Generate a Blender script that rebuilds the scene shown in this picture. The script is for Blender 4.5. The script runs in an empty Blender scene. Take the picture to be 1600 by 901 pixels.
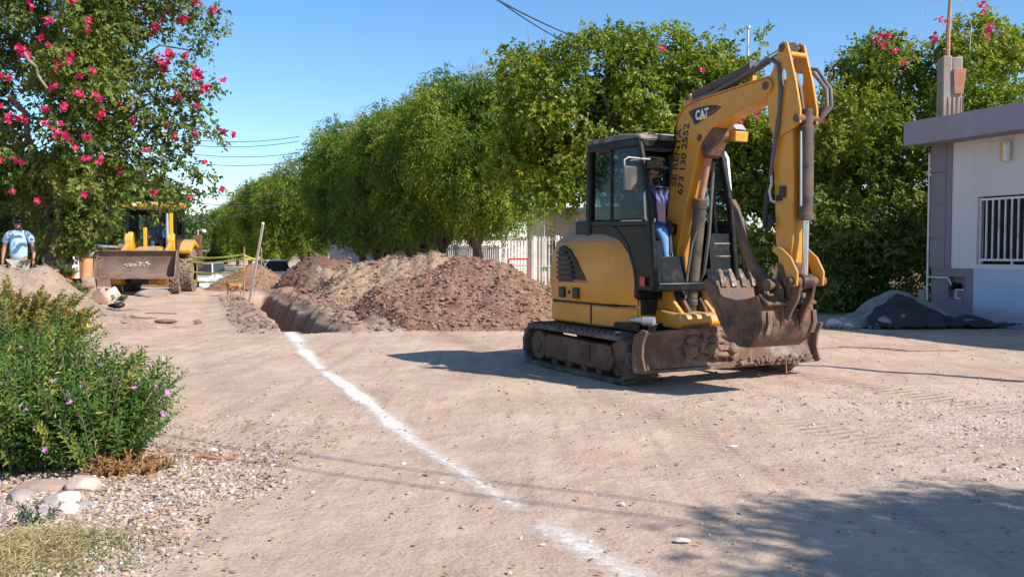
import bpy, bmesh, math, random
import numpy as np
from mathutils import Vector, Matrix, Euler
S = bpy.context.scene
COL = S.collection
R = math.radians
# ------------------------------------------------------------------ camera
CAMZ = 1.3; FOC = 1400.0; PITCH = math.atan(55/1400)
cd = bpy.data.cameras.new('camera'); cam = bpy.data.objects.new('camera', cd); COL.objects.link(cam)
cam.location = (0, 0, CAMZ); cam.rotation_euler = (math.pi/2-PITCH, 0, 0)
cd.sensor_width = 36; cd.lens = 31.5; cd.clip_start = .1; cd.clip_end = 4000
S.camera = cam
# ------------------------------------------------------------------ light
SUN_AZ = R(55.5); SUN_EL = R(40)          # azimuth from straight behind the camera towards the right
sdir = Vector((math.sin(SUN_AZ)*math.cos(SUN_EL), -math.cos(SUN_AZ)*math.cos(SUN_EL), math.sin(SUN_EL)))
w = bpy.data.worlds.new("World"); S.world = w; w.use_nodes = True
nt = w.node_tree; bg = nt.nodes['Background']; sky = nt.nodes.new('ShaderNodeTexSky')
sky.sky_type = 'NISHITA'; sky.sun_disc = False; sky.sun_elevation = SUN_EL
sky.sun_rotation = math.atan2(sdir.x, sdir.y)
sky.air_density = 1.0; sky.dust_density = .35; sky.ozone_density = 3.5; sky.altitude = 0
hsv = nt.nodes.new('ShaderNodeHueSaturation'); hsv.inputs['Saturation'].default_value = 1.2; nt.links.new(sky.outputs[0], hsv.inputs['Color']); nt.links.new(hsv.outputs[0], bg.inputs[0]); bg.inputs[1].default_value = .125
sl = bpy.data.lights.new('sun', 'SUN'); sl.energy = 4.8; sl.angle = R(.5); sl.color = (1, .93, .83)
so = bpy.data.objects.new('sun', sl); COL.objects.link(so)
so.rotation_euler = sdir.to_track_quat('Z', 'Y').to_euler()
S.view_settings.view_transform = 'Standard'; S.view_settings.look = 'None'
S.view_settings.gamma = 1; S.view_settings.exposure = 0.62
# ------------------------------------------------------------------ numpy noise
_tabs = {}
def vnoise(x, y, seed=0):
    if seed not in _tabs: _tabs[seed] = np.random.RandomState(seed).rand(256, 256)
    t = _tabs[seed]; x = np.asarray(x, float); y = np.asarray(y, float)
    xi = np.floor(x).astype(int); yi = np.floor(y).astype(int); fx = x-xi; fy = y-yi
    fx = fx*fx*(3-2*fx); fy = fy*fy*(3-2*fy)
    a = t[xi & 255, yi & 255]; b = t[(xi+1) & 255, yi & 255]; c = t[xi & 255, (yi+1) & 255]; d = t[(xi+1) & 255, (yi+1) & 255]
    return (a*(1-fx)+b*fx)*(1-fy)+(c*(1-fx)+d*fx)*fy-.5
def fbm(x, y, seed=0, oct=4, lac=2.1, gain=.5):
    s = 0; a = 1
    for i in range(oct): s = s+a*vnoise(x*lac**i+i*17.3, y*lac**i-i*9.1, seed+i); a *= gain
    return s
def sstep(a, b, x): t = np.clip((np.asarray(x, float)-a)/(b-a), 0, 1); return t*t*(3-2*t)
# ------------------------------------------------------------------ scene frame helpers
def at(u, v, Y):                     # photograph pixel at distance Y -> point
    return Vector(((u-800)/FOC*Y, Y, CAMZ+(395-v)/FOC*Y))
SD = np.array([-.336, .942]); SN = np.array([.942, .336]); TQ = np.array([-3.24, 14.4])   # street direction, across, trench start
def street(x, y):                    # -> (u across, v along) from the trench's near end
    dx = np.asarray(x, float)-TQ[0]; dy = np.asarray(y, float)-TQ[1]
    return dx*SN[0]+dy*SN[1], dx*SD[0]+dy*SD[1]
def smooth_ground(x, y):
    x = np.asarray(x, float); y = np.asarray(y, float)
    z = -.75*sstep(33, 50, y)
    u, v = street(x, y)
    z = z+.34*sstep(-3.6, -5.6, u+.5*vnoise(v*.4, 3.3, 5))*sstep(1.5, 3.5, v)*(1-sstep(14, 20, v))
    return z
def gz(x, y):
    return smooth_ground(x, y)+.05*fbm(np.asarray(x)*.35, np.asarray(y)*.35, 3, 3)
def gzf(x, y): return float(gz(x, y))
# ------------------------------------------------------------------ objects
def put(o, parent=None):
    COL.objects.link(o)
    if parent: o.parent = parent
    return o
def thing(name, label, cat, loc=(0, 0, 0), rz=0, group=None):
    o = put(bpy.data.objects.new(name, None)); o.empty_display_size = .2
    o.location = loc; o.rotation_euler = (0, 0, rz); o['label'] = label; o['category'] = cat
    if group: o['group'] = group
    return o
def tag(o, label, cat, group=None, kind=None):
    if label: o['label'] = label
    if cat: o['category'] = cat
    if group: o['group'] = group
    if kind: o['kind'] = kind
    return o
def copy_tree(o, parent=None):
    c = o.copy(); COL.objects.link(c); c.parent = parent
    for ch in list(o.children): copy_tree(ch, c)
    return c
class MB:
    def __init__(s): s.b = bmesh.new()
    def _x(s, vs, M): 
        for v in vs: v.co = M @ v.co
    def box(s, c, d, rot=(0, 0, 0), taper=None):
        r = bmesh.ops.create_cube(s.b, size=1)['verts']
        for v in r:
            k = 1
            if taper and v.co.z > 0: k = taper
            v.co = Vector((v.co.x*d[0]*k, v.co.y*d[1]*k, v.co.z*d[2]))
        s._x(r, Matrix.Translation(c) @ Euler(rot).to_matrix().to_4x4()); return s
    def cyl(s, a, b, r, r2=None, n=14):
        a = Vector(a); b = Vector(b); d = b-a; L = d.length
        if L < 1e-6: return s
        v = bmesh.ops.create_cone(s.b, cap_ends=True, segments=n, radius1=r, radius2=r if r2 is None else r2, depth=L)['verts']
        s._x(v, Matrix.Translation((a+b)/2) @ d.to_track_quat('Z', 'Y').to_matrix().to_4x4()); return s
    def tube(s, pts, r, n=8, r2=None):
        P = [Vector(p) for p in pts]; m = len(P); rings = []
        up = None
        for i in range(m):
            t = (P[min(i+1, m-1)]-P[max(i-1, 0)]).normalized()
            if up is None: up = t.orthogonal().normalized()
            up = (up-t*up.dot(t)); up = up.normalized() if up.length > 1e-5 else t.orthogonal().normalized()
            sd = t.cross(up); rr = r if r2 is None else r+(r2-r)*i/(m-1)
            if isinstance(r, (list, tuple)): rr = r[i]
            rings.append([s.b.verts.new(P[i]+(up*math.cos(2*math.pi*k/n)+sd*math.sin(2*math.pi*k/n))*rr) for k in range(n)])
        for i in range(m-1):
            for k in range(n): s.b.faces.new((rings[i][k], rings[i][(k+1) % n], rings[i+1][(k+1) % n], rings[i+1][k]))
        s.b.faces.new(rings[0][::-1]); s.b.faces.new(rings[-1]); return s
    def prism(s, pts, a, b, axis='x'):      # pts 2D; axis x: (y,z); y: (x,z); z: (x,y)
        def mk(p, t): return {'x': (t, p[0], p[1]), 'y': (p[0], t, p[1]), 'z': (p[0], p[1], t)}[axis]
        A = [s.b.verts.new(mk(p, a)) for p in pts]; B = [s.b.verts.new(mk(p, b)) for p in pts]; n = len(pts)
        try:
            s.b.faces.new(A[::-1]); s.b.faces.new(B)
        except ValueError: pass
        for i in range(n): s.b.faces.new((A[i], A[(i+1) % n], B[(i+1) % n], B[i]))
        return s
    def loft(s, rings, cap=True, close=True):
        Rn = [[s.b.verts.new(p) for p in r] for r in rings]; n = len(Rn[0])
        for i in range(len(Rn)-1):
            for k in range(n if close else n-1): s.b.faces.new((Rn[i][k], Rn[i][(k+1) % n], Rn[i+1][(k+1) % n], Rn[i+1][k]))
        if cap: s.b.faces.new(Rn[0][::-1]); s.b.faces.new(Rn[-1])
        return s
    def sph(s, c, r, sc=(1, 1, 1), u=12, v=8, rot=(0, 0, 0)):
        q = bmesh.ops.create_uvsphere(s.b, u_segments=u, v_segments=v, radius=r)['verts']
        s._x(q, Matrix.Translation(c) @ Euler(rot).to_matrix().to_4x4() @ Matrix.Diagonal((*sc, 1))); return s
    def rock(s, c, d, seed=0, sub=2, rough=.25, rot=(0, 0, 0), cut=(.24, .42)):
        q = bmesh.ops.create_icosphere(s.b, subdivisions=sub, radius=.5)['verts']; rr = random.Random(seed)
        pl = [(Vector((rr.gauss(0, 1), rr.gauss(0, 1), rr.gauss(0, 1))).normalized(), rr.uniform(*cut)) for _ in range(13)]
        for v in q:
            for nn, dd in pl:
                k = v.co.dot(nn)
                if k > dd: v.co -= nn*(k-dd)*.97
            v.co *= 1+rough*(rr.random()-.5)*.30
            v.co = Vector((v.co.x*d[0], v.co.y*d[1], v.co.z*d[2]))*1.12
        s._x(q, Matrix.Translation(c) @ Euler(rot).to_matrix().to_4x4()); return s
    def build(s, name, mat, parent=None, bevel=0, smooth=True, seg=2, label=None, kind=None, angle=35, solid=0, sub=0):
        bmesh.ops.recalc_face_normals(s.b, faces=s.b.faces)
        me = bpy.data.meshes.new(name); s.b.to_mesh(me); s.b.free(); me.materials.append(mat)
        if smooth:
            me.polygons.foreach_set('use_smooth', [True]*len(me.polygons))
            try: me.set_sharp_from_angle(angle=R(angle))
            except Exception: pass
        o = put(bpy.data.objects.new(name, me), parent)
        if solid:
            m = o.modifiers.new('s', 'SOLIDIFY'); m.thickness = solid; m.offset = 0
        if sub:
            m = o.modifiers.new('u', 'SUBSURF'); m.levels = sub; m.render_levels = sub
        if bevel:
            m = o.modifiers.new('b', 'BEVEL'); m.width = bevel; m.segments = seg; m.limit_method = 'ANGLE'; m.angle_limit = R(40); m.harden_normals = False
        if label: o['label'] = label
        if kind: o['kind'] = kind
        return o
def np_mesh(name, V, F, mats, smooth=False, attrs=None, parent=None, fmat=None):
    V = np.asarray(V, np.float32); F = np.asarray(F, np.int32)
    me = bpy.data.meshes.new(name); me.vertices.add(len(V)); me.vertices.foreach_set('co', V.ravel())
    k = F.shape[1]; me.loops.add(F.size); me.loops.foreach_set('vertex_index', F.ravel())
    me.polygons.add(len(F)); me.polygons.foreach_set('loop_start', np.arange(0, F.size, k, dtype=np.int32))
    me.polygons.foreach_set('use_smooth', np.full(len(F), smooth))
    for m in (mats if isinstance(mats, (list, tuple)) else [mats]): me.materials.append(m)
    if fmat is not None: me.polygons.foreach_set('material_index', np.asarray(fmat, np.int32))
    me.update(calc_edges=True)
    for n, a in (attrs or {}).items():
        at_ = me.attributes.new(n, 'FLOAT', 'POINT'); at_.data.foreach_set('value', np.asarray(a, np.float32))
    return put(bpy.data.objects.new(name, me), parent)
# ------------------------------------------------------------------ materials
def nodes(name):
    m = bpy.data.materials.new(name); m.use_nodes = True; t = m.node_tree
    return m, t, t.nodes['Principled BSDF'], t.nodes['Material Output']
def N(t, ty, **kw):
    n = t.nodes.new(ty)
    for k, v in kw.items(): setattr(n, k, v)
    return n
def noise(t, scale, detail=5, rough=.6, vec=None, co='Object'):
    if vec is None:
        tc = N(t, 'ShaderNodeTexCoord'); vec = tc.outputs[co]
    n = N(t, 'ShaderNodeTexNoise'); n.inputs['Scale'].default_value = scale; n.inputs['Detail'].default_value = detail
    n.inputs['Roughness'].default_value = rough; t.links.new(vec, n.inputs['Vector']); return n.outputs['Fac']
def ramp(t, fac, stops):
    r = N(t, 'ShaderNodeValToRGB'); e = r.color_ramp.elements
    while len(e) < len(stops): e.new(.5)
    for i, (p, c) in enumerate(stops): e[i].position = p; e[i].color = (*c, 1) if len(c) == 3 else c
    t.links.new(fac, r.inputs[0]); return r.outputs[0]
def mixc(t, fac, a, b, mode='MIX'):
    m = N(t, 'ShaderNodeMix', data_type='RGBA', blend_type=mode)
    for i, x in ((0, fac), (6, a), (7, b)):
        if isinstance(x, (int, float)): m.inputs[i].default_value = x
        elif isinstance(x, tuple): m.inputs[i].default_value = (*x, 1)
        else: t.links.new(x, m.inputs[i])
    return m.outputs[2]
def edge_mask(t, amt=1.0, rad=.012):
    g = N(t, 'ShaderNodeNewGeometry'); bv = N(t, 'ShaderNodeBevel', samples=3); bv.inputs['Radius'].default_value = rad
    d = N(t, 'ShaderNodeVectorMath', operation='DOT_PRODUCT'); t.links.new(bv.outputs[0], d.inputs[0]); t.links.new(g.outputs['Normal'], d.inputs[1])
    iv = N(t, 'ShaderNodeMath', operation='SUBTRACT'); iv.inputs[0].default_value = 1.0; t.links.new(d.outputs['Value'], iv.inputs[1])
    ml = N(t, 'ShaderNodeMath', operation='MULTIPLY'); ml.inputs[1].default_value = 2.2*amt; t.links.new(iv.outputs[0], ml.inputs[0])
    mn = N(t, 'ShaderNodeMath', operation='MULTIPLY'); t.links.new(ml.outputs[0], mn.inputs[0]); t.links.new(ramp(t, noise(t, 18, 6, .75), [(.35, (.1, .1, .1)), (.6, (1, 1, 1))]), mn.inputs[1])
    return ramp(t, mn.outputs[0], [(.12, (0, 0, 0)), (.45, (1, 1, 1))])
def M(name, col, rough=.6, metal=0, var=.15, scale=4, bump=.1, bscale=40, dirt=None, dcol=(.2, .15, .11), dscale=3, wear=None, wcol=(.25, .22, .2), coat=0):
    m, t, p, o = nodes(name)
    c2 = tuple(min(1, x*(1+var)) for x in col); c1 = tuple(x*(1-var) for x in col)
    c = ramp(t, noise(t, scale, 6), [(.3, c1), (.7, c2)])
    rg = None
    if dirt:
        d = ramp(t, noise(t, dscale, 8, .7), [(.62-dirt*.5, (0, 0, 0)), (.62-dirt*.5+.18, (1, 1, 1))])
        c = mixc(t, d, c, dcol); rg = d
    if wear:
        c = mixc(t, edge_mask(t, wear), c, wcol)
    t.links.new(c, p.inputs['Base Color'])
    if rg is not None:
        mm = N(t, 'ShaderNodeMapRange'); t.links.new(rg, mm.inputs[0]); mm.inputs[3].default_value = rough; mm.inputs[4].default_value = .9
        t.links.new(mm.outputs[0], p.inputs['Roughness'])
    else: p.inputs['Roughness'].default_value = rough
    p.inputs['Metallic'].default_value = metal
    if coat: p.inputs['Coat Weight'].default_value = coat
    if bump:
        b = N(t, 'ShaderNodeBump'); b.inputs['Strength'].default_value = min(1, bump*2); b.inputs['Distance'].default_value = .01
        t.links.new(noise(t, bscale, 6, .7), b.inputs['Height']); t.links.new(b.outputs[0], p.inputs['Normal'])
    return m
def leafmat(name, cols, trans=.35, rough=.45):
    m, t, p, o = nodes(name)
    a = N(t, 'ShaderNodeAttribute', attribute_name='tint')
    n = len(cols); c = ramp(t, a.outputs['Fac'], [(i/(n-1), cols[i]) for i in range(n)])
    t.links.new(c, p.inputs['Base Color']); p.inputs['Roughness'].default_value = rough; p.inputs['Specular IOR Level'].default_value = .35
    tr = N(t, 'ShaderNodeBsdfTranslucent')
    hs = N(t, 'ShaderNodeHueSaturation'); hs.inputs['Hue'].default_value = .485; hs.inputs['Saturation'].default_value = 1.1; hs.inputs['Value'].default_value = 1.5
    t.links.new(c, hs.inputs['Color']); t.links.new(hs.outputs[0], tr.inputs[0])
    ms = N(t, 'ShaderNodeMixShader'); ms.inputs[0].default_value = trans
    t.links.new(p.outputs[0], ms.inputs[1]); t.links.new(tr.outputs[0], ms.inputs[2]); t.links.new(ms.outputs[0], o.inputs[0])
    return m
def glass(name, col=(.8, .85, .85), rough=.02, alpha=.25):
    m, t, p, o = nodes(name)
    gl = N(t, 'ShaderNodeBsdfGlossy'); gl.inputs['Roughness'].default_value = rough; gl.inputs[0].default_value = (.9, .9, .9, 1)
    tr = N(t, 'ShaderNodeBsdfTransparent'); tr.inputs[0].default_value = (*col, 1)
    df = N(t, 'ShaderNodeBsdfDiffuse'); df.inputs[0].default_value = (.12, .13, .14, 1)
    lw = N(t, 'ShaderNodeLayerWeight'); lw.inputs[0].default_value = .12
    m1 = N(t, 'ShaderNodeMixShader'); m1.inputs[0].default_value = alpha*.5
    t.links.new(tr.outputs[0], m1.inputs[1]); t.links.new(df.outputs[0], m1.inputs[2])
    m2 = N(t, 'ShaderNodeMixShader'); t.links.new(lw.outputs['Fresnel'], m2.inputs[0])
    t.links.new(m1.outputs[0], m2.inputs[1]); t.links.new(gl.outputs[0], m2.inputs[2]); t.links.new(m2.outputs[0], o.inputs[0])
    return m
# ------------------------------------------------------------------ foliage
rng = np.random.RandomState(11)
def unit(v): return v/np.maximum(np.linalg.norm(v, axis=-1, keepdims=True), 1e-9)
def leaf_obj(name, P, D, U, L, W, mat, parent=None, tint=None, fold=.18, fmat=None):
    n = len(P); D = unit(D); s = unit(np.cross(D, U)); nn = unit(np.cross(s, D))
    L = np.broadcast_to(np.asarray(L, float), (n,))[:, None]; W = np.broadcast_to(np.asarray(W, float), (n,))[:, None]
    mid = P+D*L*.45; V = np.empty((n, 4, 3))
    V[:, 0] = P; V[:, 1] = mid+s*W/2+nn*W*fold; V[:, 2] = P+D*L-nn*L*.12; V[:, 3] = mid-s*W/2+nn*W*fold
    b = np.arange(n)*4; F = np.empty((n, 2, 3), int)
    F[:, 0] = np.stack([b, b+1, b+2], 1); F[:, 1] = np.stack([b, b+2, b+3], 1)
    if tint is None: tint = rng.rand(n)
    fm = None if fmat is None else np.repeat(fmat, 2)
    return np_mesh(name, V.reshape(-1, 3), F.reshape(-1, 3), mat, attrs={'tint': np.repeat(tint, 4)}, parent=parent, fmat=fm)
def clump_leaves(clumps, twigs, per, tl, L, W, droop=.3, rs=None, shell=.55, up=.5):
    """clumps: (x,y,z,r[,rz]) -> arrays of leaf base, direction, up and tint. Twigs grow outwards in each clump, leaves sit along them"""
    rs = rs or rng; Ps = []; Ds = []; Us = []; Ts = []
    for c in clumps:
        r = c[3]; rz = c[4] if len(c) > 4 else r; ntw = int(twigs*(r**2))
        if ntw < 3: ntw = 3
        o = unit(rs.randn(ntw, 3)); rad = (shell+(1-shell)*rs.rand(ntw, 1)**.7)
        B = np.array(c[:3])+o*rad*np.array([r, r, rz])
        T = unit(o*.7+rs.randn(ntw, 3)*.55+np.array([0, 0, up*.6-droop]))
        tt = np.clip(rs.normal(.5, .16)+rs.normal(0, .12, ntw), 0, 1)
        sd = unit(np.cross(T, rs.randn(ntw, 3)))
        for i in range(per):
            s = tl*(i+.5)/per*(.7+.6*rs.rand(ntw, 1))
            Pp = B+T*s+np.array([0, 0, -1])*droop*s*s*2
            side = sd if i % 2 else -sd
            Dd = unit(T*.6+side*.8+rs.randn(ntw, 3)*.35+np.array([0, 0, -droop]))
            Uu = unit(o*.6+np.array([0, 0, .7])+rs.randn(ntw, 3)*.45)
            Ps.append(Pp); Ds.append(Dd); Us.append(Uu); Ts.append(np.clip(tt+rs.normal(0, .13, ntw), 0, 1))
    P = np.concatenate(Ps); n = len(P)
    return P, np.concatenate(Ds), np.concatenate(Us), L*(.7+.6*rs.rand(n)), W*(.7+.6*rs.rand(n)), np.concatenate(Ts)
def flower_arrays(C, size, rs, k=5):
    """bract clusters: every centre in C gets k petals"""
    n = len(C); P = np.repeat(C, k, 0); a = np.tile(np.arange(k)*2*math.pi/k, n)+np.repeat(rs.rand(n)*6, k)
    ax = unit(rs.randn(n, 3)+np.array([0.3, -1.0, .4])); e1 = unit(np.cross(ax, rs.randn(n, 3))); e2 = np.cross(ax, e1)
    ax = np.repeat(ax, k, 0); e1 = np.repeat(e1, k, 0); e2 = np.repeat(e2, k, 0)
    D = unit(e1*np.cos(a)[:, None]+e2*np.sin(a)[:, None]+ax*.35)
    return P, D, ax, np.full(len(P), size), np.full(len(P), size*.8)
# ------------------------------------------------------------------ material set
def yellow(name, col, dust=(.36, .22, .10), amt=.5):
    m, t, p, o = nodes(name); tc = N(t, 'ShaderNodeTexCoord'); v = tc.outputs['Object']
    c = ramp(t, noise(t, 1.7, 6, .6, v), [(.3, tuple(x*.86 for x in col)), (.7, tuple(x*1.06 for x in col))])
    mp = N(t, 'ShaderNodeMapping'); mp.inputs['Scale'].default_value = (1, 1, .16); t.links.new(v, mp.inputs[0])
    st = ramp(t, noise(t, 16, 8, .72, mp.outputs[0]), [(.50, (0, 0, 0)), (.72, (amt, amt, amt))]); c = mixc(t, st, c, dust)
    bl = ramp(t, noise(t, 3.1, 9, .72, v), [(.53, (0, 0, 0)), (.70, (amt, amt, amt))]); c = mixc(t, bl, c, (.27, .16, .07))
    chip = ramp(t, noise(t, 46, 3, .5, v), [(.69, (0, 0, 0)), (.715, (.9, .9, .9))]); c = mixc(t, chip, c, (.13, .07, .035))
    g = N(t, 'ShaderNodeNewGeometry'); sx = N(t, 'ShaderNodeSeparateXYZ'); t.links.new(g.outputs['Normal'], sx.inputs[0])
    tp = ramp(t, sx.outputs['Z'], [(.35, (0, 0, 0)), (.85, (.65, .65, .65))]); c = mixc(t, tp, c, (.36, .26, .16))      # dust settles on what faces up
    c = mixc(t, edge_mask(t, 1.0, .01), c, (.14, .075, .04))
    t.links.new(c, p.inputs['Base Color']); rr_ = ramp(t, noise(t, 5, 7, .7, v), [(.3, (.28, .28, .28)), (.7, (.6, .6, .6))]); t.links.new(rr_, p.inputs['Roughness'])
    b = N(t, 'ShaderNodeBump'); b.inputs['Strength'].default_value = .12; b.inputs['Distance'].default_value = .03; t.links.new(noise(t, 3.5, 3, .5, v), b.inputs['Height']); t.links.new(b.outputs[0], p.inputs['Normal'])
    return m
m_yel = yellow('yellow_paint', (.62, .275, .022))
m_tooth = M('bucket_tooth_steel', (.30, .26, .23), .5, .3, .35, 12, .2, 40, dirt=.5, dcol=(.16, .10, .07), dscale=14)
m_yeldust = M('dusty_yellow_paint', (.42, .27, .12), .75, 0, .15, 3, .05, 60, dirt=.5, dcol=(.36, .27, .19), dscale=3)
m_blk = M('black_paint', (.010, .011, .013), .34, 0, .2, 6, .03, 50, dirt=.12, dcol=(.045, .04, .035), dscale=5, wear=.25, wcol=(.15, .14, .13))
m_blkdust = M('dusty_black_paint', (.05, .05, .055), .5, 0, .25, 6, .05, 50, dirt=.45, dcol=(.27, .23, .19), dscale=5)
m_rub = M('track_rubber', (.05, .045, .042), .85, 0, .25, 8, .2, 40, dirt=.42, dcol=(.17, .13, .1), dscale=6)
m_rust = M('worn_steel', (.062, .034, .024), .5, .2, .45, 5, .35, 24, dirt=.42, dcol=(.2, .115, .07), dscale=5, wear=.8, wcol=(.3, .24, .2))
m_blade = M('blade_steel', (.27, .21, .175), .5, .25, .35, 3, .3, 22, dirt=.5, dcol=(.15, .09, .06), dscale=2.6, wear=.8, wcol=(.4, .34, .3))
m_mud = M('dried_mud', (.19, .125, .09), .95, 0, .35, 8, .8, 20)
m_bright = M('polished_steel', (.55, .55, .56), .25, .9, .1, 8, .02)
m_cylb = M('dirty_black_cylinder', (.05, .042, .038), .45, .2, .3, 7, .08, 40, dirt=.45, dcol=(.14, .1, .075), dscale=6)
m_hose = M('hydraulic_hose', (.11, .1, .095), .6, 0, .2, 9, .1, 80)
m_dark = M('dark_recess', (.012, .012, .013), .8, 0, .2, 5, 0)
m_grille = M('black_plastic_grille', (.05, .048, .05), .55, 0, .2, 8, .05, 60, dirt=.4, dcol=(.14, .11, .09))
m_pink = M('faded_red_stripe', (.5, .12, .1), .6, 0, .1, 8, 0)
m_ink = M('black_decal_print', (.018, .016, .015), .5, 0, .15, 10, 0)
m_wprint = M('white_decal_print', (.8, .78, .74), .5, 0, .05, 10, 0)
m_yprint = M('yellow_decal_print', (.75, .5, .05), .5, 0, .05, 10, 0)
m_rprint = M('red_decal_print', (.5, .04, .03), .5, 0, .05, 10, 0)
m_glass = glass('cab_glass', (.5, .6, .66), .03, .05)
m_seat = M('black_vinyl_seat', (.02, .02, .02), .6)
m_skin = M('tanned_skin', (.36, .18, .11), .5, 0, .1, 15, .02)
m_hair = M('black_hair', (.015, .012, .01), .6, 0, .2, 30, .3, 90)
m_white = M('white_paint', (.75, .75, .73), .5, 0, .06, 5, .04, 50, dirt=.25, dcol=(.5, .44, .38))
m_concrete = M('concrete', (.36, .31, .27), .9, 0, .2, 6, .4, 40, dirt=.4, dcol=(.28, .22, .18))
m_stone = M('sandy_stone', (.42, .32, .25), .9, 0, .25, 3, .4, 30, dirt=.4, dcol=(.33, .24, .18))
m_stonew = M('pale_stone', (.6, .54, .48), .85, 0, .15, 5, .3, 40, dirt=.3, dcol=(.45, .36, .29), dscale=6)
m_stonep = M('pinkish_stone', (.5, .37, .31), .9, 0, .2, 6, .3, 40)
m_stoneg = M('grey_stone', (.34, .29, .26), .9, 0, .2, 6, .3, 40)
m_wood = M('weathered_wood', (.24, .15, .1), .85, 0, .25, 6, .3, 30)
m_bark = M('tree_bark', (.12, .085, .06), .95, 0, .3, 6, .6, 25)
m_twig = M('grey_brown_twig', (.22, .17, .13), .9, 0, .3, 9, .3, 40)
m_metalg = M('galvanised_steel', (.5, .5, .5), .45, .6, .1, 9, .05)
m_rustpipe = M('rusty_pipe', (.4, .2, .12), .8, .1, .3, 9, .2)
m_wire = M('black_cable', (.03, .03, .035), .7, 0, 0, 5, 0)
m_tar = M('dark_shade_cloth', (.035, .034, .035), .8, 0, .35, 3, .5, 60)
m_black = M('black_plastic', (.015, .015, .016), .4, 0, .1, 5, .3, 20)
m_tyre = M('tyre_rubber', (.045, .04, .038), .9, 0, .2, 9, .2, 40, dirt=.55, dcol=(.24, .18, .14), dscale=5)
m_yel2 = yellow('loader_yellow_paint', (.74, .37, .02), (.4, .25, .12), .35)
m_clod = M('earth_clod', (.3, .2, .145), .95, 0, .35, 6, .5, 30)
m_blk.node_tree.nodes['Principled BSDF'].inputs['Specular IOR Level'].default_value = .2
m_glassc = glass('clear_cab_glass', (.88, .92, .93), .03, .04)
m_sandg = M('grey_sand', (.30, .28, .26), .95, 0, .2, 5, .5, 30, dirt=.4, dcol=(.2, .18, .165))
# ------------------------------------------------------------------ ground sheet with the trench dug into it (street frame u across, v along)
def trench_depth(u, v):
    wl = .36+.10*fbm(v*1.1, u*0+2, 21, 3)+.10*fbm(v*5, u*0+9, 25, 2); wr = .28+.14*fbm(v*1.3, u*0+5, 22, 3)
    end = sstep(0.0, .25, v+.2*vnoise(u*3, 1, 8))*(1-sstep(13.5, 14.5, v))
    ins = sstep(-wl-.05, -wl+.08, u)*(1-sstep(wr-.1, wr+.22, u))
    rag = ins*(1-ins)*4*end*(.22*fbm(u*7, v*7, 27, 3)+.12*fbm(v*16, u*5, 28, 2))
    return -1.05*ins*end+rag
def ground_z(u, v):
    x = TQ[0]+u*SN[0]+v*SD[0]; y = TQ[1]+u*SN[1]+v*SD[1]
    z = gz(x, y)
    near = 1-sstep(30, 45, y)
    z = z+near*(.018*fbm(x*1.6, y*1.6, 7, 4)+.012*np.abs(fbm(x*5, y*5, 12, 3)))
    # wheel ruts running up the street
    for c, wd, dp in ((-1.6, .13, .03), (-3.1, .13, .025), (1.7, .2, .02), (3.4, .16, .025)):
        cc = c+.25*np.sin(v*.22+c)
        z = z-near*dp*np.exp(-((u-cc)/wd)**2)*(.5+fbm(v*.8, u*0+c, 17, 2))
    # loosened earth along both lips of the trench and pushed out in front of it
    lip = np.exp(-((u+.62)/.35)**2)*sstep(-.3, .8, v)*(1-sstep(13, 15, v))
    z = z+lip*(.05+.13*np.abs(fbm(x*2.2, y*2.2, 31, 4)))
    lipr = sstep(.45, .8, u)*(1-sstep(3.4, 4.4, u))*sstep(-.5, .6, v)*(1-sstep(14, 19, v))
    z = z+lipr*(.16+.2*fbm(x*2.6, y*2.6, 33, 4))
    scuff = sstep(-1.1, -.7, u)*(1-sstep(-.5, -.3, u))*sstep(-.2, 1, v)*(1-sstep(12, 15, v))+np.exp(-((u+2.2)/.9)**2-((v-2.4)/.5)**2)
    z = z+scuff*.05*fbm(x*5, y*5, 35, 3)
    return x, y, z+trench_depth(u, v)
us = np.concatenate([np.array([-900, -300, -120, -60, -35, -24, -18]), np.arange(-14, -5, .16), np.arange(-5, -1.2, .08), np.arange(-1.2, 1.2, .04), np.arange(1.2, 7, .08), np.arange(7, 12, .25), np.array([13, 16, 20, 30, 60, 120, 300, 900])])
vs = np.concatenate([np.array([-400, -100, -40, -26, -20]), np.arange(-16, -1, .07), np.arange(-1, 4, .05), np.arange(4, 16, .09), np.arange(16, 40, .4), np.array([42, 46, 52, 60, 75, 100, 150, 250, 500, 1500])])
UU, VV = np.meshgrid(us, vs); X, Y, Z = ground_z(UU, VV)
nu = len(us); nv = len(vs)
i0 = (np.arange(nv-1)[:, None]*nu+np.arange(nu-1)[None, :]).ravel()
F = np.stack([i0, i0+1, i0+nu+1, i0+nu], 1)
td = trench_depth(UU, VV)
loose = np.clip(np.exp(-((UU+.6)/.45)**2)*sstep(-.6, .8, VV)*.9*(1-sstep(13, 16, VV))+sstep(.2, .6, UU)*(1-sstep(4.0, 5.2, UU))*sstep(-.7, .3, VV)*(1-sstep(15, 20, VV))-td*2, 0, 1)
loose = np.clip(loose+.8*np.exp(-((UU+2.2)/1.0)**2-((VV-2.4)/.6)**2)*(fbm(X*3, Y*3, 51, 3)+.4), 0, 1)
grav = sstep(1.5, 4.5, X+.25*Y-.8)*(1-sstep(7.5, 9.5, Y))+.9*(1-sstep(-2.6, -1.5, X-.12*Y+.3))*(1-sstep(6.0, 8, Y))
grav = np.clip(grav*(.75+1.1*fbm(X*.6, Y*.6, 41, 3)), 0, 1)
rut = sum(np.exp(-((UU-c-.25*np.sin(VV*.22+c))/.17)**4)*np.clip(.75+1.6*fbm(VV*.5, UU*0+c, 91, 3), 0, 1) for c in (-3.1, -1.6, 1.7, 3.4))*(1-sstep(30, 45, Y))*(1-loose)*sstep(-1.2, .2, X-.1*Y+.4*(Y-4))
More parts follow.
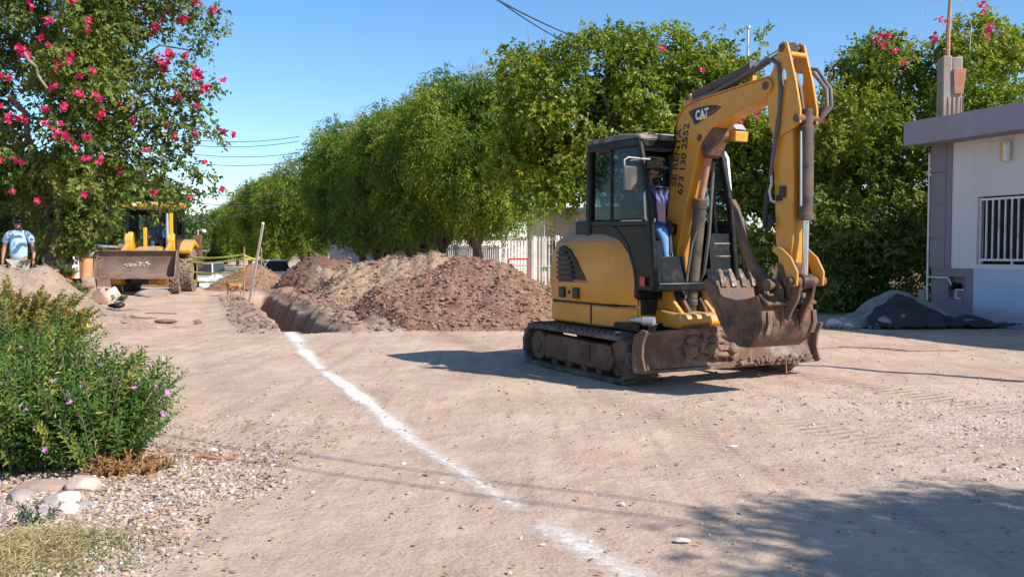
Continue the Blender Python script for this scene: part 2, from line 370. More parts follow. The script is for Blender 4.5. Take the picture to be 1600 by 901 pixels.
_c, _s = math.cos(R(27)), math.sin(R(27)); _a = (X-1.611)*_c+(Y-10.128)*_s; _b = -(X-1.611)*_s+(Y-10.128)*_c
crawl = (np.exp(-((_a+.93)/.2)**6)+np.exp(-((_a-.93)/.2)**6))*sstep(-5.5, -2.5, _b)*(1-sstep(3.5, 5.0, _b))*np.clip(.8+1.5*fbm(X*.8, Y*.8, 95, 3), 0, 1)*(1-loose)
def ground_mat():
    m, t, p, o = nodes('dirt_road_surface')
    tc = N(t, 'ShaderNodeTexCoord'); vec = tc.outputs['Object']
    big = noise(t, .55, 6, .6, vec); mid = noise(t, 3.2, 7, .65, vec); fine = noise(t, 38, 6, .75, vec)
    c = ramp(t, big, [(.3, (.48, .34, .25)), (.5, (.555, .408, .308)), (.7, (.61, .465, .36))])
    c = mixc(t, .6, c, ramp(t, mid, [(.3, (.66, .62, .6)), (.55, (1, 1, 1)), (.75, (1.1, 1.08, 1.05))]), 'MULTIPLY')
    c = mixc(t, ramp(t, noise(t, .5, 5, .6, vec), [(.50, (0, 0, 0)), (.64, (.6, .6, .6))]), c, (.43, .28, .18))
    # stretched dusty streaks along the street
    mp = N(t, 'ShaderNodeMapping'); mp.inputs['Rotation'].default_value = (0, 0, -.34); mp.inputs['Scale'].default_value = (3.2, .2, 1); t.links.new(vec, mp.inputs[0])
    c = mixc(t, .7, c, ramp(t, noise(t, 1.9, 6, .62, mp.outputs[0]), [(.36, (.74, .70, .67)), (.46, (.95, .93, .92)), (.6, (1.08, 1.07, 1.06))]), 'MULTIPLY')
    c = mixc(t, .5, c, ramp(t, noise(t, .9, 3, .5, vec), [(.35, (.8, .77, .74)), (.55, (1.0, 1.0, 1.0))]), 'MULTIPLY')
    # pebbles as voronoi cells where it is gravelly
    vo = N(t, 'ShaderNodeTexVoronoi'); vo.inputs['Scale'].default_value = 34; t.links.new(vec, vo.inputs['Vector'])
    vo2 = N(t, 'ShaderNodeTexVoronoi'); vo2.inputs['Scale'].default_value = 75; t.links.new(vec, vo2.inputs['Vector'])
    bw = N(t, 'ShaderNodeSeparateColor'); t.links.new(vo.outputs['Color'], bw.inputs[0])
    peb = ramp(t, bw.outputs[0], [(0, (.3, .24, .2)), (.4, (.48, .4, .34)), (.7, (.6, .53, .47)), (.9, (.75, .7, .64)), (1, (.4, .26, .18))])
    bw2 = N(t, 'ShaderNodeSeparateColor'); t.links.new(vo2.outputs['Color'], bw2.inputs[0])
    peb2 = ramp(t, bw2.outputs[0], [(0, (.34, .25, .2)), (.5, (.5, .39, .31)), (1, (.62, .52, .44))])
    c = mixc(t, .28, c, peb2)
    ag = N(t, 'ShaderNodeAttribute', attribute_name='gravel'); al = N(t, 'ShaderNodeAttribute', attribute_name='loose')
    gm = N(t, 'ShaderNodeMath', operation='MULTIPLY'); t.links.new(ag.outputs['Fac'], gm.inputs[0]); gm.inputs[1].default_value = .55
    c = mixc(t, gm.outputs[0], c, peb)
    dirtc = ramp(t, noise(t, 5, 8, .7, vec), [(.3, (.17, .105, .075)), (.5, (.27, .18, .13)), (.7, (.38, .27, .2))])
    c = mixc(t, al.outputs['Fac'], c, dirtc)
    speck = noise(t, 95, 3, .6, vec)
    c = mixc(t, ramp(t, speck, [(.66, (0, 0, 0)), (.7, (.6, .6, .6))]), c, (.2, .14, .1))
    t.links.new(c, p.inputs['Base Color']); p.inputs['Roughness'].default_value = .95; p.inputs['Specular IOR Level'].default_value = .15
    b = N(t, 'ShaderNodeBump'); b.inputs['Strength'].default_value = .55; b.inputs['Distance'].default_value = .03; t.links.new(fine, b.inputs['Height'])
    b2 = N(t, 'ShaderNodeBump'); b2.inputs['Strength'].default_value = .5; b2.inputs['Distance'].default_value = .08; t.links.new(mid, b2.inputs['Height']); t.links.new(b.outputs[0], b2.inputs['Normal'])
    iv = N(t, 'ShaderNodeMath', operation='SUBTRACT'); iv.inputs[0].default_value = 1; t.links.new(vo.outputs['Distance'], iv.inputs[1])
    b3 = N(t, 'ShaderNodeBump'); b3.inputs['Distance'].default_value = .02; t.links.new(iv.outputs[0], b3.inputs['Height']); t.links.new(gm.outputs[0], b3.inputs['Strength']); t.links.new(b2.outputs[0], b3.inputs['Normal'])
    last = b3
    for nm_, ang, per in (('rut', -.34, .085), ('crawl', R(27), .11)):
        at__ = N(t, 'ShaderNodeAttribute', attribute_name=nm_); mq = N(t, 'ShaderNodeMapping'); mq.inputs['Rotation'].default_value = (0, 0, -ang); t.links.new(vec, mq.inputs[0])
        wv = N(t, 'ShaderNodeTexWave', bands_direction='Y'); wv.inputs['Scale'].default_value = .314/per; wv.inputs['Distortion'].default_value = 1.2; wv.inputs['Detail'].default_value = 2; wv.inputs['Detail Scale'].default_value = 1.5; t.links.new(mq.outputs[0], wv.inputs[0])
        bb = N(t, 'ShaderNodeBump'); bb.inputs['Distance'].default_value = .012; t.links.new(wv.outputs['Fac'], bb.inputs['Height']); t.links.new(at__.outputs['Fac'], bb.inputs['Strength']); t.links.new(last.outputs[0], bb.inputs['Normal']); last = bb
        c = mixc(t, at__.outputs['Fac'], c, mixc(t, 1.0, c, (.9, .88, .86), 'MULTIPLY'))
    t.links.new(c, p.inputs['Base Color'])
    t.links.new(last.outputs[0], p.inputs['Normal'])
    return m
g = np_mesh('ground', np.stack([X, Y, Z], 2).reshape(-1, 3), F, ground_mat(), smooth=True, attrs={'gravel': grav.ravel(), 'loose': loose.ravel(), 'rut': rut.ravel(), 'crawl': crawl.ravel()})
g['kind'] = 'structure'
def surf(x, y):                       # true ground height incl. fine relief, without trench
    u, v = street(x, y); _, _, z = ground_z(np.asarray(u), np.asarray(v)); return z-trench_depth(u, v)
# chalk line: a thin sheet of lime powder on the ground, thinning at ragged edges
def chalk_mat():
    m, t, p, o = nodes('lime_powder')
    tc = N(t, 'ShaderNodeTexCoord'); a = N(t, 'ShaderNodeAttribute', attribute_name='cover')
    nz = noise(t, 17, 10, .9, tc.outputs['Object'])
    ad = N(t, 'ShaderNodeMath', operation='ADD'); t.links.new(a.outputs['Fac'], ad.inputs[0]); t.links.new(nz, ad.inputs[1])
    al = ramp(t, ad.outputs[0], [(.68, (0, 0, 0)), (.88, (.4, .4, .4)), (1.15, (.88, .88, .88))])
    c = ramp(t, noise(t, 14, 6, .7, tc.outputs['Object']), [(.3, (.6, .52, .44)), (.6, (.8, .75, .69))])
    t.links.new(c, p.inputs['Base Color']); p.inputs['Roughness'].default_value = .95
    t.links.new(al, p.inputs['Alpha']); return m
cv = np.arange(-11.9, .35, .05); cw = np.linspace(-.34, .34, 15)
CU, CV = np.meshgrid(cw, cv)
ctr = np.interp(CV, [-11.9, -11.46, -11.1, -10.75, -10.29, -9.78, -8.65, -7.6, -6.6, -5.2, -3.4, -.8, .4], [-.14, -.155, -.2, -.235, -.24, -.283, -.345, -.36, -.386, -.42, -.42, -.34, -.3])+.025*fbm(CV*.9, CV*0, 61, 3)
wid = .088+.04*fbm(CV*1.5, CV*0+4, 62, 3)+.05*sstep(-4, 0, CV)+.02*sstep(-10, -11.5, CV)
cx, cy, cz = ground_z(CU+ctr, CV); cz = cz-trench_depth(CU+ctr, CV)
cover = .55*np.exp(-(CU/(wid*1.3))**2)-.02-.22*np.exp(-((CV+10.55)/.10)**2)-.25*np.exp(-((CV+4.6)/.14)**2)+.25*fbm(CV*1.1, CU*2, 63, 3)*np.exp(-(CU/.2)**2)
cover *= sstep(.34, .22, np.abs(CU))
n1 = len(cw); i0 = (np.arange(len(cv)-1)[:, None]*n1+np.arange(n1-1)[None, :]).ravel()
ch = np_mesh('chalk_line', np.stack([cx, cy, cz+.006], 2).reshape(-1, 3), np.stack([i0, i0+1, i0+n1+1, i0+n1], 1), chalk_mat(), smooth=True, attrs={'cover': cover.ravel()})
ch['kind'] = 'structure'
# ------------------------------------------------------------------ loose stones, pebbles, leaf litter (nobody could count them)
ICO = None
def scatter_rocks(name, xs, ys, sizes, mats, zoff=.2, seed=5, base=None, parent=None, zs=None):
    rs = np.random.RandomState(seed)
    bm = bmesh.new(); bmesh.ops.create_icosphere(bm, subdivisions=1, radius=.5); bm.verts.ensure_lookup_table()
    v0 = np.array([v.co[:] for v in bm.verts]); f0 = np.array([[v.index for v in f.verts] for f in bm.faces]); bm.free()
    n = len(xs); V = v0[None]*(1+.5*(rs.rand(n, len(v0), 1)-.5))
    sc = np.stack([.7+.8*rs.rand(n), .6+.6*rs.rand(n), .35+.45*rs.rand(n)], 1)*sizes[:, None]
    V = V*sc[:, None, :]; a = rs.rand(n)*6.28; ca, sa = np.cos(a)[:, None], np.sin(a)[:, None]
    x = V[:, :, 0]*ca-V[:, :, 1]*sa; y = V[:, :, 0]*sa+V[:, :, 1]*ca
    z0 = surf(xs, ys) if zs is None else zs
    V = np.stack([x+xs[:, None], y+ys[:, None], V[:, :, 2]+(z0+sizes*zoff)[:, None]], 2)
    F = f0[None]+(np.arange(n)*len(v0))[:, None, None]
    fm = np.repeat(rs.randint(0, len(mats), n), len(f0))
    o = np_mesh(name, V.reshape(-1, 3), F.reshape(-1, 3), mats, parent=parent, fmat=fm); o['kind'] = 'stuff'; return o
rs = np.random.RandomState(4)
def sample(n, fn, b=(-10, 11, 3.2, 16)):
    x = rs.uniform(b[0], b[1], n*6); y = rs.uniform(b[2], b[3], n*6); w_ = fn(x, y); k = rs.rand(len(x)) < w_; return x[k][:n], y[k][:n]
vis = lambda x, y: (np.abs(x/y) < .62)*(trench_depth(*street(x, y)) > -.01)
gx, gy = sample(8500, lambda x, y: vis(x, y)*(.10+.3*np.clip((1-sstep(-2.8, -1.9, x-.12*y+.3))*(1-sstep(5.6, 7.5, y))*2.2, 0, 1)+.5*sstep(1.5, 4.5, x+.25*y-.8)*(1-sstep(7.0, 9.5, y))))
scatter_rocks('gravel', gx, gy, .008+.028*rs.rand(len(gx))**3.5, [m_stone, m_stonep, m_stonep, m_stoneg, m_stone, m_stonew, m_clod])['label'] = 'scattered small pebbles lying loose over the dirt road'
gx, gy = sample(11000, lambda x, y: vis(x, y)*(x < -.9)*(1-sstep(-2.5, -1.75, x-.10*y+.35*fbm(x*2, y*2, 88, 2)))*(1-sstep(5.2, 6.3, y)), (-4.2, -.9, 3.1, 6.4))
scatter_rocks('gravel', gx, gy, .010+.024*rs.rand(len(gx))**2.2, [m_stone, m_stonep, m_stoneg, m_stone, m_stonep, m_stoneg, m_stonew, m_clod], seed=9)['label'] = 'dense pale pebbles round the flowering bush at lower left'
# clods along the trench
cu = np.concatenate([rs.uniform(-1.1, -.5, 500), rs.uniform(.62, 3.6, 4500)]); cvv = np.concatenate([rs.uniform(.1, 12, 500), rs.uniform(-.5, 13, 4500)])
kx = TQ[0]+cu*SN[0]+cvv*SD[0]; ky = TQ[1]+cu*SN[1]+cvv*SD[1]
pass
m_clod2 = M('dark_earth_clod', (.19, .12, .085), .95, 0, .35, 6, .5, 30)
scatter_rocks('loose_earth', kx, ky, .02+.09*rs.rand(len(kx))**3.5, [m_clod, m_clod2], seed=12)['label'] = 'loose clods of brown earth along both sides of the trench'
# leaf litter
m_litter = leafmat('fallen_leaf', [(.3, .16, .05), (.42, .25, .1), (.2, .12, .07), (.5, .36, .16)], .1)
lx, ly = sample(2100, lambda x, y: vis(x, y)*(.06+.94*(1-sstep(-2.4, -1.2, x-.1*y+.2))*(1-sstep(6.0, 7.5, y))), (-4.5, 4, 3.1, 8))
lz = surf(lx, ly)+.012; n = len(lx); a = rs.rand(n)*6.28
lo = leaf_obj('leaf_litter', np.stack([lx, ly, lz], 1), np.stack([np.cos(a), np.sin(a), rs.rand(n)*.3], 1), np.tile([0, 0, 1.], (n, 1))+rs.randn(n, 3)*.3, .02+.025*rs.rand(n), .012+.012*rs.rand(n), m_litter)
lo['kind'] = 'stuff'; lo['label'] = 'dry fallen leaves and petals among the pebbles'
# ------------------------------------------------------------------ excavated earth mounds
def earth_mat(name, c0, c1, c2):
    m, t, p, o = nodes(name)
    tc = N(t, 'ShaderNodeTexCoord'); v = tc.outputs['Object']
    c = ramp(t, noise(t, 2.2, 8, .72, v), [(.3, c0), (.5, c1), (.72, c2)])
    vo = N(t, 'ShaderNodeTexVoronoi'); vo.inputs['Scale'].default_value = 11; t.links.new(v, vo.inputs['Vector'])
    s = N(t, 'ShaderNodeSeparateColor'); t.links.new(vo.outputs['Color'], s.inputs[0])
    c = mixc(t, .45, c, ramp(t, s.outputs[0], [(0, c0), (.6, c1), (1, c2)]))
    t.links.new(c, p.inputs['Base Color']); p.inputs['Roughness'].default_value = .97; p.inputs['Specular IOR Level'].default_value = .1
    b = N(t, 'ShaderNodeBump'); b.inputs['Strength'].default_value = 1; b.inputs['Distance'].default_value = .05; t.links.new(noise(t, 16, 9, .8, v), b.inputs['Height'])
    b2 = N(t, 'ShaderNodeBump'); b2.inputs['Strength'].default_value = .5; b2.inputs['Distance'].default_value = .05; b2.invert = True; t.links.new(vo.outputs['Distance'], b2.inputs['Height']); t.links.new(b.outputs[0], b2.inputs['Normal'])
    t.links.new(b2.outputs[0], p.inputs['Normal']); return m
m_earth = earth_mat('brown_earth', (.185, .10, .068), (.29, .172, .118), (.40, .265, .188))
m_earthp = earth_mat('pale_dry_earth', (.25, .165, .11), (.37, .265, .185), (.47, .35, .25))
m_earthd = earth_mat('shade_darkened_earth', (.12, .065, .05), (.2, .12, .085), (.28, .18, .13))  # far mound's earth, its colour darkened to stand in for the trees' shade
m_sand = earth_mat('sandy_bank_earth', (.34, .24, .175), (.44, .325, .25), (.5, .385, .3))
def mound(label, x0, x1, y0, y1, step, peaks, mat, seed, clods=600, rough=.13, csz=.11, cmats=None, trench_side=True):
    """peaks: (x, y, height, radius_x, radius_y, rotation)"""
    xs = np.arange(x0, x1, step); ys = np.arange(y0, y1, step); XX, YY = np.meshgrid(xs, ys)
    def H(x, y):
        h = np.full(np.shape(x), -9.); sm = 0
        wx = x+.25*fbm(x*.7, y*.7, seed+50, 3); wy = y+.25*fbm(x*.7+7, y*.7, seed+60, 3)
        for px_, py_, hh, rx, ry, rt in peaks:
            c, s = math.cos(rt), math.sin(rt); a = ((wx-px_)*c+(wy-py_)*s)/rx; b = (-(wx-px_)*s+(wy-py_)*c)/ry
            r = np.sqrt(a*a+b*b+.012); k = hh*(1.06-r)
            sm = sm+np.exp(np.clip(k*7, -60, 40))
        k = np.log(sm)/7
        return k
    def full(x, y):
        k = H(x, y); u_, v_ = street(x, y); k = k-(.75*np.clip(1.5+.5*vnoise(v_*1.5, 1, 77)-u_, 0, 3) if trench_side else 0); k = k-.6*np.clip(1-np.minimum(np.minimum(x-x0, x1-x), np.minimum(y-y0, y1-y))/.5, 0, 1); amp = np.clip(k*2+.3, .2, 1)
        r = fbm(x*1.7, y*1.7, seed, 3)*.9+np.abs(fbm(x*4.5, y*4.5, seed+9, 4))*.7+.25*np.abs(fbm(x*14, y*14, seed+19, 2))
        return k+amp*rough*(r*1.6-.2)
    K = full(XX, YY); G = smooth_ground(XX, YY); Zm = np.maximum(K, -.25)+G
    nx = len(xs); ny = len(ys); i0 = (np.arange(ny-1)[:, None]*nx+np.arange(nx-1)[None, :]).ravel()
    Fm = np.stack([i0, i0+1, i0+nx+1, i0+nx], 1)
    keep = (K.ravel()[Fm] > -.2).any(1)
    o = np_mesh('dirt_mound', np.stack([XX, YY, Zm], 2).reshape(-1, 3), Fm[keep], mat, smooth=True)
    tag(o, label, 'dirt mound')
    r2 = np.random.RandomState(seed); cx_ = r2.uniform(x0, x1, clods*3); cy_ = r2.uniform(y0, y1, clods*3); kk = full(cx_, cy_)
    ok = (kk > -.02); cx_, cy_, kk = cx_[ok][:clods], cy_[ok][:clods], kk[ok][:clods]
    sz = .02+csz*r2.rand(len(cx_))**3.2*1.6
    scatter_rocks('clods', cx_, cy_, sz, cmats or [mat, m_clod], seed=seed+3, parent=o, zs=kk+smooth_ground(cx_, cy_))
    return o
mound('large mound of freshly dug brown earth behind the mini excavator', -4.6, 3.6, 14.2, 20.6, .045,
      [(-.85, 17.1, 1.27, 2.35, 2.2, 0), (-.2, 16.9, 1.1, 2.0, 2.0, 0), (-1.9, 16.8, .78, 1.9, 1.9, 0), (-2.9, 16.9, .4, 1.6, 2.0, 0), (.9, 17.0, .55, 1.5, 1.5, 0)], m_earth, 101, 9000, .12, .045)
mound('pale dry earth mound with sunlit crest running behind the brown mound', -9.0, 1.5, 19.6, 28.5, .07,
      [(-2.0, 23.6, 1.35, 2.6, 2.4, .2), (-3.4, 24.2, 1.22, 2.6, 2.2, .2), (-5.0, 25.0, .85, 2.2, 2.0, .2), (-6.3, 24.6, .45, 2.0, 2.2, 0), (-4.3, 22.6, .4, 2.0, 1.5, 0)], m_earthp, 140, 3600, .18, .06, [m_earthp, m_clod])
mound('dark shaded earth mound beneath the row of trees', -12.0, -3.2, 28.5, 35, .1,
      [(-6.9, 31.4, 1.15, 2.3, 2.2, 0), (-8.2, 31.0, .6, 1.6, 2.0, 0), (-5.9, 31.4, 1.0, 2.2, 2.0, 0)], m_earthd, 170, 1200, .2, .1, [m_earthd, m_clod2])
mound('small rounded earth mound between the tan dog and the parked pickup', -12.2, -7.4, 30.4, 35, .09,
      [(-9.3, 32.6, .95, 1.75, 1.6, 0)], m_earth, 190, 300, .08, .06, trench_side=False)
mound('tall sandy earth bank below the man in the blue shirt', -12.5, -5.0, 13.4, 19.0, .06,
      [(-8.4, 16.3, 1.04, 1.1, 1.7, .2), (-9.2, 15.9, .92, 1.2, 1.6, 0), (-7.6, 15.5, .42, 1.15, 1.3, 0), (-10.1, 15.6, .78, 1.6, 1.8, 0)], m_sand, 210, 500, .05, .06, [m_sand, m_stone], trench_side=False)
# boulders and lumps you can pick out
def boulder(nm, u, v, Y, d, mat, label, seed, cat='rock', rot=(0, 0, 0), sub=3, rough=.2, z=None, group=None, cut=(.24, .42)):
    p = at(u, v, Y); zz = (gzf(p.x, p.y) if z is None else z)
    o = MB().rock((0, 0, 0), d, seed, sub, rough, rot, cut).build(nm, mat, angle=28)
    o.location = (p.x, p.y, zz+d[2]*.42); tag(o, label, cat, group); return o
boulder('earth_boulder', 484, 447, 19.0, (.30, .28, .25), m_earth, 'rounded brown boulder of earth on the spoil between trench and pale ridge', 3, 'boulder', z=at(484, 447, 19).z-.1)
boulder('earth_boulder', 473, 454, 18.7, (.24, .22, .18), m_earth, 'smaller brown earth lump just below the rounded boulder on the spoil', 4, 'boulder', z=at(473, 454, 18.7).z-.06)
boulder('rock', 138, 468, 23.0, (.50, .42, .85), m_stone, 'upright tan boulder in front of the orange pipe', 5, rot=(0, .12, .3))
boulder('rock', 155, 468, 22.6, (.50, .45, .55), m_stone, 'low brown rock leaning against the upright tan boulder', 6)
boulder('rock', 174, 462, 24.2, (.55, .5, .45), m_stonew, 'pale squarish rock beside the backhoe bucket corner', 7)
boulder('rock', 134, 476, 21.2, (.45, .3, .2), m_stonew, 'small white flat stone at the foot of the upright tan boulder', 8)
boulder('rock', 128, 482, 20.4, (.5, .35, .16), m_stone, 'flat tan stone just below the small white flat stone', 14)
o = MB().rock((0, 0, 0), (1.15, .55, .34), 9, 3, .15).build('concrete_block', m_concrete, angle=40); p = at(241, 457, 27.4)
o.location = (p.x, p.y, gzf(p.x, p.y)+.12); tag(o, 'broken concrete block lying on the ground under the backhoe bucket', 'concrete block')
# stones by the near bush
for i, (u, v, Y, d, mt, lb) in enumerate([
    (62, 762, 5.0, (.30, .17, .10), m_stone, 'long tan stone at the top of the stone cluster'),
    (124, 770, 4.95, (.17, .15, .13), m_stonep, 'pinkish angular stone under the edge of the flowering bush'),
    (98, 786, 4.72, (.18, .13, .09), m_stonew, 'cream domed stone in the middle of the stone cluster'),
    (97, 808, 4.5, (.14, .12, .10), m_stonew, 'white rounded stone, nearest and brightest of the cluster'),
    (126, 800, 4.6, (.13, .11, .06), m_stoneg, 'flat grey stone right of the white rounded stone'),
    (55, 815, 4.45, (.2, .16, .08), m_stoneg, 'flat grey brown stone behind the small weed'),
    (15, 812, 4.45, (.2, .14, .08), m_stonep, 'flat pinkish stone at the left photo edge'),
    (26, 782, 4.8, (.2, .14, .09), m_stoneg, 'grey stone just left below the long tan stone'),
    (25, 838, 4.2, (.18, .14, .07), m_stone, 'tan slab lying where the dry grass begins'),
    (76, 792, 4.68, (.12, .1, .09), m_stoneg, 'small grey stone tucked left of the cream domed stone')]):
    boulder('stone', u, v, Y, d, mt, lb, 30+i, 'stone', rot=(0, 0, .3*i), rough=.04, z=float(surf(at(u, v, Y).x, Y))-.04, sub=4, cut=(.36, .48), group='stones beside the flowering bush')
# small single things on the road
def small(nm, u, v, d, mt, lb, cat, seed, rot=(0, 0, 0), kind='rock'):
    Y = FOC*CAMZ/(v-395); p = at(u, v, Y); z = float(surf(p.x, Y))
    mb = MB()
    if kind == 'rock': mb.rock((0, 0, d[2]*.4), d, seed, 2, .3, rot)
    elif kind == 'stick': mb.tube([(-d[0]/2, 0, d[2]), (-d[0]*.2, d[1], d[2]*1.6), (d[0]*.2, -d[1]*.4, d[2]*1.2), (d[0]/2, d[1]*.6, d[2]*.8)], d[2], 6)
    o = mb.build(nm, mt, angle=50); o.location = (p.x, Y, z); o.rotation_euler[2] = rot[2]; tag(o, lb, cat); return o
small('black_bag', 180, 481, (.42, .3, .16), m_black, 'crumpled black plastic bag lying on the dirt below the backhoe', 'plastic bag', 21)
small('earth_lump', 258, 504, (.4, .25, .12), m_clod2, 'wide dark earth lump on the road left of the trench', 'dirt lump', 22)
small('earth_lump', 307, 503, (.2, .16, .1), m_clod2, 'small round dark earth lump right of the wide one', 'dirt lump', 23)
small('wooden_stick', 215, 497, (.75, .05, .02), m_twig, 'pale broken stick lying across the road below the bag', 'stick', 24, (0, 0, -.15), 'stick')
small('wooden_stick', 250, 490, (.7, .04, .012), m_wood, 'thin dark stick behind the pale broken stick', 'stick', 25, (0, 0, -.1), 'stick')
small('paper_scrap', 1148, 694, (.085, .05, .02), m_wprint, 'small white scrap of paper lying on the road in front of the excavator', 'litter', 26)
small('wooden_stick', 325, 715, (.3, .03, .012), m_rustpipe, 'short reddish brown stick right of the flowering bush', 'stick', 27, (0, 0, -.1), 'stick')
small('stone', 330, 703, (.07, .05, .035), m_stonew, 'small white stone beside the reddish brown stick', 'stone', 28)
small('stone', 722, 829, (.035, .03, .02), m_stoneg, 'single dark pebble on the road beside the chalk line', 'stone', 29)
small('stone', 1070, 856, (.07, .045, .03), m_stonew, 'pale stone at the edge of the tree shadow', 'stone', 31)
# ------------------------------------------------------------------ mini excavator. local frame: -y is forward, x to image right, z up
EX = thing('mini_excavator', 'yellow and black mini excavator with raised boom standing on the dirt road', 'excavator', (1.611, 10.128, 0), R(27))
EX.location.z = .0
def stadium(y0, y1, z0, z1, n=10, rf=None):
    """closed outline (y,z) of a track loop"""
    r = (z1-z0)/2; out = []
    for i in range(n+1):
        a = -math.pi/2-math.pi*i/n; out.append((y0+r+r*math.cos(a), (z0+z1)/2+r*math.sin(a)))      # front end (towards -y)
    for i in range(n+1):
        a = math.pi/2-math.pi*i/n; out.append((y1-r+r*math.cos(a), (z0+z1)/2+r*math.sin(a)))
    return out
def track(x0, x1):
    xc = (x0+x1)/2; side = -1 if xc < 0 else 1
    outer = stadium(-1.13, 1.08, .005, .49); inner = stadium(-1.075, 1.025, .06, .435)
    mb = MB(); b = mb.b; n = len(outer)
    O0 = [b.verts.new((x0, *p)) for p in outer]; O1 = [b.verts.new((x1, *p)) for p in outer]
    I0 = [b.verts.new((x0, *p)) for p in inner]; I1 = [b.verts.new((x1, *p)) for p in inner]
    for i in range(n):
        j = (i+1) % n
        b.faces.new((O0[i], O0[j], O1[j], O1[i])); b.faces.new((I0[j], I0[i], I1[i], I1[j]))
        b.faces.new((O0[j], O0[i], I0[i], I0[j])); b.faces.new((O1[i], O1[j], I1[j], I1[i]))
    t = mb.build('rubber_track', m_rub, EX, bevel=.015)
    # tread lugs round the loop, each a piece
    P = [Vector((0, *p)) for p in stadium(-1.13, 1.08, .005, .49, 24)]; P.append(P[0]); L = [0]
    for i in range(1, len(P)): L.append(L[-1]+(P[i]-P[i-1]).length)
    lug = MB().box((0, 0, .006), ((x1-x0)*.96, .045, .024)).build('tread_lug', m_rub, t, bevel=.008); base = lug; k = 0; cnt = 44
    for q in range(cnt):
        s = L[-1]*q/cnt; i = max(1, next(i for i in range(len(L)) if L[i] >= s)); f_ = (s-L[i-1])/max(1e-6, L[i]-L[i-1])
        p = P[i-1].lerp(P[i], f_); tg = (P[i]-P[i-1]).normalized(); nrm = Vector((0, -tg.z, tg.y))
        c = Vector((0, -.02, .247));
        if (p-c).dot(nrm) < 0: nrm = -nrm
        if nrm.z < -.9: continue
        o = base if k == 0 else put(base.copy(), t); k += 1
        o.location = (xc, p.y+nrm.y*.002, p.z+nrm.z*.002); o.rotation_euler = (math.atan2(-nrm.y, nrm.z), 0, 0)
    # frame, rollers, idler and drive sprocket
    xi = x0+.06 if side < 0 else x1-.06
    mb = MB(); mb.prism([(-.72, .10), (-.80, .2), (-.78, .34), (.62, .37), (.70, .25), (.62, .1)], xc-.13, xc+.13)
    fr = mb.build('track_frame', m_rust, EX, bevel=.02)
    xo = x0+.035 if side < 0 else x1-.035; xn = xc
    MB().prism([(-.74, .11), (-.80, .22), (-.74, .375), (.54, .39), (.58, .13)], min(xo, xn), max(xo, xn)).build('frame_cover', m_rust, EX, bevel=.012)
    MB().prism([(-.36, .15), (-.36, .335), (-.345, .335), (-.345, .15)], xo-.012, xo+.012).build('cover_seam', m_rust, EX)
    MB().cyl((x0+.05, .78, .247), (x1-.05, .78, .247), .17, n=20).cyl((x0+.02, .78, .247), (x1-.02, .78, .247), .085, n=16).build('drive_sprocket', m_rust, EX, bevel=.012)
    MB().cyl((x0+.07, -.84, .247), (x1-.07, -.84, .247), .18, n=20).build('idler_wheel', m_rust, EX, bevel=.012)
    for yy in (-.5, -.2, .12, .42): MB().cyl((x0+.06, yy, .1), (x1-.06, yy, .1), .055, n=12).build('track_roller', m_rust, EX)
track(-1.12, -.74); track(.74, 1.12)
mb = MB(); mb.box((0, .02, .34), (1.5, .9, .16)); mb.prism([(-.6, .36), (.6, .36), (.45, .48), (-.45, .48)], -.5, .5)
mb.build('undercarriage_frame', m_blk, EX, bevel=.02)
MB().cyl((0, .05, .44), (0, .05, .54), .42, n=28).build('slew_ring', m_dark, EX)
# dozer blade
prof = [(-1.30, .175), (-1.36, .19), (-1.33, .27), (-1.31, .36), (-1.33, .46), (-1.39, .545), (-1.35, .56), (-1.28, .46), (-1.26, .36), (-1.26, .27)]
mb = MB(); nx_ = 24; rings = []
for i in range(nx_+1):
    t_ = i/nx_; x_ = -1.14+2.22*t_; rings.append([(x_, p[0], p[1]+.012*math.sin(t_*7)) for p in prof])
mb.loft(rings); mb.build('dozer_blade', m_blade, EX, bevel=.006)
for s_, x_ in ((-1, -1.14), (1, 1.08)):
    MB().prism([(-1.40, .165), (-1.44, .2), (-1.39, .33), (-1.40, .45), (-1.46, .575), (-1.38, .585), (-1.25, .5), (-1.22, .3), (-1.25, .17)], x_-.014, x_+.014).build('blade_end_plate', m_blade, EX, bevel=.006)
MB().box((-.03, -1.335, .178), (2.2, .10, .03)).build('cutting_edge', m_blade, EX, bevel=.006)
for x_ in (-.38, .38): MB().box((x_, -.95, .33), (.09, .72, .12)).build('blade_arm', m_rust, EX, bevel=.015)
mb = MB(); rr = random.Random(5); mb.rock((-.28, -1.33, .42), (.62, .22, .30), 77, 3, .12)
for i in range(60): mb.rock((rr.uniform(-.58, .05), -1.38+rr.uniform(-.03, .06), rr.uniform(.30, .55)), (rr.uniform(.07, .2), rr.uniform(.06, .12), rr.uniform(.06, .15)), i, 2, .4)
mb.build('mud_on_blade', m_mud, EX, kind='stuff')
mb = MB()
for i in range(110): mb.rock((rr.uniform(.0, 1.02), -1.40+rr.uniform(-.03, .06), .205+rr.uniform(0, .05)*rr.random()), (rr.uniform(.02, .07),)*3, i+50, 1, .4)
mb.build('mud_crumbs', m_mud, EX, kind='stuff')
MB().tube([(-.36+.055*math.cos(a*.6), -1.2, .57+.055*math.sin(a*.6)) for a in range(11)], .015).build('tow_shackle', m_metalg, EX)
MB().tube([(.62, -1.42, .2), (.615, -1.43, .1), (.625, -1.43, .01), (.62, -1.42, -.02)], .006).build('hanging_wire', m_rustpipe, EX)
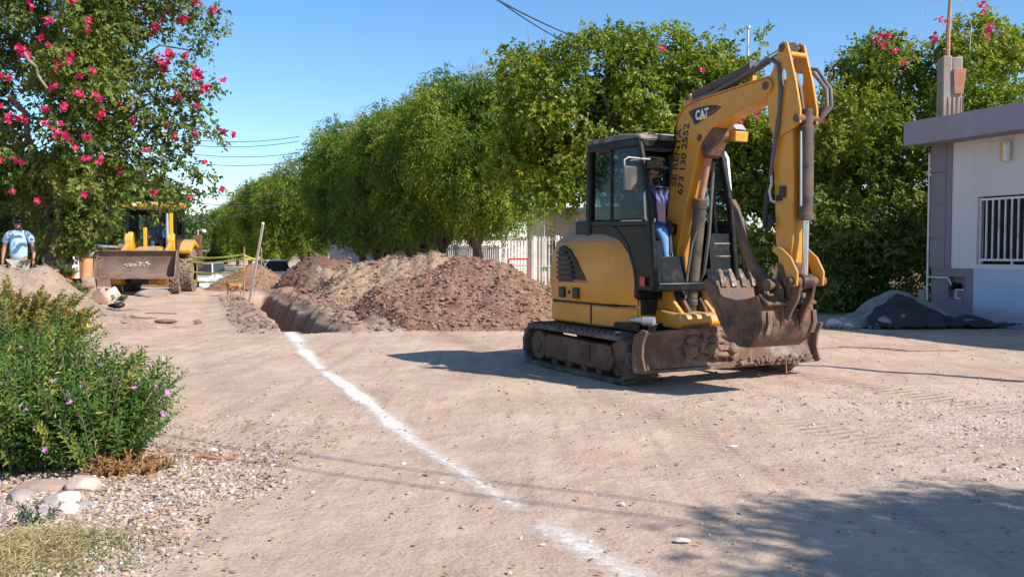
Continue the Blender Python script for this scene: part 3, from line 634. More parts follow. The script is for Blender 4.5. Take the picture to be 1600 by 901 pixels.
# ---- house: lofted footprint with a rounded tail
def foot(sx, yf, yr, n=12, tail=.5, x0=-.95, x1=.95):
    pts = [((x0+.13)*sx, yf), ((x0+.05)*sx, yf+.16), ((x0+.01)*sx, yf+.38), (x0*sx, yf+.56)]
    pts.append((x0*sx, yr-tail))
    for i in range(1, n):
        a = math.pi*i/n; pts.append(((x0+x1)/2+(-(x1-x0)/2*sx)*math.copysign(abs(math.cos(a))**.55, math.cos(a)), yr-tail+tail*math.sin(a)**.75))
    pts.append((x1*sx, yr-tail)); pts.append((x1*sx, yf+.95)); pts.append((.15, yf+.85)); return pts
def ring(z, **k): return [(p[0], p[1], z) for p in foot(**k)]
mb = MB(); mb.loft([ring(.525, sx=.97, yf=-.80, yr=.98), ring(.545, sx=1, yf=-.84, yr=1.0), ring(.735, sx=1, yf=-.84, yr=1.0), ring(.755, sx=.98, yf=-.82, yr=.98)])
hb = mb.build('lower_skirt', m_yel, EX, bevel=.01)
MB().box((-.955, -.18, .65), (.01, .012, .2)).build('skirt_seam', m_dark, EX)
# engine cover: bulging side with slanting front edge, two bands so that its dusty top is its own panel
def ering(z, sx, yf, yr, x1=.95): return [(p[0], p[1], z) for p in foot(sx, yf, yr, x1=x1)]
mb = MB(); mb.loft([ering(.772, .985, -.84, .99), ering(.80, 1.0, -.84, 1.0), ering(1.0, 1.01, -.83, 1.02), ering(1.15, 1.01, -.80, 1.02), ering(1.30, .99, -.75, 1.0), ering(1.41, .955, -.69, .955), ering(1.49, .895, -.62, .875), ering(1.54, .80, -.52, .76), ering(1.555, .68, -.42, .62)])
mb.build('engine_cover', m_yel, EX, bevel=0, angle=40)
mb = MB(); mb.loft([ering(1.43, .950, -.66, .952), ering(1.498, .897, -.60, .877), ering(1.548, .805, -.5, .765), ering(1.566, .68, -.42, .62)]); mb.build('dusty_engine_hood', m_yeldust, EX)
MB().box((0, .05, .763), (1.86, 1.3, .02)).build('body_gap', m_dark, EX)
# grille: dark swoosh panel with louvre slats, wraps at the rear left
gx0 = -.958
MB().prism([(.50, .98), (.50, 1.36), (.42, 1.39), (.26, 1.33), (.08, 1.2), (-.08, 1.04), (-.10, .985)], gx0-.006, gx0+.03).build('grille_panel', m_blk, EX, bevel=.004)
for i in range(6):
    z_ = 1.03+.055*i; yf_ = .17+.012*i*i*.55; o = MB().box((gx0-.02, (yf_+.5)/2, z_), (.035, .5-yf_, .026), (0, .5, 0)).build('louvre_slat', m_grille, EX, bevel=.004)
for i in range(6):   # slats continue round the rounded corner
    z_ = 1.03+.055*i; MB().box((gx0+.052, .60, z_), (.2, .045, .026), (0, 0, 1.35)).build('louvre_slat', m_grille, EX, bevel=.004)
MB().box((gx0-.009, .03, .998), (.006, .25, .022)).build('red_stripe', m_pink, EX)
for y_ in (.42, .12):
    fr = MB().box((gx0-.004, y_, .865), (.02, .13, .12)).build('vent_frame', m_blk, EX, bevel=.006)
    for z_ in (.84, .87, .9): MB().box((gx0-.02, y_, z_), (.014, .1, .012)).build('vent_slat', m_grille, fr)
MB().box((gx0-.004, .27, .87), (.014, .03, .035)).build('latch', m_blk, EX, bevel=.004)
# right-hand body (tank and front panel)
mb = MB(); mb.prism([(-.90, .56), (-.94, .6), (-.86, .96), (-.62, 1.0), (.2, 1.0), (.4, .56)], -.05, .95); mb.build('right_front_cover', m_yel, EX, bevel=.03, seg=3)
MB().box((.42, -.95, .60), (.98, .05, .07)).build('front_step_rail', m_yel, EX, bevel=.012)
# front deck between cover and cab
mb = MB(); mb.prism([(-.86, .60), (-.86, .82), (-.66, .9), (-.3, .9), (-.3, .6)], -.80, .2); mb.build('floor_deck', m_yel, EX, bevel=.015)
fr = MB().box((-.805, -.75, .74), (.03, .16, .17)).build('side_vent', m_yeldust, EX, bevel=.008)
for i in range(5): MB().box((-.825, -.75, .68+.03*i), (.012, .12, .014)).build('vent_slat', m_blk, fr)
MB().prism([(-1.0, .52), (-1.0, .60), (-.3, .60), (-.3, .52)], -.92, .3).build('deck_underside', m_blk, EX, bevel=.01)
MB().box((-.70, -.875, .76), (.2, .02, .16)).build('deck_opening', m_dark, EX, bevel=.005)
# swing cylinder
MB().cyl((-.86, -.80, .63), (-.86, -1.0, .63), .028).cyl((-.86, -1.0, .63), (-.80, -1.1, .63), .045).build('swing_cylinder', m_metalg, EX)
# black fender between the engine cover and the cab
mb = MB(); mb.loft([[(x_, -.88, .84), (x_, -.84, 1.12), (x_, -.72, 1.38), (x_, -.5, 1.57), (x_, -.2, 1.66), (x_, .35, 1.66), (x_, .35, .84)] for x_ in (-.838, -.80, .15)])
mb.build('cab_fender', m_blk, EX, bevel=.02)
MB().box((-.86, -.98, 1.02), (.006, .08, .09)).build('reflector', m_rprint, EX)
# ---- cab (x -.78 .. .18)
cx0, cx1 = -.82, .20
def post(pts, r, nm='cab_post', mt=None, n=8): return MB().tube(pts, r, n).build(nm, mt or m_blk, EX)
def beam(a, b, wd, hg, nm='cab_post', mt=None):
    a = Vector(a); b = Vector(b); mb = MB(); d = b-a; q = d.to_track_quat('Z', 'Y').to_matrix().to_4x4()
    v = bmesh.ops.create_cube(mb.b, size=1)['verts']
    for p in v: p.co = Vector((p.co.x*wd, p.co.y*hg, p.co.z*d.length))
    mb._x(v, Matrix.Translation((a+b)/2) @ q); return mb.build(nm, mt or m_blk, EX, bevel=.018)
for x_ in (cx0, cx1):
    beam((x_, -1.13, .95), (x_, -1.04, 1.75), .06, .075); beam((x_, -1.045, 1.72), (x_, -.86, 2.42), .06, .075)
    beam((x_, .06, 1.0), (x_, .04, 2.42), .08, .09)
    beam((x_, -.90, 2.405), (x_, .06, 2.43), .09, .09, 'roof_rail'); beam((x_, -1.05, 1.60), (x_, .06, 1.62), .06, .07, 'window_sill')
    beam((x_, -.37, 1.62), (x_, -.37, 2.40), .035, .04, 'window_divider', m_dark)
beam((cx0, -.87, 2.40), (cx1, -.87, 2.41), .09, .09, 'roof_rail'); beam((cx0, .05, 2.42), (cx1, .05, 2.42), .08, .08, 'roof_rail')
beam((cx0, -1.13, .97), (cx1, -1.13, .97), .08, .09, 'cab_sill'); beam((cx0, .05, 1.62), (cx1, .05, 1.62), .07, .07, 'window_sill')
mb = MB(); mb.prism([(-.93, 2.43), (-.90, 2.485), (-.6, 2.52), (0, 2.52), (.09, 2.49), (.11, 2.44)], cx0-.03, cx1+.03); mb.build('cab_roof', m_blkdust, EX, bevel=.035, seg=3)
mb = MB(); mb.box((-.29, -.38, 2.523), (.72, .62, .02)); mb.build('roof_hatch', m_yeldust, EX, bevel=.01)
# side panels, door
MB().prism([(-1.12, .93), (-1.03, 1.60), (.08, 1.60), (.08, .93)], cx0-.012, cx0+.012).build('door_panel', m_blk, EX, bevel=.006)
MB().prism([(-1.12, .93), (-1.03, 1.60), (.08, 1.60), (.08, .93)], cx1-.012, cx1+.012).build('side_panel', m_blk, EX, bevel=.006)
MB().box((-.29, .07, 1.28), (.95, .02, .65)).build('rear_panel', m_blk, EX)
MB().box((-.29, -.45, .95), (.98, 1.3, .03)).build('cab_floor', m_blk, EX)
g1 = MB().prism([(-1.0, 1.65), (-.86, 2.36), (-.39, 2.37), (-.39, 1.65)], cx0-.004, cx0+.004).build('door_window', m_glass, EX, smooth=False)
MB().prism([(-.35, 1.65), (-.35, 2.37), (.02, 2.37), (.02, 1.65)], cx0-.004, cx0+.004).build('side_window', m_glass, EX, smooth=False)
MB().prism([(-1.0, 1.65), (-.86, 2.36), (.02, 2.37), (.02, 1.65)], cx1-.004, cx1+.004).build('side_window', m_glass, EX, smooth=False)
MB().box((-.29, .055, 2.0), (.9, .008, .7)).build('rear_window', m_glass, EX, smooth=False)
# lower front: louvred black panel right of the boom
mb = MB(); mb.prism([(-1.12, .98), (-1.065, 1.5), (-1.05, 1.5), (-1.10, .98)], -.10, cx1-.04); mb.build('front_lower_panel', m_blk, EX)
mb = MB(); mb.prism([(-1.12, .98), (-1.075, 1.42), (-1.06, 1.42), (-1.10, .98)], cx0+.02, -.70); mb.build('front_lower_panel', m_blk, EX)
MB().prism([(-1.13, .96), (-1.09, 1.27), (-1.07, 1.27), (-1.11, .96)], -.72, -.42).build('kick_panel', m_blk, EX, bevel=.006)
for z_ in (1.12, 1.27, 1.4): MB().box((.06, -1.115+(z_-1)*.1, z_), (.2, .012, .012)).build('panel_rib', m_blkdust, EX)
beam((.02, -1.10, 1.0), (.04, -.88, 2.38), .03, .04, 'windscreen_bar')
beam((cx1+.045, -1.08, 1.05), (cx1+.03, -.9, 2.3), .05, .05, 'corner_pillar', m_blkdust)
MB().prism([(-.95, 1.95), (-.90, 2.30), (-.84, 2.38), (-.80, 2.2)], cx1+.05, cx1+.10).build('corner_light', m_metalg, EX, bevel=.01)
for i in range(5): MB().cyl((.02+.035*i, -1.13, .93), (.02+.035*i, -1.14, 1.06), .012, n=6).build('hydraulic_fitting', m_metalg, EX)
# right side handrail
MB().tube([(cx1+.14, -1.0, 1.0), (cx1+.2, -1.03, 1.05), (cx1+.2, -1.0, 1.25), (cx1+.06, -1.0, 1.28)], .012).build('handrail', m_blk, EX)
# seat and console
MB().box((-.29, -.35, 1.22), (.46, .46, .14)).build('seat_cushion', m_seat, EX, bevel=.04, seg=3)
MB().box((-.29, -.10, 1.58), (.44, .12, .62), (-.12, 0, 0)).build('seat_back', m_seat, EX, bevel=.04, seg=3)
for x_ in (-.60, .03): MB().box((x_, -.5, 1.3), (.14, .45, .22)).cyl((x_, -.68, 1.4), (x_, -.72, 1.56), .02, .028).build('control_console', m_seat, EX, bevel=.02)
# mirror on the door post
MB().box((cx0-.06, -.96, 2.22), (.10, .2, .012)).tube([(cx0-.02, -.96, 2.23), (cx0-.24, -1.02, 2.23), (cx0-.30, -1.04, 2.2), (cx0-.29, -1.04, 2.0)], .008).build('mirror_bracket', m_metalg, EX)
mr = MB().box((cx0-.24, -1.05, 2.02), (.17, .035, .25), (0, 0, .15)).build('mirror', m_grille, EX, bevel=.02); MB().box((cx0-.235, -1.028, 2.02), (.14, .006, .21), (0, 0, .15)).build('mirror_glass', m_bright, mr)
MB().tube([(cx0-.05, -1.06, 1.62), (cx0-.07, -1.07, 1.66), (cx0-.07, -1.05, 1.88), (cx0-.05, -1.03, 1.9)], .011).build('grab_handle', m_metalg, EX)
MB().tube([(cx0-.05, -.62, 1.63), (cx0-.05, -.99, 1.625)], .007).build('window_channel', m_metalg, EX)
# ---- swing bracket and boom foot
BX0, BX1 = -.42, -.22
mb = MB(); mb.prism([(-.86, .56), (-1.28, .56), (-1.32, .62), (-1.28, .70), (-1.02, .72), (-.86, .74)], -.62, -.08); mb.build('swing_bracket', m_yel, EX, bevel=.02)
for x_ in (-.515, -.125):
    MB().prism([(-.98, .66), (-.84, .74), (-.80, 1.02), (-.82, 1.14), (-.87, 1.19), (-.93, 1.15), (-.98, 1.0), (-1.05, .82), (-1.2, .7)], x_-.022, x_+.022).build('bracket_ear', m_yel, EX, bevel=.008)
    MB().prism([(-.98, .6), (-1.18, .6), (-1.17, .74), (-1.06, .86), (-.97, .86), (-.9, .72)], x_*.55-.14-.02, x_*.55-.14+.02).build('cylinder_lug', m_rust, EX, bevel=.006)
MB().cyl((-.57, -.87, 1.07), (-.07, -.87, 1.07), .042).build('boom_foot_pin', m_rust, EX, bevel=.006)
MB().box((-.36, -1.285, .63), (.16, .02, .05)).build('bracket_slot', m_dark, EX, bevel=.008)
# ---- boom
boom = [(-.80, 1.02), (-.745, 1.25), (-.82, 1.79), (-.915, 2.52), (-.955, 2.64), (-1.03, 2.72), (-1.12, 2.765), (-1.31, 2.79), (-2.24, 2.84), (-2.31, 2.80), (-2.32, 2.73), (-2.25, 2.685), (-1.78, 2.59), (-1.47, 2.49), (-1.32, 2.37), (-1.25, 2.22), (-1.10, 1.77), (-.96, 1.3), (-.93, 1.0), (-.87, .98)]
mb = MB(); mb.prism(boom, BX0, BX1); mb.build('boom', m_yel, EX, bevel=.008)
# weld flanges on the outer edge of the boom
top = boom[1:9]
mb = MB(); mb.prism([*top, *[(p[0]+.0, p[1]+.014) for p in top[::-1]]], BX0-.012, BX1+.012); mb.build('boom_top_plate', m_yel, EX, bevel=.003)
MB().cyl((BX0-.035, -2.245, 2.765), (BX1+.035, -2.245, 2.765), .065, n=20).build('boom_end_boss', m_yel, EX, bevel=.008)
MB().cyl((BX0-.045, -2.245, 2.765), (BX1+.045, -2.245, 2.765), .04, n=16).build('pivot_pin', m_rust, EX, bevel=.005)
MB().prism([(-1.30, 2.36), (-1.34, 2.22), (-1.42, 2.24), (-1.52, 2.42), (-1.5, 2.5)], BX0+.01, BX1-.01).build('cylinder_bracket', m_rust, EX, bevel=.008)
MB().cyl((BX0-.012, -1.30, 2.42), (BX1+.012, -1.30, 2.42), .035).build('pivot_pin', m_rust, EX, bevel=.004)
# cable lug with stick cylinder base
for x_ in (-.385, -.255): MB().prism([(-1.02, 2.73), (-1.0, 2.82), (-1.05, 2.88), (-1.12, 2.88), (-1.18, 2.78)], x_-.014, x_+.014).build('cylinder_lug', m_yel, EX, bevel=.005)
MB().cyl((-.41, -1.08, 2.845), (-.23, -1.08, 2.845), .03).build('pivot_pin', m_rust, EX)
cyb = MB().cyl((-.32, -1.08, 2.85), (-.32, -1.94, 2.985), .058, n=18).cyl((-.32, -1.90, 2.979), (-.32, -1.955, 2.988), .066, n=18).build('stick_cylinder', m_cylb, EX, bevel=.006)
MB().cyl((-.32, -1.94, 2.985), (-.32, -2.37, 3.09), .03, n=14).build('cylinder_rod', m_bright, EX)
MB().box((-.32, -1.93, 2.90), (.05, .05, .14)).build('cylinder_support', m_yel, EX, bevel=.005)
for dx in (-.05, -.1): MB().tube([(-.32+dx, -1.2, 2.80), (-.32+dx, -1.5, 2.83), (-.32+dx, -1.85, 2.90), (-.32+dx, -2.1, 2.96), (-.34+dx, -2.26, 3.0), (-.38+dx*.6, -2.38, 2.93), (-.40+dx*.5, -2.42, 2.7), (-.44, -2.36+dx*.3, 2.4), (-.44, -2.32, 2.1), (-.44, -2.30, 1.95)], .017).build('hydraulic_hose', m_hose, EX)
# boom lift cylinder in front of the boom
MB().cyl((-.32, -1.04, .70), (-.32, -1.20, 1.83), .064, n=20).cyl((-.32, -1.185, 1.74), (-.32, -1.2, 1.84), .074, n=20).cyl((-.32, -1.05, .78), (-.32, -1.06, .84), .072, n=20).build('boom_cylinder', m_cylb, EX, bevel=.008)
MB().cyl((-.32, -1.2, 1.83), (-.32, -1.36, 2.40), .034, n=14).build('cylinder_rod', m_rustpipe, EX)
MB().tube([(-.42, -1.10, .85), (-.43, -1.14, 1.1), (-.42, -1.2, 1.4), (-.4, -1.24, 1.5), (-.36, -1.26, 1.52)], .014).build('hydraulic_hose', m_hose, EX)
MB().tube([(-.20, -1.02, 1.0), (-.19, -1.1, 1.1), (-.21, -1.2, 1.5), (-.2, -1.22, 1.9), (-.21, -1.26, 2.2)], .017).build('hydraulic_hose', m_hose, EX)
MB().tube([(-.47, -.9, 1.15), (-.52, -.98, 1.3), (-.50, -.95, 1.5), (-.46, -.88, 1.62)], .022).build('hydraulic_hose', m_wire, EX)
MB().tube([(-.37, -1.02, .9), (-.43, -1.06, .94), (-.46, -1.08, .98)], .012).build('hose_clamp', m_wprint, EX)
# work light under the elbow
wl = MB().box((-.12, -1.50, 2.43), (.16, .13, .10), (.15, 0, 0)).build('work_light', m_yel, EX, bevel=.01)
MB().prism([(-1.44, 2.48), (-1.56, 2.49), (-1.5, 2.55), (-1.44, 2.54)], -.19, -.06).build('light_bracket', m_metalg, wl)
# ---- stick: box section with side plates
SX0, SX1 = -.41, -.23
stick = [(-2.25, 2.69), (-2.28, 2.31), (-2.31, 1.89), (-2.335, 1.40), (-2.37, 1.22), (-2.50, 1.16), (-2.535, 1.40), (-2.54, 1.88), (-2.52, 2.37), (-2.50, 2.55), (-2.30, 2.75)]
MB().prism(stick, SX0+.006, SX1-.006).build('stick', m_yel, EX, bevel=.008)
pl = [(-2.40, 3.115), (-2.36, 3.09), (-2.345, 2.98), (-2.26, 2.84), (-2.235, 2.70), (-2.25, 2.5), (-2.30, 2.3), (-2.50, 2.34), (-2.62, 2.39), (-2.645, 2.43), (-2.63, 2.50), (-2.57, 2.76), (-2.465, 3.10), (-2.43, 3.125)]
def plate_with_hole(x_, pts, hy, hz, ry, rz_):
    # ring of the outline bridged to an elliptical hole by angle
    mb = MB(); b = mb.b; n = 40; c = Vector((0, hy, hz)); outer = []
    for i in range(n):
        a = 2*math.pi*i/n; d = Vector((math.cos(a), math.sin(a))); best = None
        for j in range(len(pts)):
            p = Vector(pts[j]); q = Vector(pts[(j+1) % len(pts)]); e = q-p; cr = d.x*e.y-d.y*e.x
            if abs(cr) < 1e-9: continue
            wv = p-Vector((hy, hz)); t_ = (wv.x*e.y-wv.y*e.x)/cr; s_ = (wv.x*d.y-wv.y*d.x)/cr
            if t_ > 0 and -1e-6 <= s_ <= 1+1e-6 and (best is None or t_ > best): best = t_
        outer.append((hy+d.x*best, hz+d.y*best))
    inner = [(hy+ry*math.cos(2*math.pi*i/n), hz+rz_*math.sin(2*math.pi*i/n)) for i in range(n)]
    vv = [[b.verts.new((xx, *p)) for p in L_] for xx in (x_-.011, x_+.011) for L_ in (outer, inner)]
    for i in range(n):
        j = (i+1) % n
        b.faces.new((vv[0][i], vv[0][j], vv[1][j], vv[1][i])); b.faces.new((vv[2][j], vv[2][i], vv[3][i], vv[3][j]))
        b.faces.new((vv[0][j], vv[0][i], vv[2][i], vv[2][j])); b.faces.new((vv[1][i], vv[1][j], vv[3][j], vv[3][i]))
    return mb.build('stick_side_plate', m_yel, EX, bevel=.003)
for x_ in (SX0-.006, SX1+.006): plate_with_hole(x_, pl, -2.42, 2.80, .045, .085)
MB().cyl((SX0-.025, -2.405, 3.065), (SX1+.025, -2.405, 3.065), .036, n=16).build('pivot_pin', m_rust, EX, bevel=.004)
MB().cyl((SX0-.002, -2.475, 3.0), (SX1+.002, -2.475, 3.0), .026, n=12).build('spacer_tube', m_yel, EX)
MB().cyl((SX0-.03, -2.595, 2.44), (SX1+.03, -2.595, 2.44), .036, n=16).build('pivot_pin', m_rust, EX, bevel=.004)
MB().cyl((-.32, -2.36, 3.07), (-.32, -2.44, 3.07), .05).build('rod_eye', m_rust, EX)
# bucket cylinder in front of the stick
MB().cyl((-.32, -2.60, 2.52), (-.32, -2.60, 2.36), .05, n=18).cyl((-.32, -2.60, 2.38), (-.32, -2.605, 1.60), .06, n=20).cyl((-.32, -2.605, 1.64), (-.32, -2.605, 1.58), .068, n=20).build('bucket_cylinder', m_cylb, EX, bevel=.006)
MB().cyl((-.32, -2.605, 1.6), (-.32, -2.60, 1.08), .028, n=14).build('cylinder_rod', m_bright, EX)
MB().tube([(-.385, -2.6, 2.33), (-.395, -2.615, 2.0), (-.385, -2.61, 1.7)], .01).build('hydraulic_line', m_metalg, EX)
for dx, dz in ((.0, 0), (.05, .03)):
    MB().tube([(SX1+.03+dx, -2.34, 2.9+dz), (SX1+.08+dx, -2.5, 2.86+dz), (SX1+.11+dx, -2.62, 2.7), (SX1+.08+dx, -2.66, 2.55), (SX1+.04, -2.6, 2.42), (-.24, -2.56, 2.3)], .018).build('hydraulic_hose', m_hose, EX)
MB().tube([(-.33, -2.46, 2.85), (-.32, -2.52, 2.7), (-.3, -2.54, 2.5), (-.28, -2.53, 2.35)], .018).build('hydraulic_hose', m_hose, EX)
# hose loop hanging on the left of the stick
MB().tube([(-.44, -2.31, 1.98), (-.455, -2.33, 1.9), (-.45, -2.30, 1.84), (-.455, -2.33, 1.76), (-.44, -2.37, 1.74)], .012).build('hose_hook', m_metalg, EX)
MB().tube([(-.43, -2.28, 1.9), (-.45, -2.25, 1.7), (-.44, -2.24, 1.55), (-.46, -2.28, 1.5), (-.45, -2.33, 1.55), (-.44, -2.30, 1.63)], .022).build('hydraulic_hose', m_wire, EX)
MB().box((SX0-.004, -2.42, 1.83), (.012, .07, .10)).box((SX0-.004, -2.38, 1.78), (.012, .06, .05)).build('painted_over_patch', m_ink, EX)
# linkage
def arc_plate(nm, x_, pts, wd, th, mt): 
    """curved flat bar along pts (y,z)"""
    P = [Vector(p) for p in pts]; A = []; B = []
    for i, p in enumerate(P):
        t_ = (P[min(i+1, len(P)-1)]-P[max(i-1, 0)]).normalized(); n_ = Vector((-t_.y, t_.x)); w_ = wd[i] if isinstance(wd, (list, tuple)) else wd
        A.append(tuple(p+n_*w_/2)); B.append(tuple(p-n_*w_/2))
    return MB().prism(A+B[::-1], x_-th/2, x_+th/2).build(nm, mt, EX, bevel=.005)
for x_ in (-.47, -.17): arc_plate('bucket_link', x_, [(-2.38, 1.34), (-2.46, 1.31), (-2.55, 1.23), (-2.61, 1.12), (-2.62, 1.02)], [.05, .08, .11, .13, .09], .022, m_yel)
MB().cyl((-.53, -2.60, 1.06), (-.10, -2.60, 1.06), .042, n=18).cyl((-.38, -2.60, 1.06), (-.26, -2.60, 1.06), .062, n=18).build('link_pin', m_rust, EX, bevel=.005)
for x_ in (-.40, -.24): arc_plate('power_link', x_, [(-2.60, 1.06), (-2.58, .92), (-2.50, .80), (-2.46, .74)], [.09, .07, .07, .09], .03, m_rust)
MB().prism([(-2.34, 1.25), (-2.31, 1.0), (-2.36, .9), (-2.46, .9), (-2.50, 1.1), (-2.52, 1.22)], -.38, -.26).build('stick_nose', m_rust, EX, bevel=.01)
MB().cyl((-.50, -2.36, 1.02), (-.14, -2.36, 1.02), .038, n=16).cyl((-.53, -2.36, 1.02), (-.5, -2.36, 1.02), .055, n=16).build('bucket_pin', m_rust, EX, bevel=.005)
# thumb
arc_plate('thumb', -.44, [(-1.81, 1.79), (-1.87, 1.70), (-1.93, 1.52), (-1.99, 1.34), (-2.09, 1.18), (-2.22, 1.07), (-2.36, 1.0)], [.03, .05, .06, .07, .10, .11, .1], .05, m_rust)
# bucket shell
bk = [(-1.70, 1.04), (-1.775, .86), (-1.87, .70), (-2.0, .545), (-2.15, .475), (-2.28, .475), (-2.39, .545), (-2.45, .68), (-2.44, .84), (-2.38, .93)]
bx0, bx1 = -.64, -.07
mb = MB(); inner = []
P = [Vector(p) for p in bk]
for i, p in enumerate(P):
    t_ = (P[min(i+1, len(P)-1)]-P[max(i-1, 0)]).normalized(); n_ = Vector((t_.y, -t_.x)); c_ = Vector((-2.1, .85))
    if (c_-p).dot(n_) < 0: n_ = -n_
    inner.append(tuple(p+n_*.018))
mb.prism(bk+inner[::-1], bx0, bx1); shell = mb.build('bucket_shell', m_rust, EX, bevel=.004)
for x_ in (bx0, bx1):
    sp = [(-1.70, 1.02), (-1.80, .965), (-1.93, .905), (-2.10, .885), (-2.25, .90), (-2.38, .935)]+[p for p in bk[::-1][1:]]
    MB().prism(sp, x_-.012, x_+.012).build('bucket_side_plate', m_rust, EX, bevel=.005)
    MB().prism([(-1.66, 1.04), (-1.72, 1.07), (-1.84, 1.0), (-1.88, .90), (-1.80, .84), (-1.74, .90)], x_-.02, x_+.02).build('side_cutter', m_rust, EX, bevel=.005)
for i in range(5):
    x_ = bx0+.04+i*(bx1-bx0-.08)/4
    mb = MB(); mb.loft([[(x_-.032, -1.73, .98), (x_+.032, -1.73, .98), (x_+.032, -1.76, .99), (x_-.032, -1.76, .99)], [(x_-.03, -1.695, 1.06), (x_+.03, -1.695, 1.06), (x_+.03, -1.735, 1.065), (x_-.03, -1.735, 1.065)], [(x_-.018, -1.665, 1.15), (x_+.018, -1.665, 1.15), (x_+.018, -1.678, 1.155), (x_-.018, -1.678, 1.155)]])
    mb.build('bucket_tooth', m_tooth, EX, bevel=.004)
MB().box(((bx0+bx1)/2, -2.44, .9), (.56, .14, .02), (.6, 0, 0)).build('bucket_top_plate', m_rust, EX)
for x_ in (-.43, -.21): MB().prism([(-2.30, .90), (-2.30, 1.02), (-2.38, 1.08), (-2.45, 1.0), (-2.47, .82), (-2.47, .7), (-2.40, .58), (-2.3, .7)], x_-.016, x_+.016).build('bucket_ear', m_rust, EX, bevel=.006)
for x_ in (-.58, -.06): MB().prism([(-2.40, .60), (-2.44, .60), (-2.475, .7), (-2.46, .8), (-2.42, .8)], x_-.02, x_+.02).build('wear_strip', m_blade, EX)
mb = MB()
for i in range(60): mb.rock((rr.uniform(bx0+.05, bx1-.05), rr.uniform(-2.3, -1.95), rr.uniform(.55, .68)), (rr.uniform(.06, .2),)*3, i+200, 1, .4)
mb.build('earth_in_bucket', m_mud, EX, kind='stuff')
# ---- decals: text and emblem standing a hair off the boom's left face
def text_obj(s, size, mat, parent, M4, name='lettering', off=.012, sx=1.0, shear=0):
    cu = bpy.data.curves.new(name, 'FONT'); cu.body = s; cu.size = size; cu.offset = off*size; cu.align_x = 'LEFT'; cu.extrude = 0; cu.shear = shear
    ob = bpy.data.objects.new(name, cu); COL.objects.link(ob); dg = bpy.context.evaluated_depsgraph_get()
    me = bpy.data.meshes.new_from_object(ob.evaluated_get(dg)); bpy.data.objects.remove(ob); me.materials.clear(); me.materials.append(mat)
    me.transform(M4 @ Matrix.Diagonal((sx, 1, 1, 1))); me.name = name
    return put(bpy.data.objects.new(name, me), parent)
def face_M(org, right, up):
    r_ = Vector(right).normalized(); u_ = Vector(up).normalized(); n_ = r_.cross(u_)
    m_ = Matrix.Identity(4)
    for i in range(3): m_[i][0] = r_[i]; m_[i][1] = u_[i]; m_[i][2] = n_[i]; m_[i][3] = org[i]
    return m_
xd = BX0-.0035
d1 = Vector((0, -.105, .74)).normalized(); u1 = Vector((0, d1.z, -d1.y))      # reading direction runs up the boom, seen from -x
text_obj('SE RENTA', .118, m_ink, EX, face_M((xd, -.938, 1.97), d1, u1), off=.02, sx=1.12)
text_obj('673 130 2552', .118, m_ink, EX, face_M((xd, -1.040, 1.88), d1, u1), off=.02, sx=1.08)
MB().prism([(-.845, 1.50), (-.85, 1.61), (-.965, 1.59), (-.95, 1.48)], xd-.002, xd+.001).build('warning_decal', m_ink, EX, smooth=False)
MB().prism([(-.87, 1.515), (-.872, 1.57), (-.90, 1.565), (-.898, 1.51)], xd-.004, xd-.002).build('decal_mark', m_yprint, EX, smooth=False)
MB().prism([(-1.13, 2.695), (-1.25, 2.715), (-1.42, 2.715), (-1.53, 2.705), (-1.62, 2.675), (-1.55, 2.64), (-1.40, 2.60), (-1.235, 2.555), (-1.19, 2.62)], xd-.002, xd+.001).build('emblem_field', m_ink, EX, smooth=False)
d2 = Vector((0, -1, .03)).normalized(); u2 = Vector((0, -d2.z, -d2.y)); u2 = Vector((0, .03, 1)).normalized()
MB().prism([(-1.315, 2.588), (-1.365, 2.655), (-1.42, 2.60)], xd-.0032, xd-.002).build('emblem_triangle', m_yprint, EX, smooth=False)
text_obj('CAT', .125, m_wprint, EX, face_M((xd-.0045, -1.245, 2.60), d2, u2), off=.035, sx=.8)
MB().prism([(-1.43, 2.625), (-1.60, 2.672), (-1.595, 2.68), (-1.425, 2.636)], xd-.0035, xd-.002).build('emblem_line', m_rprint, EX, smooth=False)
# ------------------------------------------------------------------ figures grown from a skeleton with the skin modifier
def skin_mesh(name, J, E_, mat, parent, sub=2, root=None, label=None, merge=None):
    """J: name -> (pos, (rx, ry)); E_: list of name pairs"""
    keys = list(J); idx = {k: i for i, k in enumerate(keys)}
    me = bpy.data.meshes.new(name); me.from_pydata([tuple(J[k][0]) for k in keys], [(idx[a], idx[b]) for a, b in E_], []); me.update()
    o = bpy.data.objects.new(name, me); COL.objects.link(o)
    m = o.modifiers.new('skin', 'SKIN'); m.use_smooth_shade = True; m.branch_smoothing = .3
    lay = me.skin_vertices[0].data if me.skin_vertices else None
    if lay is None:
        bpy.context.view_layer.objects.active = o; lay = me.skin_vertices[0].data
    for i, k in enumerate(keys):
        r_ = J[k][1]; lay[i].radius = r_ if isinstance(r_, tuple) else (r_, r_); lay[i].use_root = (k == (root or keys[0]))
    s = o.modifiers.new('sub', 'SUBSURF'); s.levels = sub; s.render_levels = sub
    dg = bpy.context.evaluated_depsgraph_get(); nm = bpy.data.meshes.new_from_object(o.evaluated_get(dg)); bpy.data.objects.remove(o)
    nm.materials.clear(); nm.materials.append(mat); nm.name = name
    nm.polygons.foreach_set('use_smooth', [True]*len(nm.polygons))
    q = put(bpy.data.objects.new(name, nm), parent)
    if label: q['label'] = label
    return q
def V3(*a): return Vector(a)
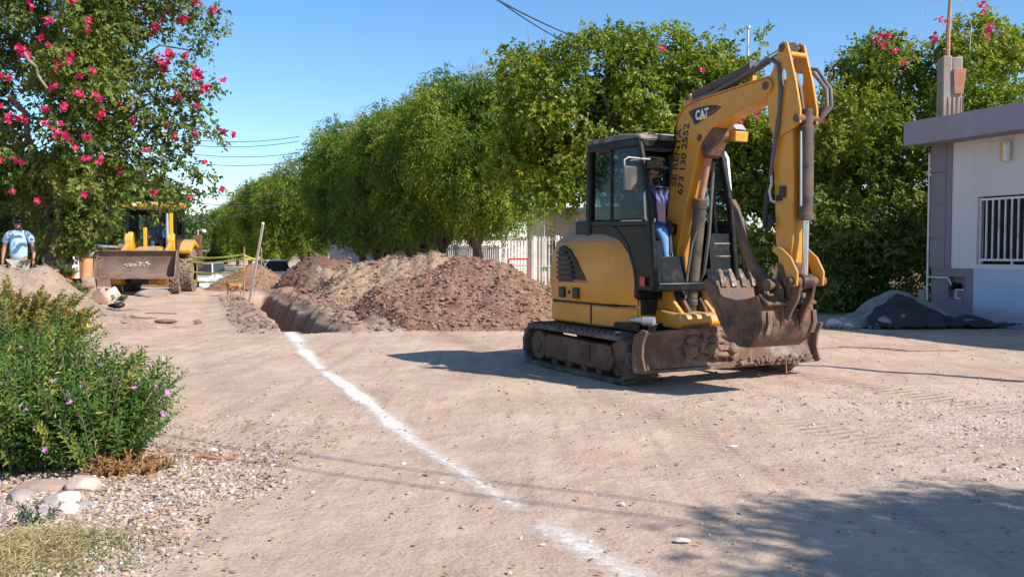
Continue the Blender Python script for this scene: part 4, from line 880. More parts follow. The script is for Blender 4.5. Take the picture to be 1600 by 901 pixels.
def fingers(J, E_, side, wrist, hand_dir, across, k=1.0, curl=.35, palmn=None):
    hd = Vector(hand_dir).normalized(); ac = Vector(across).normalized(); dn = palmn or hd.cross(ac).normalized(); w_ = Vector(wrist)
    J['palm'+side] = (w_+hd*.05*k, (.030*k, .018*k)); E_.append(('wri'+side, 'palm'+side))
    J['knu'+side] = (w_+hd*.085*k, (.036*k, .014*k)); E_.append(('palm'+side, 'knu'+side))
    for i, (o_, ln) in enumerate(((-.033, .068), (-.011, .078), (.011, .074), (.032, .058))):
        p0 = w_+hd*.095*k+ac*o_*k; J[f'f{i}a'+side] = (p0, .0095*k); E_.append(('knu'+side, f'f{i}a'+side))
        p1 = p0+(hd+dn*curl*.5)*ln*.5*k; p2 = p1+(hd+dn*curl*1.6).normalized()*ln*.5*k
        J[f'f{i}b'+side] = (p1, .0088*k); J[f'f{i}c'+side] = (p2, .0075*k); E_ += [(f'f{i}a'+side, f'f{i}b'+side), (f'f{i}b'+side, f'f{i}c'+side)]
    t0 = w_+hd*.035*k-ac*.036*k; J['tha'+side] = (t0, .0115*k); E_.append(('palm'+side, 'tha'+side))
    t1 = t0+(hd*.8-ac*.35+dn*.2).normalized()*.05*k; J['thb'+side] = (t1, .009*k); E_.append(('tha'+side, 'thb'+side))
m_lip = M('lips', (.30, .10, .08), .5, 0, .05, 9, 0)
def head_parts(P, hc, fwd, up=Vector((0, 0, 1)), k=1.0, hair=True, beard=False, skin=None):
    """face details on a skinned head: hc head centre, fwd looking direction"""
    f_ = Vector(fwd).normalized(); rt = f_.cross(up).normalized(); up = rt.cross(f_)
    Mx = Matrix.Identity(4)
    for i in range(3): Mx[i][0] = rt[i]; Mx[i][1] = f_[i]; Mx[i][2] = up[i]; Mx[i][3] = hc[i]
    def g(mb, nm, mt):
        mb._x(mb.b.verts, Mx); return mb.build(nm, mt, P)
    mb = MB()
    for s_ in (-1, 1): mb.sph((s_*.031*k, .083*k, .012*k), .012*k, (1.2, .6, .8))
    g(mb, 'eyes', m_hair)
    mb = MB(); mb.sph((0, .092*k, -.048*k), .022*k, (1.1, .45, .3)); g(mb, 'mouth', m_lip)
    if hair:
        mb = MB(); mb.sph((0, -.018*k, .035*k), .103*k, (.9, 1.02, .88), 16, 12); g(mb, 'hair', m_hair)
    if beard:
        mb = MB(); mb.sph((0, .045*k, -.085*k), .058*k, (1.0, .85, .75), 12, 8); g(mb, 'beard', m_hair)
    return Mx
def person(label, loc, rz, J, E_, clothes, hat=None, fwd=(0, -1, 0), hc=None, group=None, hair=True, beard=False, k=1.0):
    P = thing('person', label, 'person', loc, rz, group)
    hc = Vector(hc)
    f_ = Vector(fwd).normalized()
    J['hb'] = (hc+V3(0, 0, -.075)-f_*.005, (.055, .058)); J['hm'] = (hc, (.078, .092)); J['ht'] = (hc+V3(0, 0, .075), (.066, .078))
    E_ += [('neck', 'hb'), ('hb', 'hm'), ('hm', 'ht')]
    # chin, nose and ears grow out of the same surface
    J['chin'] = (hc+f_*.055+V3(0, 0, -.078), .028); J['nose'] = (hc+f_*.098+V3(0, 0, -.018), .011)
    E_ += [('hb', 'chin'), ('hm', 'nose')]
    rt = f_.cross(V3(0, 0, 1))
    for s_, n_ in ((-1, 'L'), (1, 'R')): J['ear'+n_] = (hc+rt*s_*.088+V3(0, 0, -.01), .016); E_.append(('hm', 'ear'+n_))
    skin_mesh('body', J, E_, m_skin, P, root='pelvis')
    for nm, JJ, EE, mt in clothes: skin_mesh(nm, JJ, EE, mt, P, root=list(JJ)[0])
    head_parts(P, hc, fwd, k=k, hair=hair, beard=beard)
    return P
m_shirtb = M('light_blue_shirt', (.38, .55, .74), .85, 0, .08, 6, .15, 25)
m_khaki = M('khaki_cloth', (.42, .36, .27), .9, 0, .15, 8, .15, 30, dirt=.4, dcol=(.25, .25, .22), dscale=12)
m_navy = M('navy_cloth', (.03, .09, .2), .85, 0, .2, 8, .1)
m_jean = M('light_denim', (.16, .36, .6), .85, 0, .25, 10, .15)
m_cap = M('dark_cap', (.04, .015, .015), .85)
m_straw = M('brown_hat_weave', (.32, .23, .16), .9, 0, .35, 30, .3, 60)
def tie_dye():
    m, t, p, o = nodes('purple_blue_print_shirt'); tc = N(t, 'ShaderNodeTexCoord')
    wv = N(t, 'ShaderNodeTexWave'); wv.inputs['Scale'].default_value = 3.2; wv.inputs['Distortion'].default_value = 14; wv.inputs['Detail'].default_value = 2; t.links.new(tc.outputs['Object'], wv.inputs[0])
    c = ramp(t, wv.outputs['Fac'], [(0, (.015, .01, .04)), (.4, (.07, .025, .12)), (.6, (.03, .1, .3)), (.78, (.06, .32, .5)), (1, (.2, .06, .28))])
    sx = N(t, 'ShaderNodeSeparateXYZ'); t.links.new(tc.outputs['Object'], sx.inputs[0])
    up = ramp(t, sx.outputs['Z'], [(.62, (0, 0, 0)), (.67, (1, 1, 1))]); dn = ramp(t, sx.outputs['Z'], [(.42, (0, 0, 0)), (.47, (1, 1, 1))])
    c = mixc(t, dn, (.05, .03, .065), c); c = mixc(t, up, c, (.018, .016, .022))
    t.links.new(c, p.inputs['Base Color']); p.inputs['Roughness'].default_value = .9; return m
m_tie = tie_dye()
# --- man in the blue shirt, standing on the raised ground at the left
def standing():
    J = {'pelvis': (V3(0, 0, .95), (.15, .11)), 'waist': (V3(0, -.01, 1.10), (.155, .12)), 'chest': (V3(0, 0, 1.30), (.165, .12)), 'col': (V3(0, .01, 1.43), (.09, .07)), 'neck': (V3(0, 0, 1.50), (.055, .055))}
    E_ = [('pelvis', 'waist'), ('waist', 'chest'), ('chest', 'col'), ('col', 'neck')]
    for s_, n_ in ((-1, 'L'), (1, 'R')):
        J['sh'+n_] = (V3(s_*.19, .01, 1.40), .06); J['ub'+n_] = (V3(s_*.235, .01, 1.24), .05); J['el'+n_] = (V3(s_*.27, .02, 1.12), .042); J['fa'+n_] = (V3(s_*.28, -.01, .99), .038); J['wri'+n_] = (V3(s_*.285, -.05, .88), (.028, .022))
        E_ += [('col', 'sh'+n_), ('sh'+n_, 'ub'+n_), ('ub'+n_, 'el'+n_), ('el'+n_, 'fa'+n_), ('fa'+n_, 'wri'+n_)]
        fingers(J, E_, n_, V3(s_*.285, -.05, .88), (0, -.15, -1), (0, s_*-1., 0) if False else (0, 1, 0), palmn=V3(-s_, 0, 0))
        J['hip'+n_] = (V3(s_*.09, 0, .86), .09); J['th'+n_] = (V3(s_*.105, -.01, .68), .08); J['kn'+n_] = (V3(s_*.11, -.01, .48), .055); J['ca'+n_] = (V3(s_*.11, .02, .33), .055); J['an'+n_] = (V3(s_*.115, .02, .08), .035); J['to'+n_] = (V3(s_*.13, -.13, .04), .035)
        E_ += [('pelvis', 'hip'+n_), ('hip'+n_, 'th'+n_), ('th'+n_, 'kn'+n_), ('kn'+n_, 'ca'+n_), ('ca'+n_, 'an'+n_), ('an'+n_, 'to'+n_)]
    return J, E_
J, E_ = standing()
shirt = ({'c': (V3(0, 0, 1.29), (.185, .13)), 'n': (V3(0, .01, 1.425), (.12, .09)), 'w': (V3(0, -.01, 1.10), (.172, .135)), 'h': (V3(0, 0, .82), (.195, .145)),
          'sl': (V3(-.195, .01, 1.39), .078), 'el': (V3(-.255, .01, 1.19), .072), 'sr': (V3(.195, .01, 1.39), .078), 'er': (V3(.255, .01, 1.19), .072)},
         [('c', 'n'), ('c', 'w'), ('w', 'h'), ('n', 'sl'), ('sl', 'el'), ('n', 'sr'), ('sr', 'er')])
shorts = ({'p': (V3(0, 0, .9), (.175, .135)), 'hl': (V3(-.1, 0, .8), .115), 'kl': (V3(-.115, -.01, .5), .095), 'hr': (V3(.1, 0, .8), .115), 'kr': (V3(.115, -.01, .5), .095)},
          [('p', 'hl'), ('hl', 'kl'), ('p', 'hr'), ('hr', 'kr')])
mp_ = at(30, 400, 18.2)
MAN = person('man in a light blue shirt, khaki shorts and dark cap looking down at left', (mp_.x, 18.2, gzf(mp_.x, 18.2)), R(14), J, E_,
             [('shirt', *shirt, m_shirtb), ('shorts', *shorts, m_khaki)], fwd=(0, -.95, -.32), hc=(0, -.035, 1.615), hair=True)
mb = MB(); mb.sph((0, -.02, 1.66), .108, (.95, 1.05, .75), 16, 10); mb.box((0, -.135, 1.66), (.15, .12, .012), (.35, 0, 0)); mb.build('cap', m_cap, MAN, bevel=.004)
mb = MB(); mb.prism([(-.16, 1.38), (-.04, 1.455), (0, 1.40), (.04, 1.455), (.16, 1.38), (0, 1.36)], -.158, -.145, 'y'); mb.build('collar', m_shirtb, MAN)
for s_ in (-1, 1): MB().box((s_*.13, -.04, .03), (.10, .27, .07)).build('shoe', m_black, MAN, bevel=.02)
# --- seated figures
def seated(arms=.0):
    """origin at the seat cushion top, facing -y"""
    J = {'pelvis': (V3(0, 0, .1), (.16, .13)), 'waist': (V3(0, .0, .25), (.15, .12)), 'chest': (V3(0, 0, .43), (.165, .12)), 'col': (V3(0, -.01, .56), (.09, .07)), 'neck': (V3(0, -.02, .64), (.055, .055))}
    E_ = [('pelvis', 'waist'), ('waist', 'chest'), ('chest', 'col'), ('col', 'neck')]
    for s_, n_ in ((-1, 'L'), (1, 'R')):
        J['sh'+n_] = (V3(s_*.19, 0, .53), .06); J['ub'+n_] = (V3(s_*.23, -.03, .40), .05); J['el'+n_] = (V3(s_*.26, -.08, .27), .043); J['fa'+n_] = (V3(s_*.27, -.2, .24), .038); J['wri'+n_] = (V3(s_*.29, -.31, .25), (.028, .022))
        E_ += [('col', 'sh'+n_), ('sh'+n_, 'ub'+n_), ('ub'+n_, 'el'+n_), ('el'+n_, 'fa'+n_), ('fa'+n_, 'wri'+n_)]
        fingers(J, E_, n_, V3(s_*.29, -.31, .25), (0, -1, .1), (-s_, 0, 0), curl=1.2, palmn=V3(0, -.2, -1))
        J['hip'+n_] = (V3(s_*.1, -.05, .09), .09); J['th'+n_] = (V3(s_*.13, -.25, .11), .08); J['kn'+n_] = (V3(s_*.15, -.45, .12), .06); J['ca'+n_] = (V3(s_*.15, -.5, -.05), .055); J['an'+n_] = (V3(s_*.15, -.52, -.27), .038); J['to'+n_] = (V3(s_*.15, -.65, -.31), .035)
        E_ += [('pelvis', 'hip'+n_), ('hip'+n_, 'th'+n_), ('th'+n_, 'kn'+n_), ('kn'+n_, 'ca'+n_), ('ca'+n_, 'an'+n_), ('an'+n_, 'to'+n_)]
    sh = ({'c': (V3(0, 0, .42), (.20, .145)), 'n': (V3(0, .0, .57), (.12, .09)), 'w': (V3(0, 0, .24), (.19, .15)), 'h': (V3(0, 0, .08), (.2, .16)),
           'sl': (V3(-.195, 0, .53), .08), 'el': (V3(-.25, -.06, .31), .07), 'sr': (V3(.195, 0, .53), .08), 'er': (V3(.25, -.06, .31), .07)},
          [('c', 'n'), ('c', 'w'), ('w', 'h'), ('n', 'sl'), ('sl', 'el'), ('n', 'sr'), ('sr', 'er')])
    tr = ({'p': (V3(0, -.02, .09), (.18, .14)), 'hl': (V3(-.11, -.1, .09), .11), 'kl': (V3(-.15, -.46, .11), .085), 'al': (V3(-.15, -.52, -.22), .065), 'hr': (V3(.11, -.1, .09), .11), 'kr': (V3(.15, -.46, .11), .085), 'ar': (V3(.15, -.52, -.22), .065)},
          [('p', 'hl'), ('hl', 'kl'), ('kl', 'al'), ('p', 'hr'), ('hr', 'kr'), ('kr', 'ar')])
    return J, E_, sh, tr
exM = Matrix.Translation(EX.location) @ Euler((0, 0, R(27))).to_matrix().to_4x4()
J, E_, sh, tr = seated()
OP = person('excavator operator in a purple and blue printed shirt and brown hat sitting in the cab', exM @ V3(-.37, -.42, 1.40), R(27), J, E_,
            [('shirt', *sh, m_tie), ('trousers', *tr, m_jean)], fwd=(.45, -.9, -.2), hc=(0, -.07, .76), beard=True)
mb = MB(); mb.sph((.0, -.05, .82), .108, (1.0, 1.05, .8), 16, 10); mb.cyl((0, -.06, .795), (0, -.06, .81), .165, .15, n=20); mb.build('hat', m_straw, OP, bevel=.004)
# --- dog
m_dog = M('tan_dog_fur', (.42, .2, .08), .85, 0, .25, 9, .3, 60)
D_ = thing('dog', 'thin tan dog standing sideways near the yellow tape, facing left', 'dog', (0, 0, 0), 0)
JD = {'chest': (V3(-.17, 0, .37), (.085, .105)), 'belly': (V3(.03, 0, .37), (.07, .085)), 'rump': (V3(.2, 0, .39), (.07, .08)), 'neck': (V3(-.28, 0, .44), (.05, .06)), 'poll': (V3(-.37, 0, .50), (.05, .052)), 'muz': (V3(-.46, -.01, .465), (.026, .028)), 'nose': (V3(-.5, -.01, .46), .017),
      't1': (V3(.29, 0, .42), .02), 't2': (V3(.37, 0, .47), .016), 't3': (V3(.40, 0, .56), .01), 'ear1': (V3(-.35, .05, .56), .016), 'ear2': (V3(-.35, -.05, .56), .016)}
ED = [('chest', 'belly'), ('belly', 'rump'), ('chest', 'neck'), ('neck', 'poll'), ('poll', 'muz'), ('muz', 'nose'), ('rump', 't1'), ('t1', 't2'), ('t2', 't3'), ('poll', 'ear1'), ('poll', 'ear2')]
for s_, n_ in ((-1, 'L'), (1, 'R')):
    o_ = s_*.03
    JD.update({'fs'+n_: (V3(-.2, s_*.06, .30), .04), 'fe'+n_: (V3(-.18+o_, s_*.065, .20), .024), 'fw'+n_: (V3(-.2+o_, s_*.065, .10), .019), 'fp'+n_: (V3(-.215+o_, s_*.065, .02), .022),
               'ht'+n_: (V3(.2, s_*.06, .31), .05), 'hk'+n_: (V3(.16-o_, s_*.065, .22), .03), 'hh'+n_: (V3(.25-o_, s_*.065, .14), .019), 'hp'+n_: (V3(.22-o_, s_*.065, .02), .022)})
    ED += [('chest', 'fs'+n_), ('fs'+n_, 'fe'+n_), ('fe'+n_, 'fw'+n_), ('fw'+n_, 'fp'+n_), ('rump', 'ht'+n_), ('ht'+n_, 'hk'+n_), ('hk'+n_, 'hh'+n_), ('hh'+n_, 'hp'+n_)]
skin_mesh('body', JD, ED, m_dog, D_, root='chest')
MB().sph((-.505, -.01, .462), .014).build('nose', m_black, D_)
dp = at(366, 460, 27.5); D_.location = (dp.x, 27.5, gzf(dp.x, 27.5)+.02); D_.scale = (.85, .85, .85)
# ------------------------------------------------------------------ backhoe loader, facing the camera (-y forward)
bp = at(237, 457, 29.6)
BH = thing('backhoe_loader', 'yellow backhoe loader with wide raised steel bucket facing down the dirt street', 'backhoe loader', (bp.x, 29.6, gzf(bp.x, 29.6)), R(10))
def wheel(x, y, r, wd, nm, rim_r, steer=0):
    W_ = put(bpy.data.objects.new(nm, None), BH); W_.location = (x, y, r); W_.rotation_euler = (0, 0, steer)
    mb = MB(); rings = []; n = 32; prof = [(-wd/2, rim_r), (-wd/2, r*.86), (-wd*.4, r*.96), (0, r*.985), (wd*.4, r*.96), (wd/2, r*.86), (wd/2, rim_r)]
    for i in range(n):
        a = 2*math.pi*i/n; rings.append([(p[0], p[1]*math.cos(a), p[1]*math.sin(a)) for p in prof])
    rings.append(rings[0]); mb.loft(rings, cap=False, close=False); bmesh.ops.remove_doubles(mb.b, verts=mb.b.verts, dist=1e-4)
    for i in range(22):
        for s_ in (-1, 1):
            a = 2*math.pi*(i+.5*(s_ > 0))/22; c = Vector((s_*wd*.25, r*.975*math.cos(a), r*.975*math.sin(a)))
            q = bmesh.ops.create_cube(mb.b, size=1)['verts']
            for v in q: v.co = Vector((v.co.x*wd*.56, v.co.y*.055, v.co.z*.075))
            mb._x(q, Matrix.Translation(c) @ Matrix.Rotation(a-math.pi/2, 4, 'X') @ Matrix.Rotation(s_*.7, 4, 'Z'))
    mb.build('tyre', m_tyre, W_, angle=25)
    MB().cyl((-wd*.32, 0, 0), (wd*.32, 0, 0), rim_r*1.02, n=24).cyl((-wd*.36, 0, 0), (wd*.36, 0, 0), rim_r*.45, n=16).build('rim', m_yel2, W_, bevel=.015)
    return W_
wheel(.92, 1.2, .72, .48, 'rear_wheel', .36); wheel(-.92, 1.2, .72, .48, 'rear_wheel', .36)
wheel(.88, -.75, .46, .3, 'front_wheel', .24, .12); wheel(-.88, -.75, .46, .3, 'front_wheel', .24, .12)
MB().box((0, .3, .62), (.9, 2.6, .62)).build('chassis', m_blk, BH, bevel=.03)
MB().box((0, -.75, .48), (1.5, .16, .16)).build('front_axle', m_blk, BH, bevel=.03)
mb = MB(); mb.prism([(-1.25, .8), (-1.28, 1.15), (-1.1, 1.38), (.1, 1.55), (.1, .8)], -.40, .40); mb.build('engine_hood', m_yel2, BH, bevel=.05, seg=3)
MB().box((0, -1.29, 1.02), (.62, .03, .32)).build('radiator_grille', m_blk, BH, bevel=.01)
for x_, w_ in ((-.62, .2), (.36, .36)): MB().box((x_, -1.32, .42), (w_, .08, .2)).build('lower_front_plate', m_yel2, BH, bevel=.02)
for x_ in (-.7, .62): MB().prism([(-1.5, .30), (-1.62, .36), (-1.62, .8), (-1.5, .85), (-1.2, .8), (-1.2, .36)], x_-.14, x_+.14).build('loader_arm_end', m_yel2, BH, bevel=.02)
# loader arms
for x_ in (-.66, .66):
    MB().prism([(-1.6, .62), (-1.72, .72), (-1.45, 1.12), (-.9, 1.45), (-.1, 1.72), (.1, 1.80), (.15, 1.66), (-.7, 1.32), (-1.25, 1.0)], x_-.06, x_+.06).build('loader_arm', m_yel2, BH, bevel=.015)
    MB().prism([(-.2, 1.2), (-.3, 1.75), (-.1, 2.02), (.1, 1.96), (.2, 1.2)], x_-.12, x_+.12).build('arm_tower', m_yel2, BH, bevel=.03)
    MB().cyl((x_, -.1, 1.3), (x_, -.95, 1.25), .06).cyl((x_, -.95, 1.25), (x_, -1.5, 1.2), .03).build('lift_cylinder', m_blk, BH)
# bucket: shallow scoop tipped towards us
bprof = [(-2.42, .56), (-2.10, .52), (-1.86, .62), (-1.78, .85), (-1.80, 1.15), (-1.88, 1.36), (-1.98, 1.40)]
ip = []
P = [Vector(p) for p in bprof]
for i, p in enumerate(P):
    t_ = (P[min(i+1, len(P)-1)]-P[max(i-1, 0)]).normalized(); n_ = Vector((-t_.y, t_.x))
    if (Vector((-2.3, 1.0))-p).dot(n_) < 0: n_ = -n_
    ip.append(tuple(p+n_*.03))
m_bkt = M('scoured_bucket_steel', (.17, .12, .105), .5, .35, .3, 2.5, .15, 25, dirt=.45, dcol=(.25, .17, .13), dscale=2)
MB().prism(bprof+ip[::-1], -1.17, 1.17).build('loader_bucket', m_bkt, BH, bevel=.008)
for x_ in (-1.17, 1.17): MB().prism([(-2.42, .56), (-2.36, .72), (-2.06, 1.30), (-1.97, 1.41), (-1.84, 1.36), (-1.76, 1.15), (-1.74, .85), (-1.84, .58), (-2.10, .49)], x_-.02, x_+.02).build('bucket_side', m_bkt, BH, bevel=.006)
MB().box((0, -2.42, .545), (2.36, .14, .035)).build('bucket_lip', m_blade, BH, bevel=.006)
mb = MB(); r3 = random.Random(8)
for i in range(34): mb.rock((r3.uniform(-.4, .35), -1.83+r3.uniform(-.01, .01), r3.uniform(.90, 1.04)), (r3.uniform(.03, .12), .012, r3.uniform(.02, .06)), i, 1, .4)
mb.build('scraped_patch', m_stonew, BH, kind='stuff')
# cab
for x_, y_ in ((-.72, -.1), (.78, -.1), (-.72, 1.35), (.78, 1.35)):
    MB().box((x_, y_, 2.1), (.09, .1, 1.5)).build('cab_post', m_blk, BH, bevel=.015)
MB().box((-.12, -.11, 2.0), (.06, .05, 1.35)).build('windscreen_bar', m_blk, BH)
rf = MB(); rf.prism([(-.34, 2.80), (-.36, 2.90), (-.2, 2.99), (1.3, 3.0), (1.5, 2.9), (1.48, 2.80)], -.83, .89); rf.build('cab_roof', m_yel2, BH, bevel=.05, seg=3)
for x_ in (-.4, .1): MB().box((x_, -.37, 2.88), (.16, .05, .09)).build('roof_lamp', m_wprint, BH, bevel=.015)
MB().box((.03, .62, 1.35), (1.5, 1.5, .08)).build('cab_floor', m_blk, BH)
for x_ in (-.72, .78): MB().box((x_, .62, 1.62), (.05, 1.45, .5)).build('cab_side', m_blk, BH, bevel=.01)
for x_ in (-.72, .78): MB().box((x_, .62, 2.3), (.008, 1.35, .9)).build('side_window', m_glassc, BH, smooth=False)
MB().box((.03, -.11, 2.25), (1.4, .008, 1.05)).build('windscreen', m_glassc, BH, smooth=False)
MB().box((.03, 1.36, 2.25), (1.4, .008, 1.05)).build('rear_window', m_glassc, BH, smooth=False)
MB().box((.2, .25, 1.72), (.8, .3, .16), (.3, 0, 0)).build('dashboard', m_seat, BH, bevel=.03)
MB().tube([(.25+.2*math.cos(a*.524), .18+.08*math.sin(a*.524), 1.92+.18*math.sin(a*.524)) for a in range(13)], .014).build('steering_wheel', m_seat, BH)
MB().box((.16, .65, 1.53), (.5, .5, .14)).box((.16, .9, 1.75), (.46, .1, .4)).build('operator_seat', m_seat, BH, bevel=.04)
MB().cyl((.55, -.2, 1.5), (.55, -.2, 2.35), .05, n=12).cyl((.55, -.2, 2.35), (.55, -.2, 2.62), .04, n=12).build('exhaust_pipe', m_metalg, BH, bevel=.005)
MB().prism([(-.15, 1.4), (-.15, 2.15), (.0, 2.15), (.0, 1.4)], -.22, -.10).build('cylinder_guard', m_yel2, BH, bevel=.015)
MB().box((.66, -.14, 2.1), (.12, .05, 1.3)).build('door_frame', m_yel2, BH, bevel=.015)
# rear fender on the visible side, boom and stabilisers behind
for x_ in (-.92, .92): MB().prism([(.45, 1.30), (.40, 1.42), (.70, 1.66), (1.25, 1.78), (1.85, 1.62), (1.92, 1.45), (1.3, 1.6), (.75, 1.45), (.52, 1.28)], x_-.27, x_+.27).build('rear_fender', m_yel2, BH, bevel=.03)
MB().box((0, 2.0, 1.0), (1.9, .25, .5)).build('rear_frame', m_rust, BH, bevel=.02)
MB().box((1.12, 2.1, 1.35), (.30, .22, 1.2)).build('stabiliser_leg', m_rust, BH, bevel=.02); MB().box((-1.12, 2.1, 1.35), (.30, .22, 1.2)).build('stabiliser_leg', m_rust, BH, bevel=.02)
MB().prism([(2.1, 1.1), (2.3, 1.0), (2.9, 1.7), (2.7, 1.9), (2.2, 1.7)], -.15, .15).build('digging_boom', m_yel2, BH, bevel=.02)
J, E_, sh, tr = seated()
bhM = Matrix.Translation(BH.location) @ Euler((0, 0, R(10))).to_matrix().to_4x4()
m_navy2 = M('dark_blue_shirt', (.04, .14, .3), .85)
DR = person('backhoe driver in a dark blue shirt behind the loader windscreen', bhM @ V3(.16, .6, 1.60), R(10), J, E_, [('shirt', *sh, m_navy2), ('trousers', *tr, m_navy)], fwd=(0, -1, 0), hc=(0, -.05, .76))
# ------------------------------------------------------------------ house at the right edge. frame: e along the wall towards us, o outward to the street
C0 = Vector((8.1, 17.3, 0)); e1 = Vector((.357, -.934, 0)).normalized(); o1 = Vector((-.934, -.357, 0)).normalized()
HZ = math.atan2(e1.y, e1.x)          # local x = along wall to us, local y = z cross x
HB = thing('house', 'small single storey house with white wall, mauve corner and barred window', 'house', C0, HZ)
# in local frame, outward direction:
lo_ = Matrix.Rotation(-HZ, 3, 'Z') @ o1; OS = 1 if lo_.y > 0 else -1   # sign of local y that points to the street
def plaster(name, col, st=.2):
    m, t, p, o = nodes(name); tc = N(t, 'ShaderNodeTexCoord'); v = tc.outputs['Object']
    mp = N(t, 'ShaderNodeMapping'); mp.inputs['Scale'].default_value = (1, 1, .35); t.links.new(v, mp.inputs[0])
    c = ramp(t, noise(t, 1.3, 7, .65, mp.outputs[0]), [(.3, tuple(x*(1-st) for x in col)), (.6, col)])
    c = mixc(t, ramp(t, noise(t, 7, 8, .75, v), [(.62, (0, 0, 0)), (.75, (.35, .35, .35))]), c, tuple(x*.6 for x in col))
    mp2 = N(t, 'ShaderNodeMapping'); mp2.inputs['Scale'].default_value = (1, 1, .06); t.links.new(v, mp2.inputs[0])
    c = mixc(t, .12, c, ramp(t, noise(t, 6, 6, .7, mp2.outputs[0]), [(.38, (.78, .74, .70)), (.55, (1, 1, 1))]), 'MULTIPLY')
    sz = N(t, 'ShaderNodeSeparateXYZ'); t.links.new(v, sz.inputs[0]); ma = N(t, 'ShaderNodeMath', operation='MULTIPLY_ADD'); t.links.new(noise(t, 3, 5, .7, v), ma.inputs[0]); ma.inputs[1].default_value = -.45; t.links.new(sz.outputs['Z'], ma.inputs[2])
    c = mixc(t, ramp(t, ma.outputs[0], [(0, (.55, .55, .55)), (.12, (0, 0, 0))]), c, (.33, .26, .21))
    t.links.new(c, p.inputs['Base Color']); p.inputs['Roughness'].default_value = .9
    b = N(t, 'ShaderNodeBump'); b.inputs['Strength'].default_value = .35; b.inputs['Distance'].default_value = .01; t.links.new(noise(t, 55, 7, .7, v), b.inputs['Height']); t.links.new(b.outputs[0], p.inputs['Normal']); return m
m_wallw = plaster('white_plaster', (.70, .69, .68), .12); m_wallb = plaster('pale_blue_plaster', (.47, .57, .72), .12); m_mauve = plaster('mauve_plaster', (.25, .225, .26), .2); m_fascia = plaster('grey_mauve_plaster', (.31, .285, .335), .15)
def hb(x0, x1, d0, d1, z0, z1): return ((x0+x1)/2, OS*(d0+d1)/2, (z0+z1)/2), (x1-x0, d1-d0, z1-z0)
def HBX(name, x0, x1, d0, d1, z0, z1, mat, par=None, bevel=0, label=None):
    c, d = hb(x0, x1, d0, d1, z0, z1); return MB().box(c, d).build(name, mat, par or HB, bevel=bevel, label=label)
WX0, WX1, WZ0, WZ1 = 1.02, 2.9, 1.10, 2.32
wl = MB()
for a in ((0.0, WX0, 1.02, 3.4), (WX1, 9, 1.02, 3.4), (WX0, WX1, 1.02, WZ0), (WX0, WX1, WZ1, 3.4)):
    c, d = hb(a[0], a[1], -.2, 0, a[2], a[3]); wl.box(c, d)
wl.build('front_wall', m_wallw, HB)
HBX('lower_wall', .98, 9, -.2, .012, -.3, 1.02, m_wallb); HBX('lower_wall', 0, .98, -.2, .006, -.3, .44, m_mauve); HBX('lower_wall', 0, .42, -.2, .006, .44, .86, m_mauve)
HBX('lower_wall', .80, .98, -.2, .006, .44, .86, m_mauve); HBX('lower_wall', 0, .98, -.2, .006, .86, 1.02, m_mauve, label='mauve patch round the pipe niche')
HBX('niche_back', .42, .80, -.2, -.1, .44, .86, m_concrete)
for z0, z1 in ((1.03, 1.57), (1.585, 2.22), (2.235, 2.82), (2.835, 3.38)): HBX('corner_block', -.01, .34, .002, .05, z0, z1, m_mauve, bevel=.008)
HBX('corner_strip', .34, .46, .002, .03, 1.02, 3.38, m_mauve, bevel=.004)
HBX('side_wall', 0, .2, -6, -.2, -.3, 3.4, m_wallw)
HBX('roof_slab', -.12, 9, -6, .50, 3.36, 3.76, m_fascia, bevel=.01)
HBX('fascia', -.16, 9, .50, .60, 3.34, 3.79, m_fascia, bevel=.012)
wf = HBX('window_recess', WX0, WX1, -.22, -.17, WZ0, WZ1, m_dark)
gr = put(bpy.data.objects.new('window_grille', None), HB)
for z_ in (WZ1-.05, WZ0+.08): HBX('grille_rail', WX0+.02, WX1-.02, -.07, -.04, z_-.02, z_+.02, m_white, gr)
nb = 15
for i in range(nb):
    x_ = WX0+.03+i*(WX1-WX0-.06)/(nb-1); HBX('window_bar', x_-.012, x_+.012, -.067, -.043, WZ0+.09, WZ1-.05, m_white, gr)
for x_ in (WX0+.04, WX0+.7, WX0+1.4): HBX('grille_foot', x_-.015, x_+.015, -.068, -.042, WZ0, WZ0+.07, m_white, gr)
lm = put(bpy.data.objects.new('wall_lamp', None), HB)
HBX('lamp_cover', 1.64, 1.73, .04, .14, 2.9, 3.25, m_white, lm, .02); HBX('lamp_base', 1.58, 1.70, 0, .03, 2.95, 3.2, m_metalg, lm)
m_amber = M('amber_glass', (.6, .38, .12), .3, 0, .3, 20, .2, 40); HBX('lamp_glass', 1.55, 1.64, .03, .11, 2.92, 3.23, m_amber, lm, .008)
# pipes
def hp(x, d, z): return (x, OS*d, z)
MB().tube([hp(-.04, .06, .25), hp(-.04, .06, 3.2)], .018).build('conduit', m_white, HB)
MB().tube([hp(-.03, .06, .84), hp(.45, .07, .84), hp(.5, .07, .78), hp(.5, .02, .7)], .016).build('water_pipe', m_white, HB)
MB().tube([hp(.78, .02, .62), hp(.62, .04, .62), hp(.62, .04, .46), hp(.72, .04, .46)], .016).build('water_pipe', m_white, HB)
MB().cyl(hp(.48, -.02, .66), hp(.66, -.02, .7), .05).cyl(hp(.57, -.02, .68), hp(.57, .04, .74), .045).build('water_meter', m_blk, HB, bevel=.004)
HBX('meter_box', -.2, -.06, .0, .12, .38, .6, m_concrete)
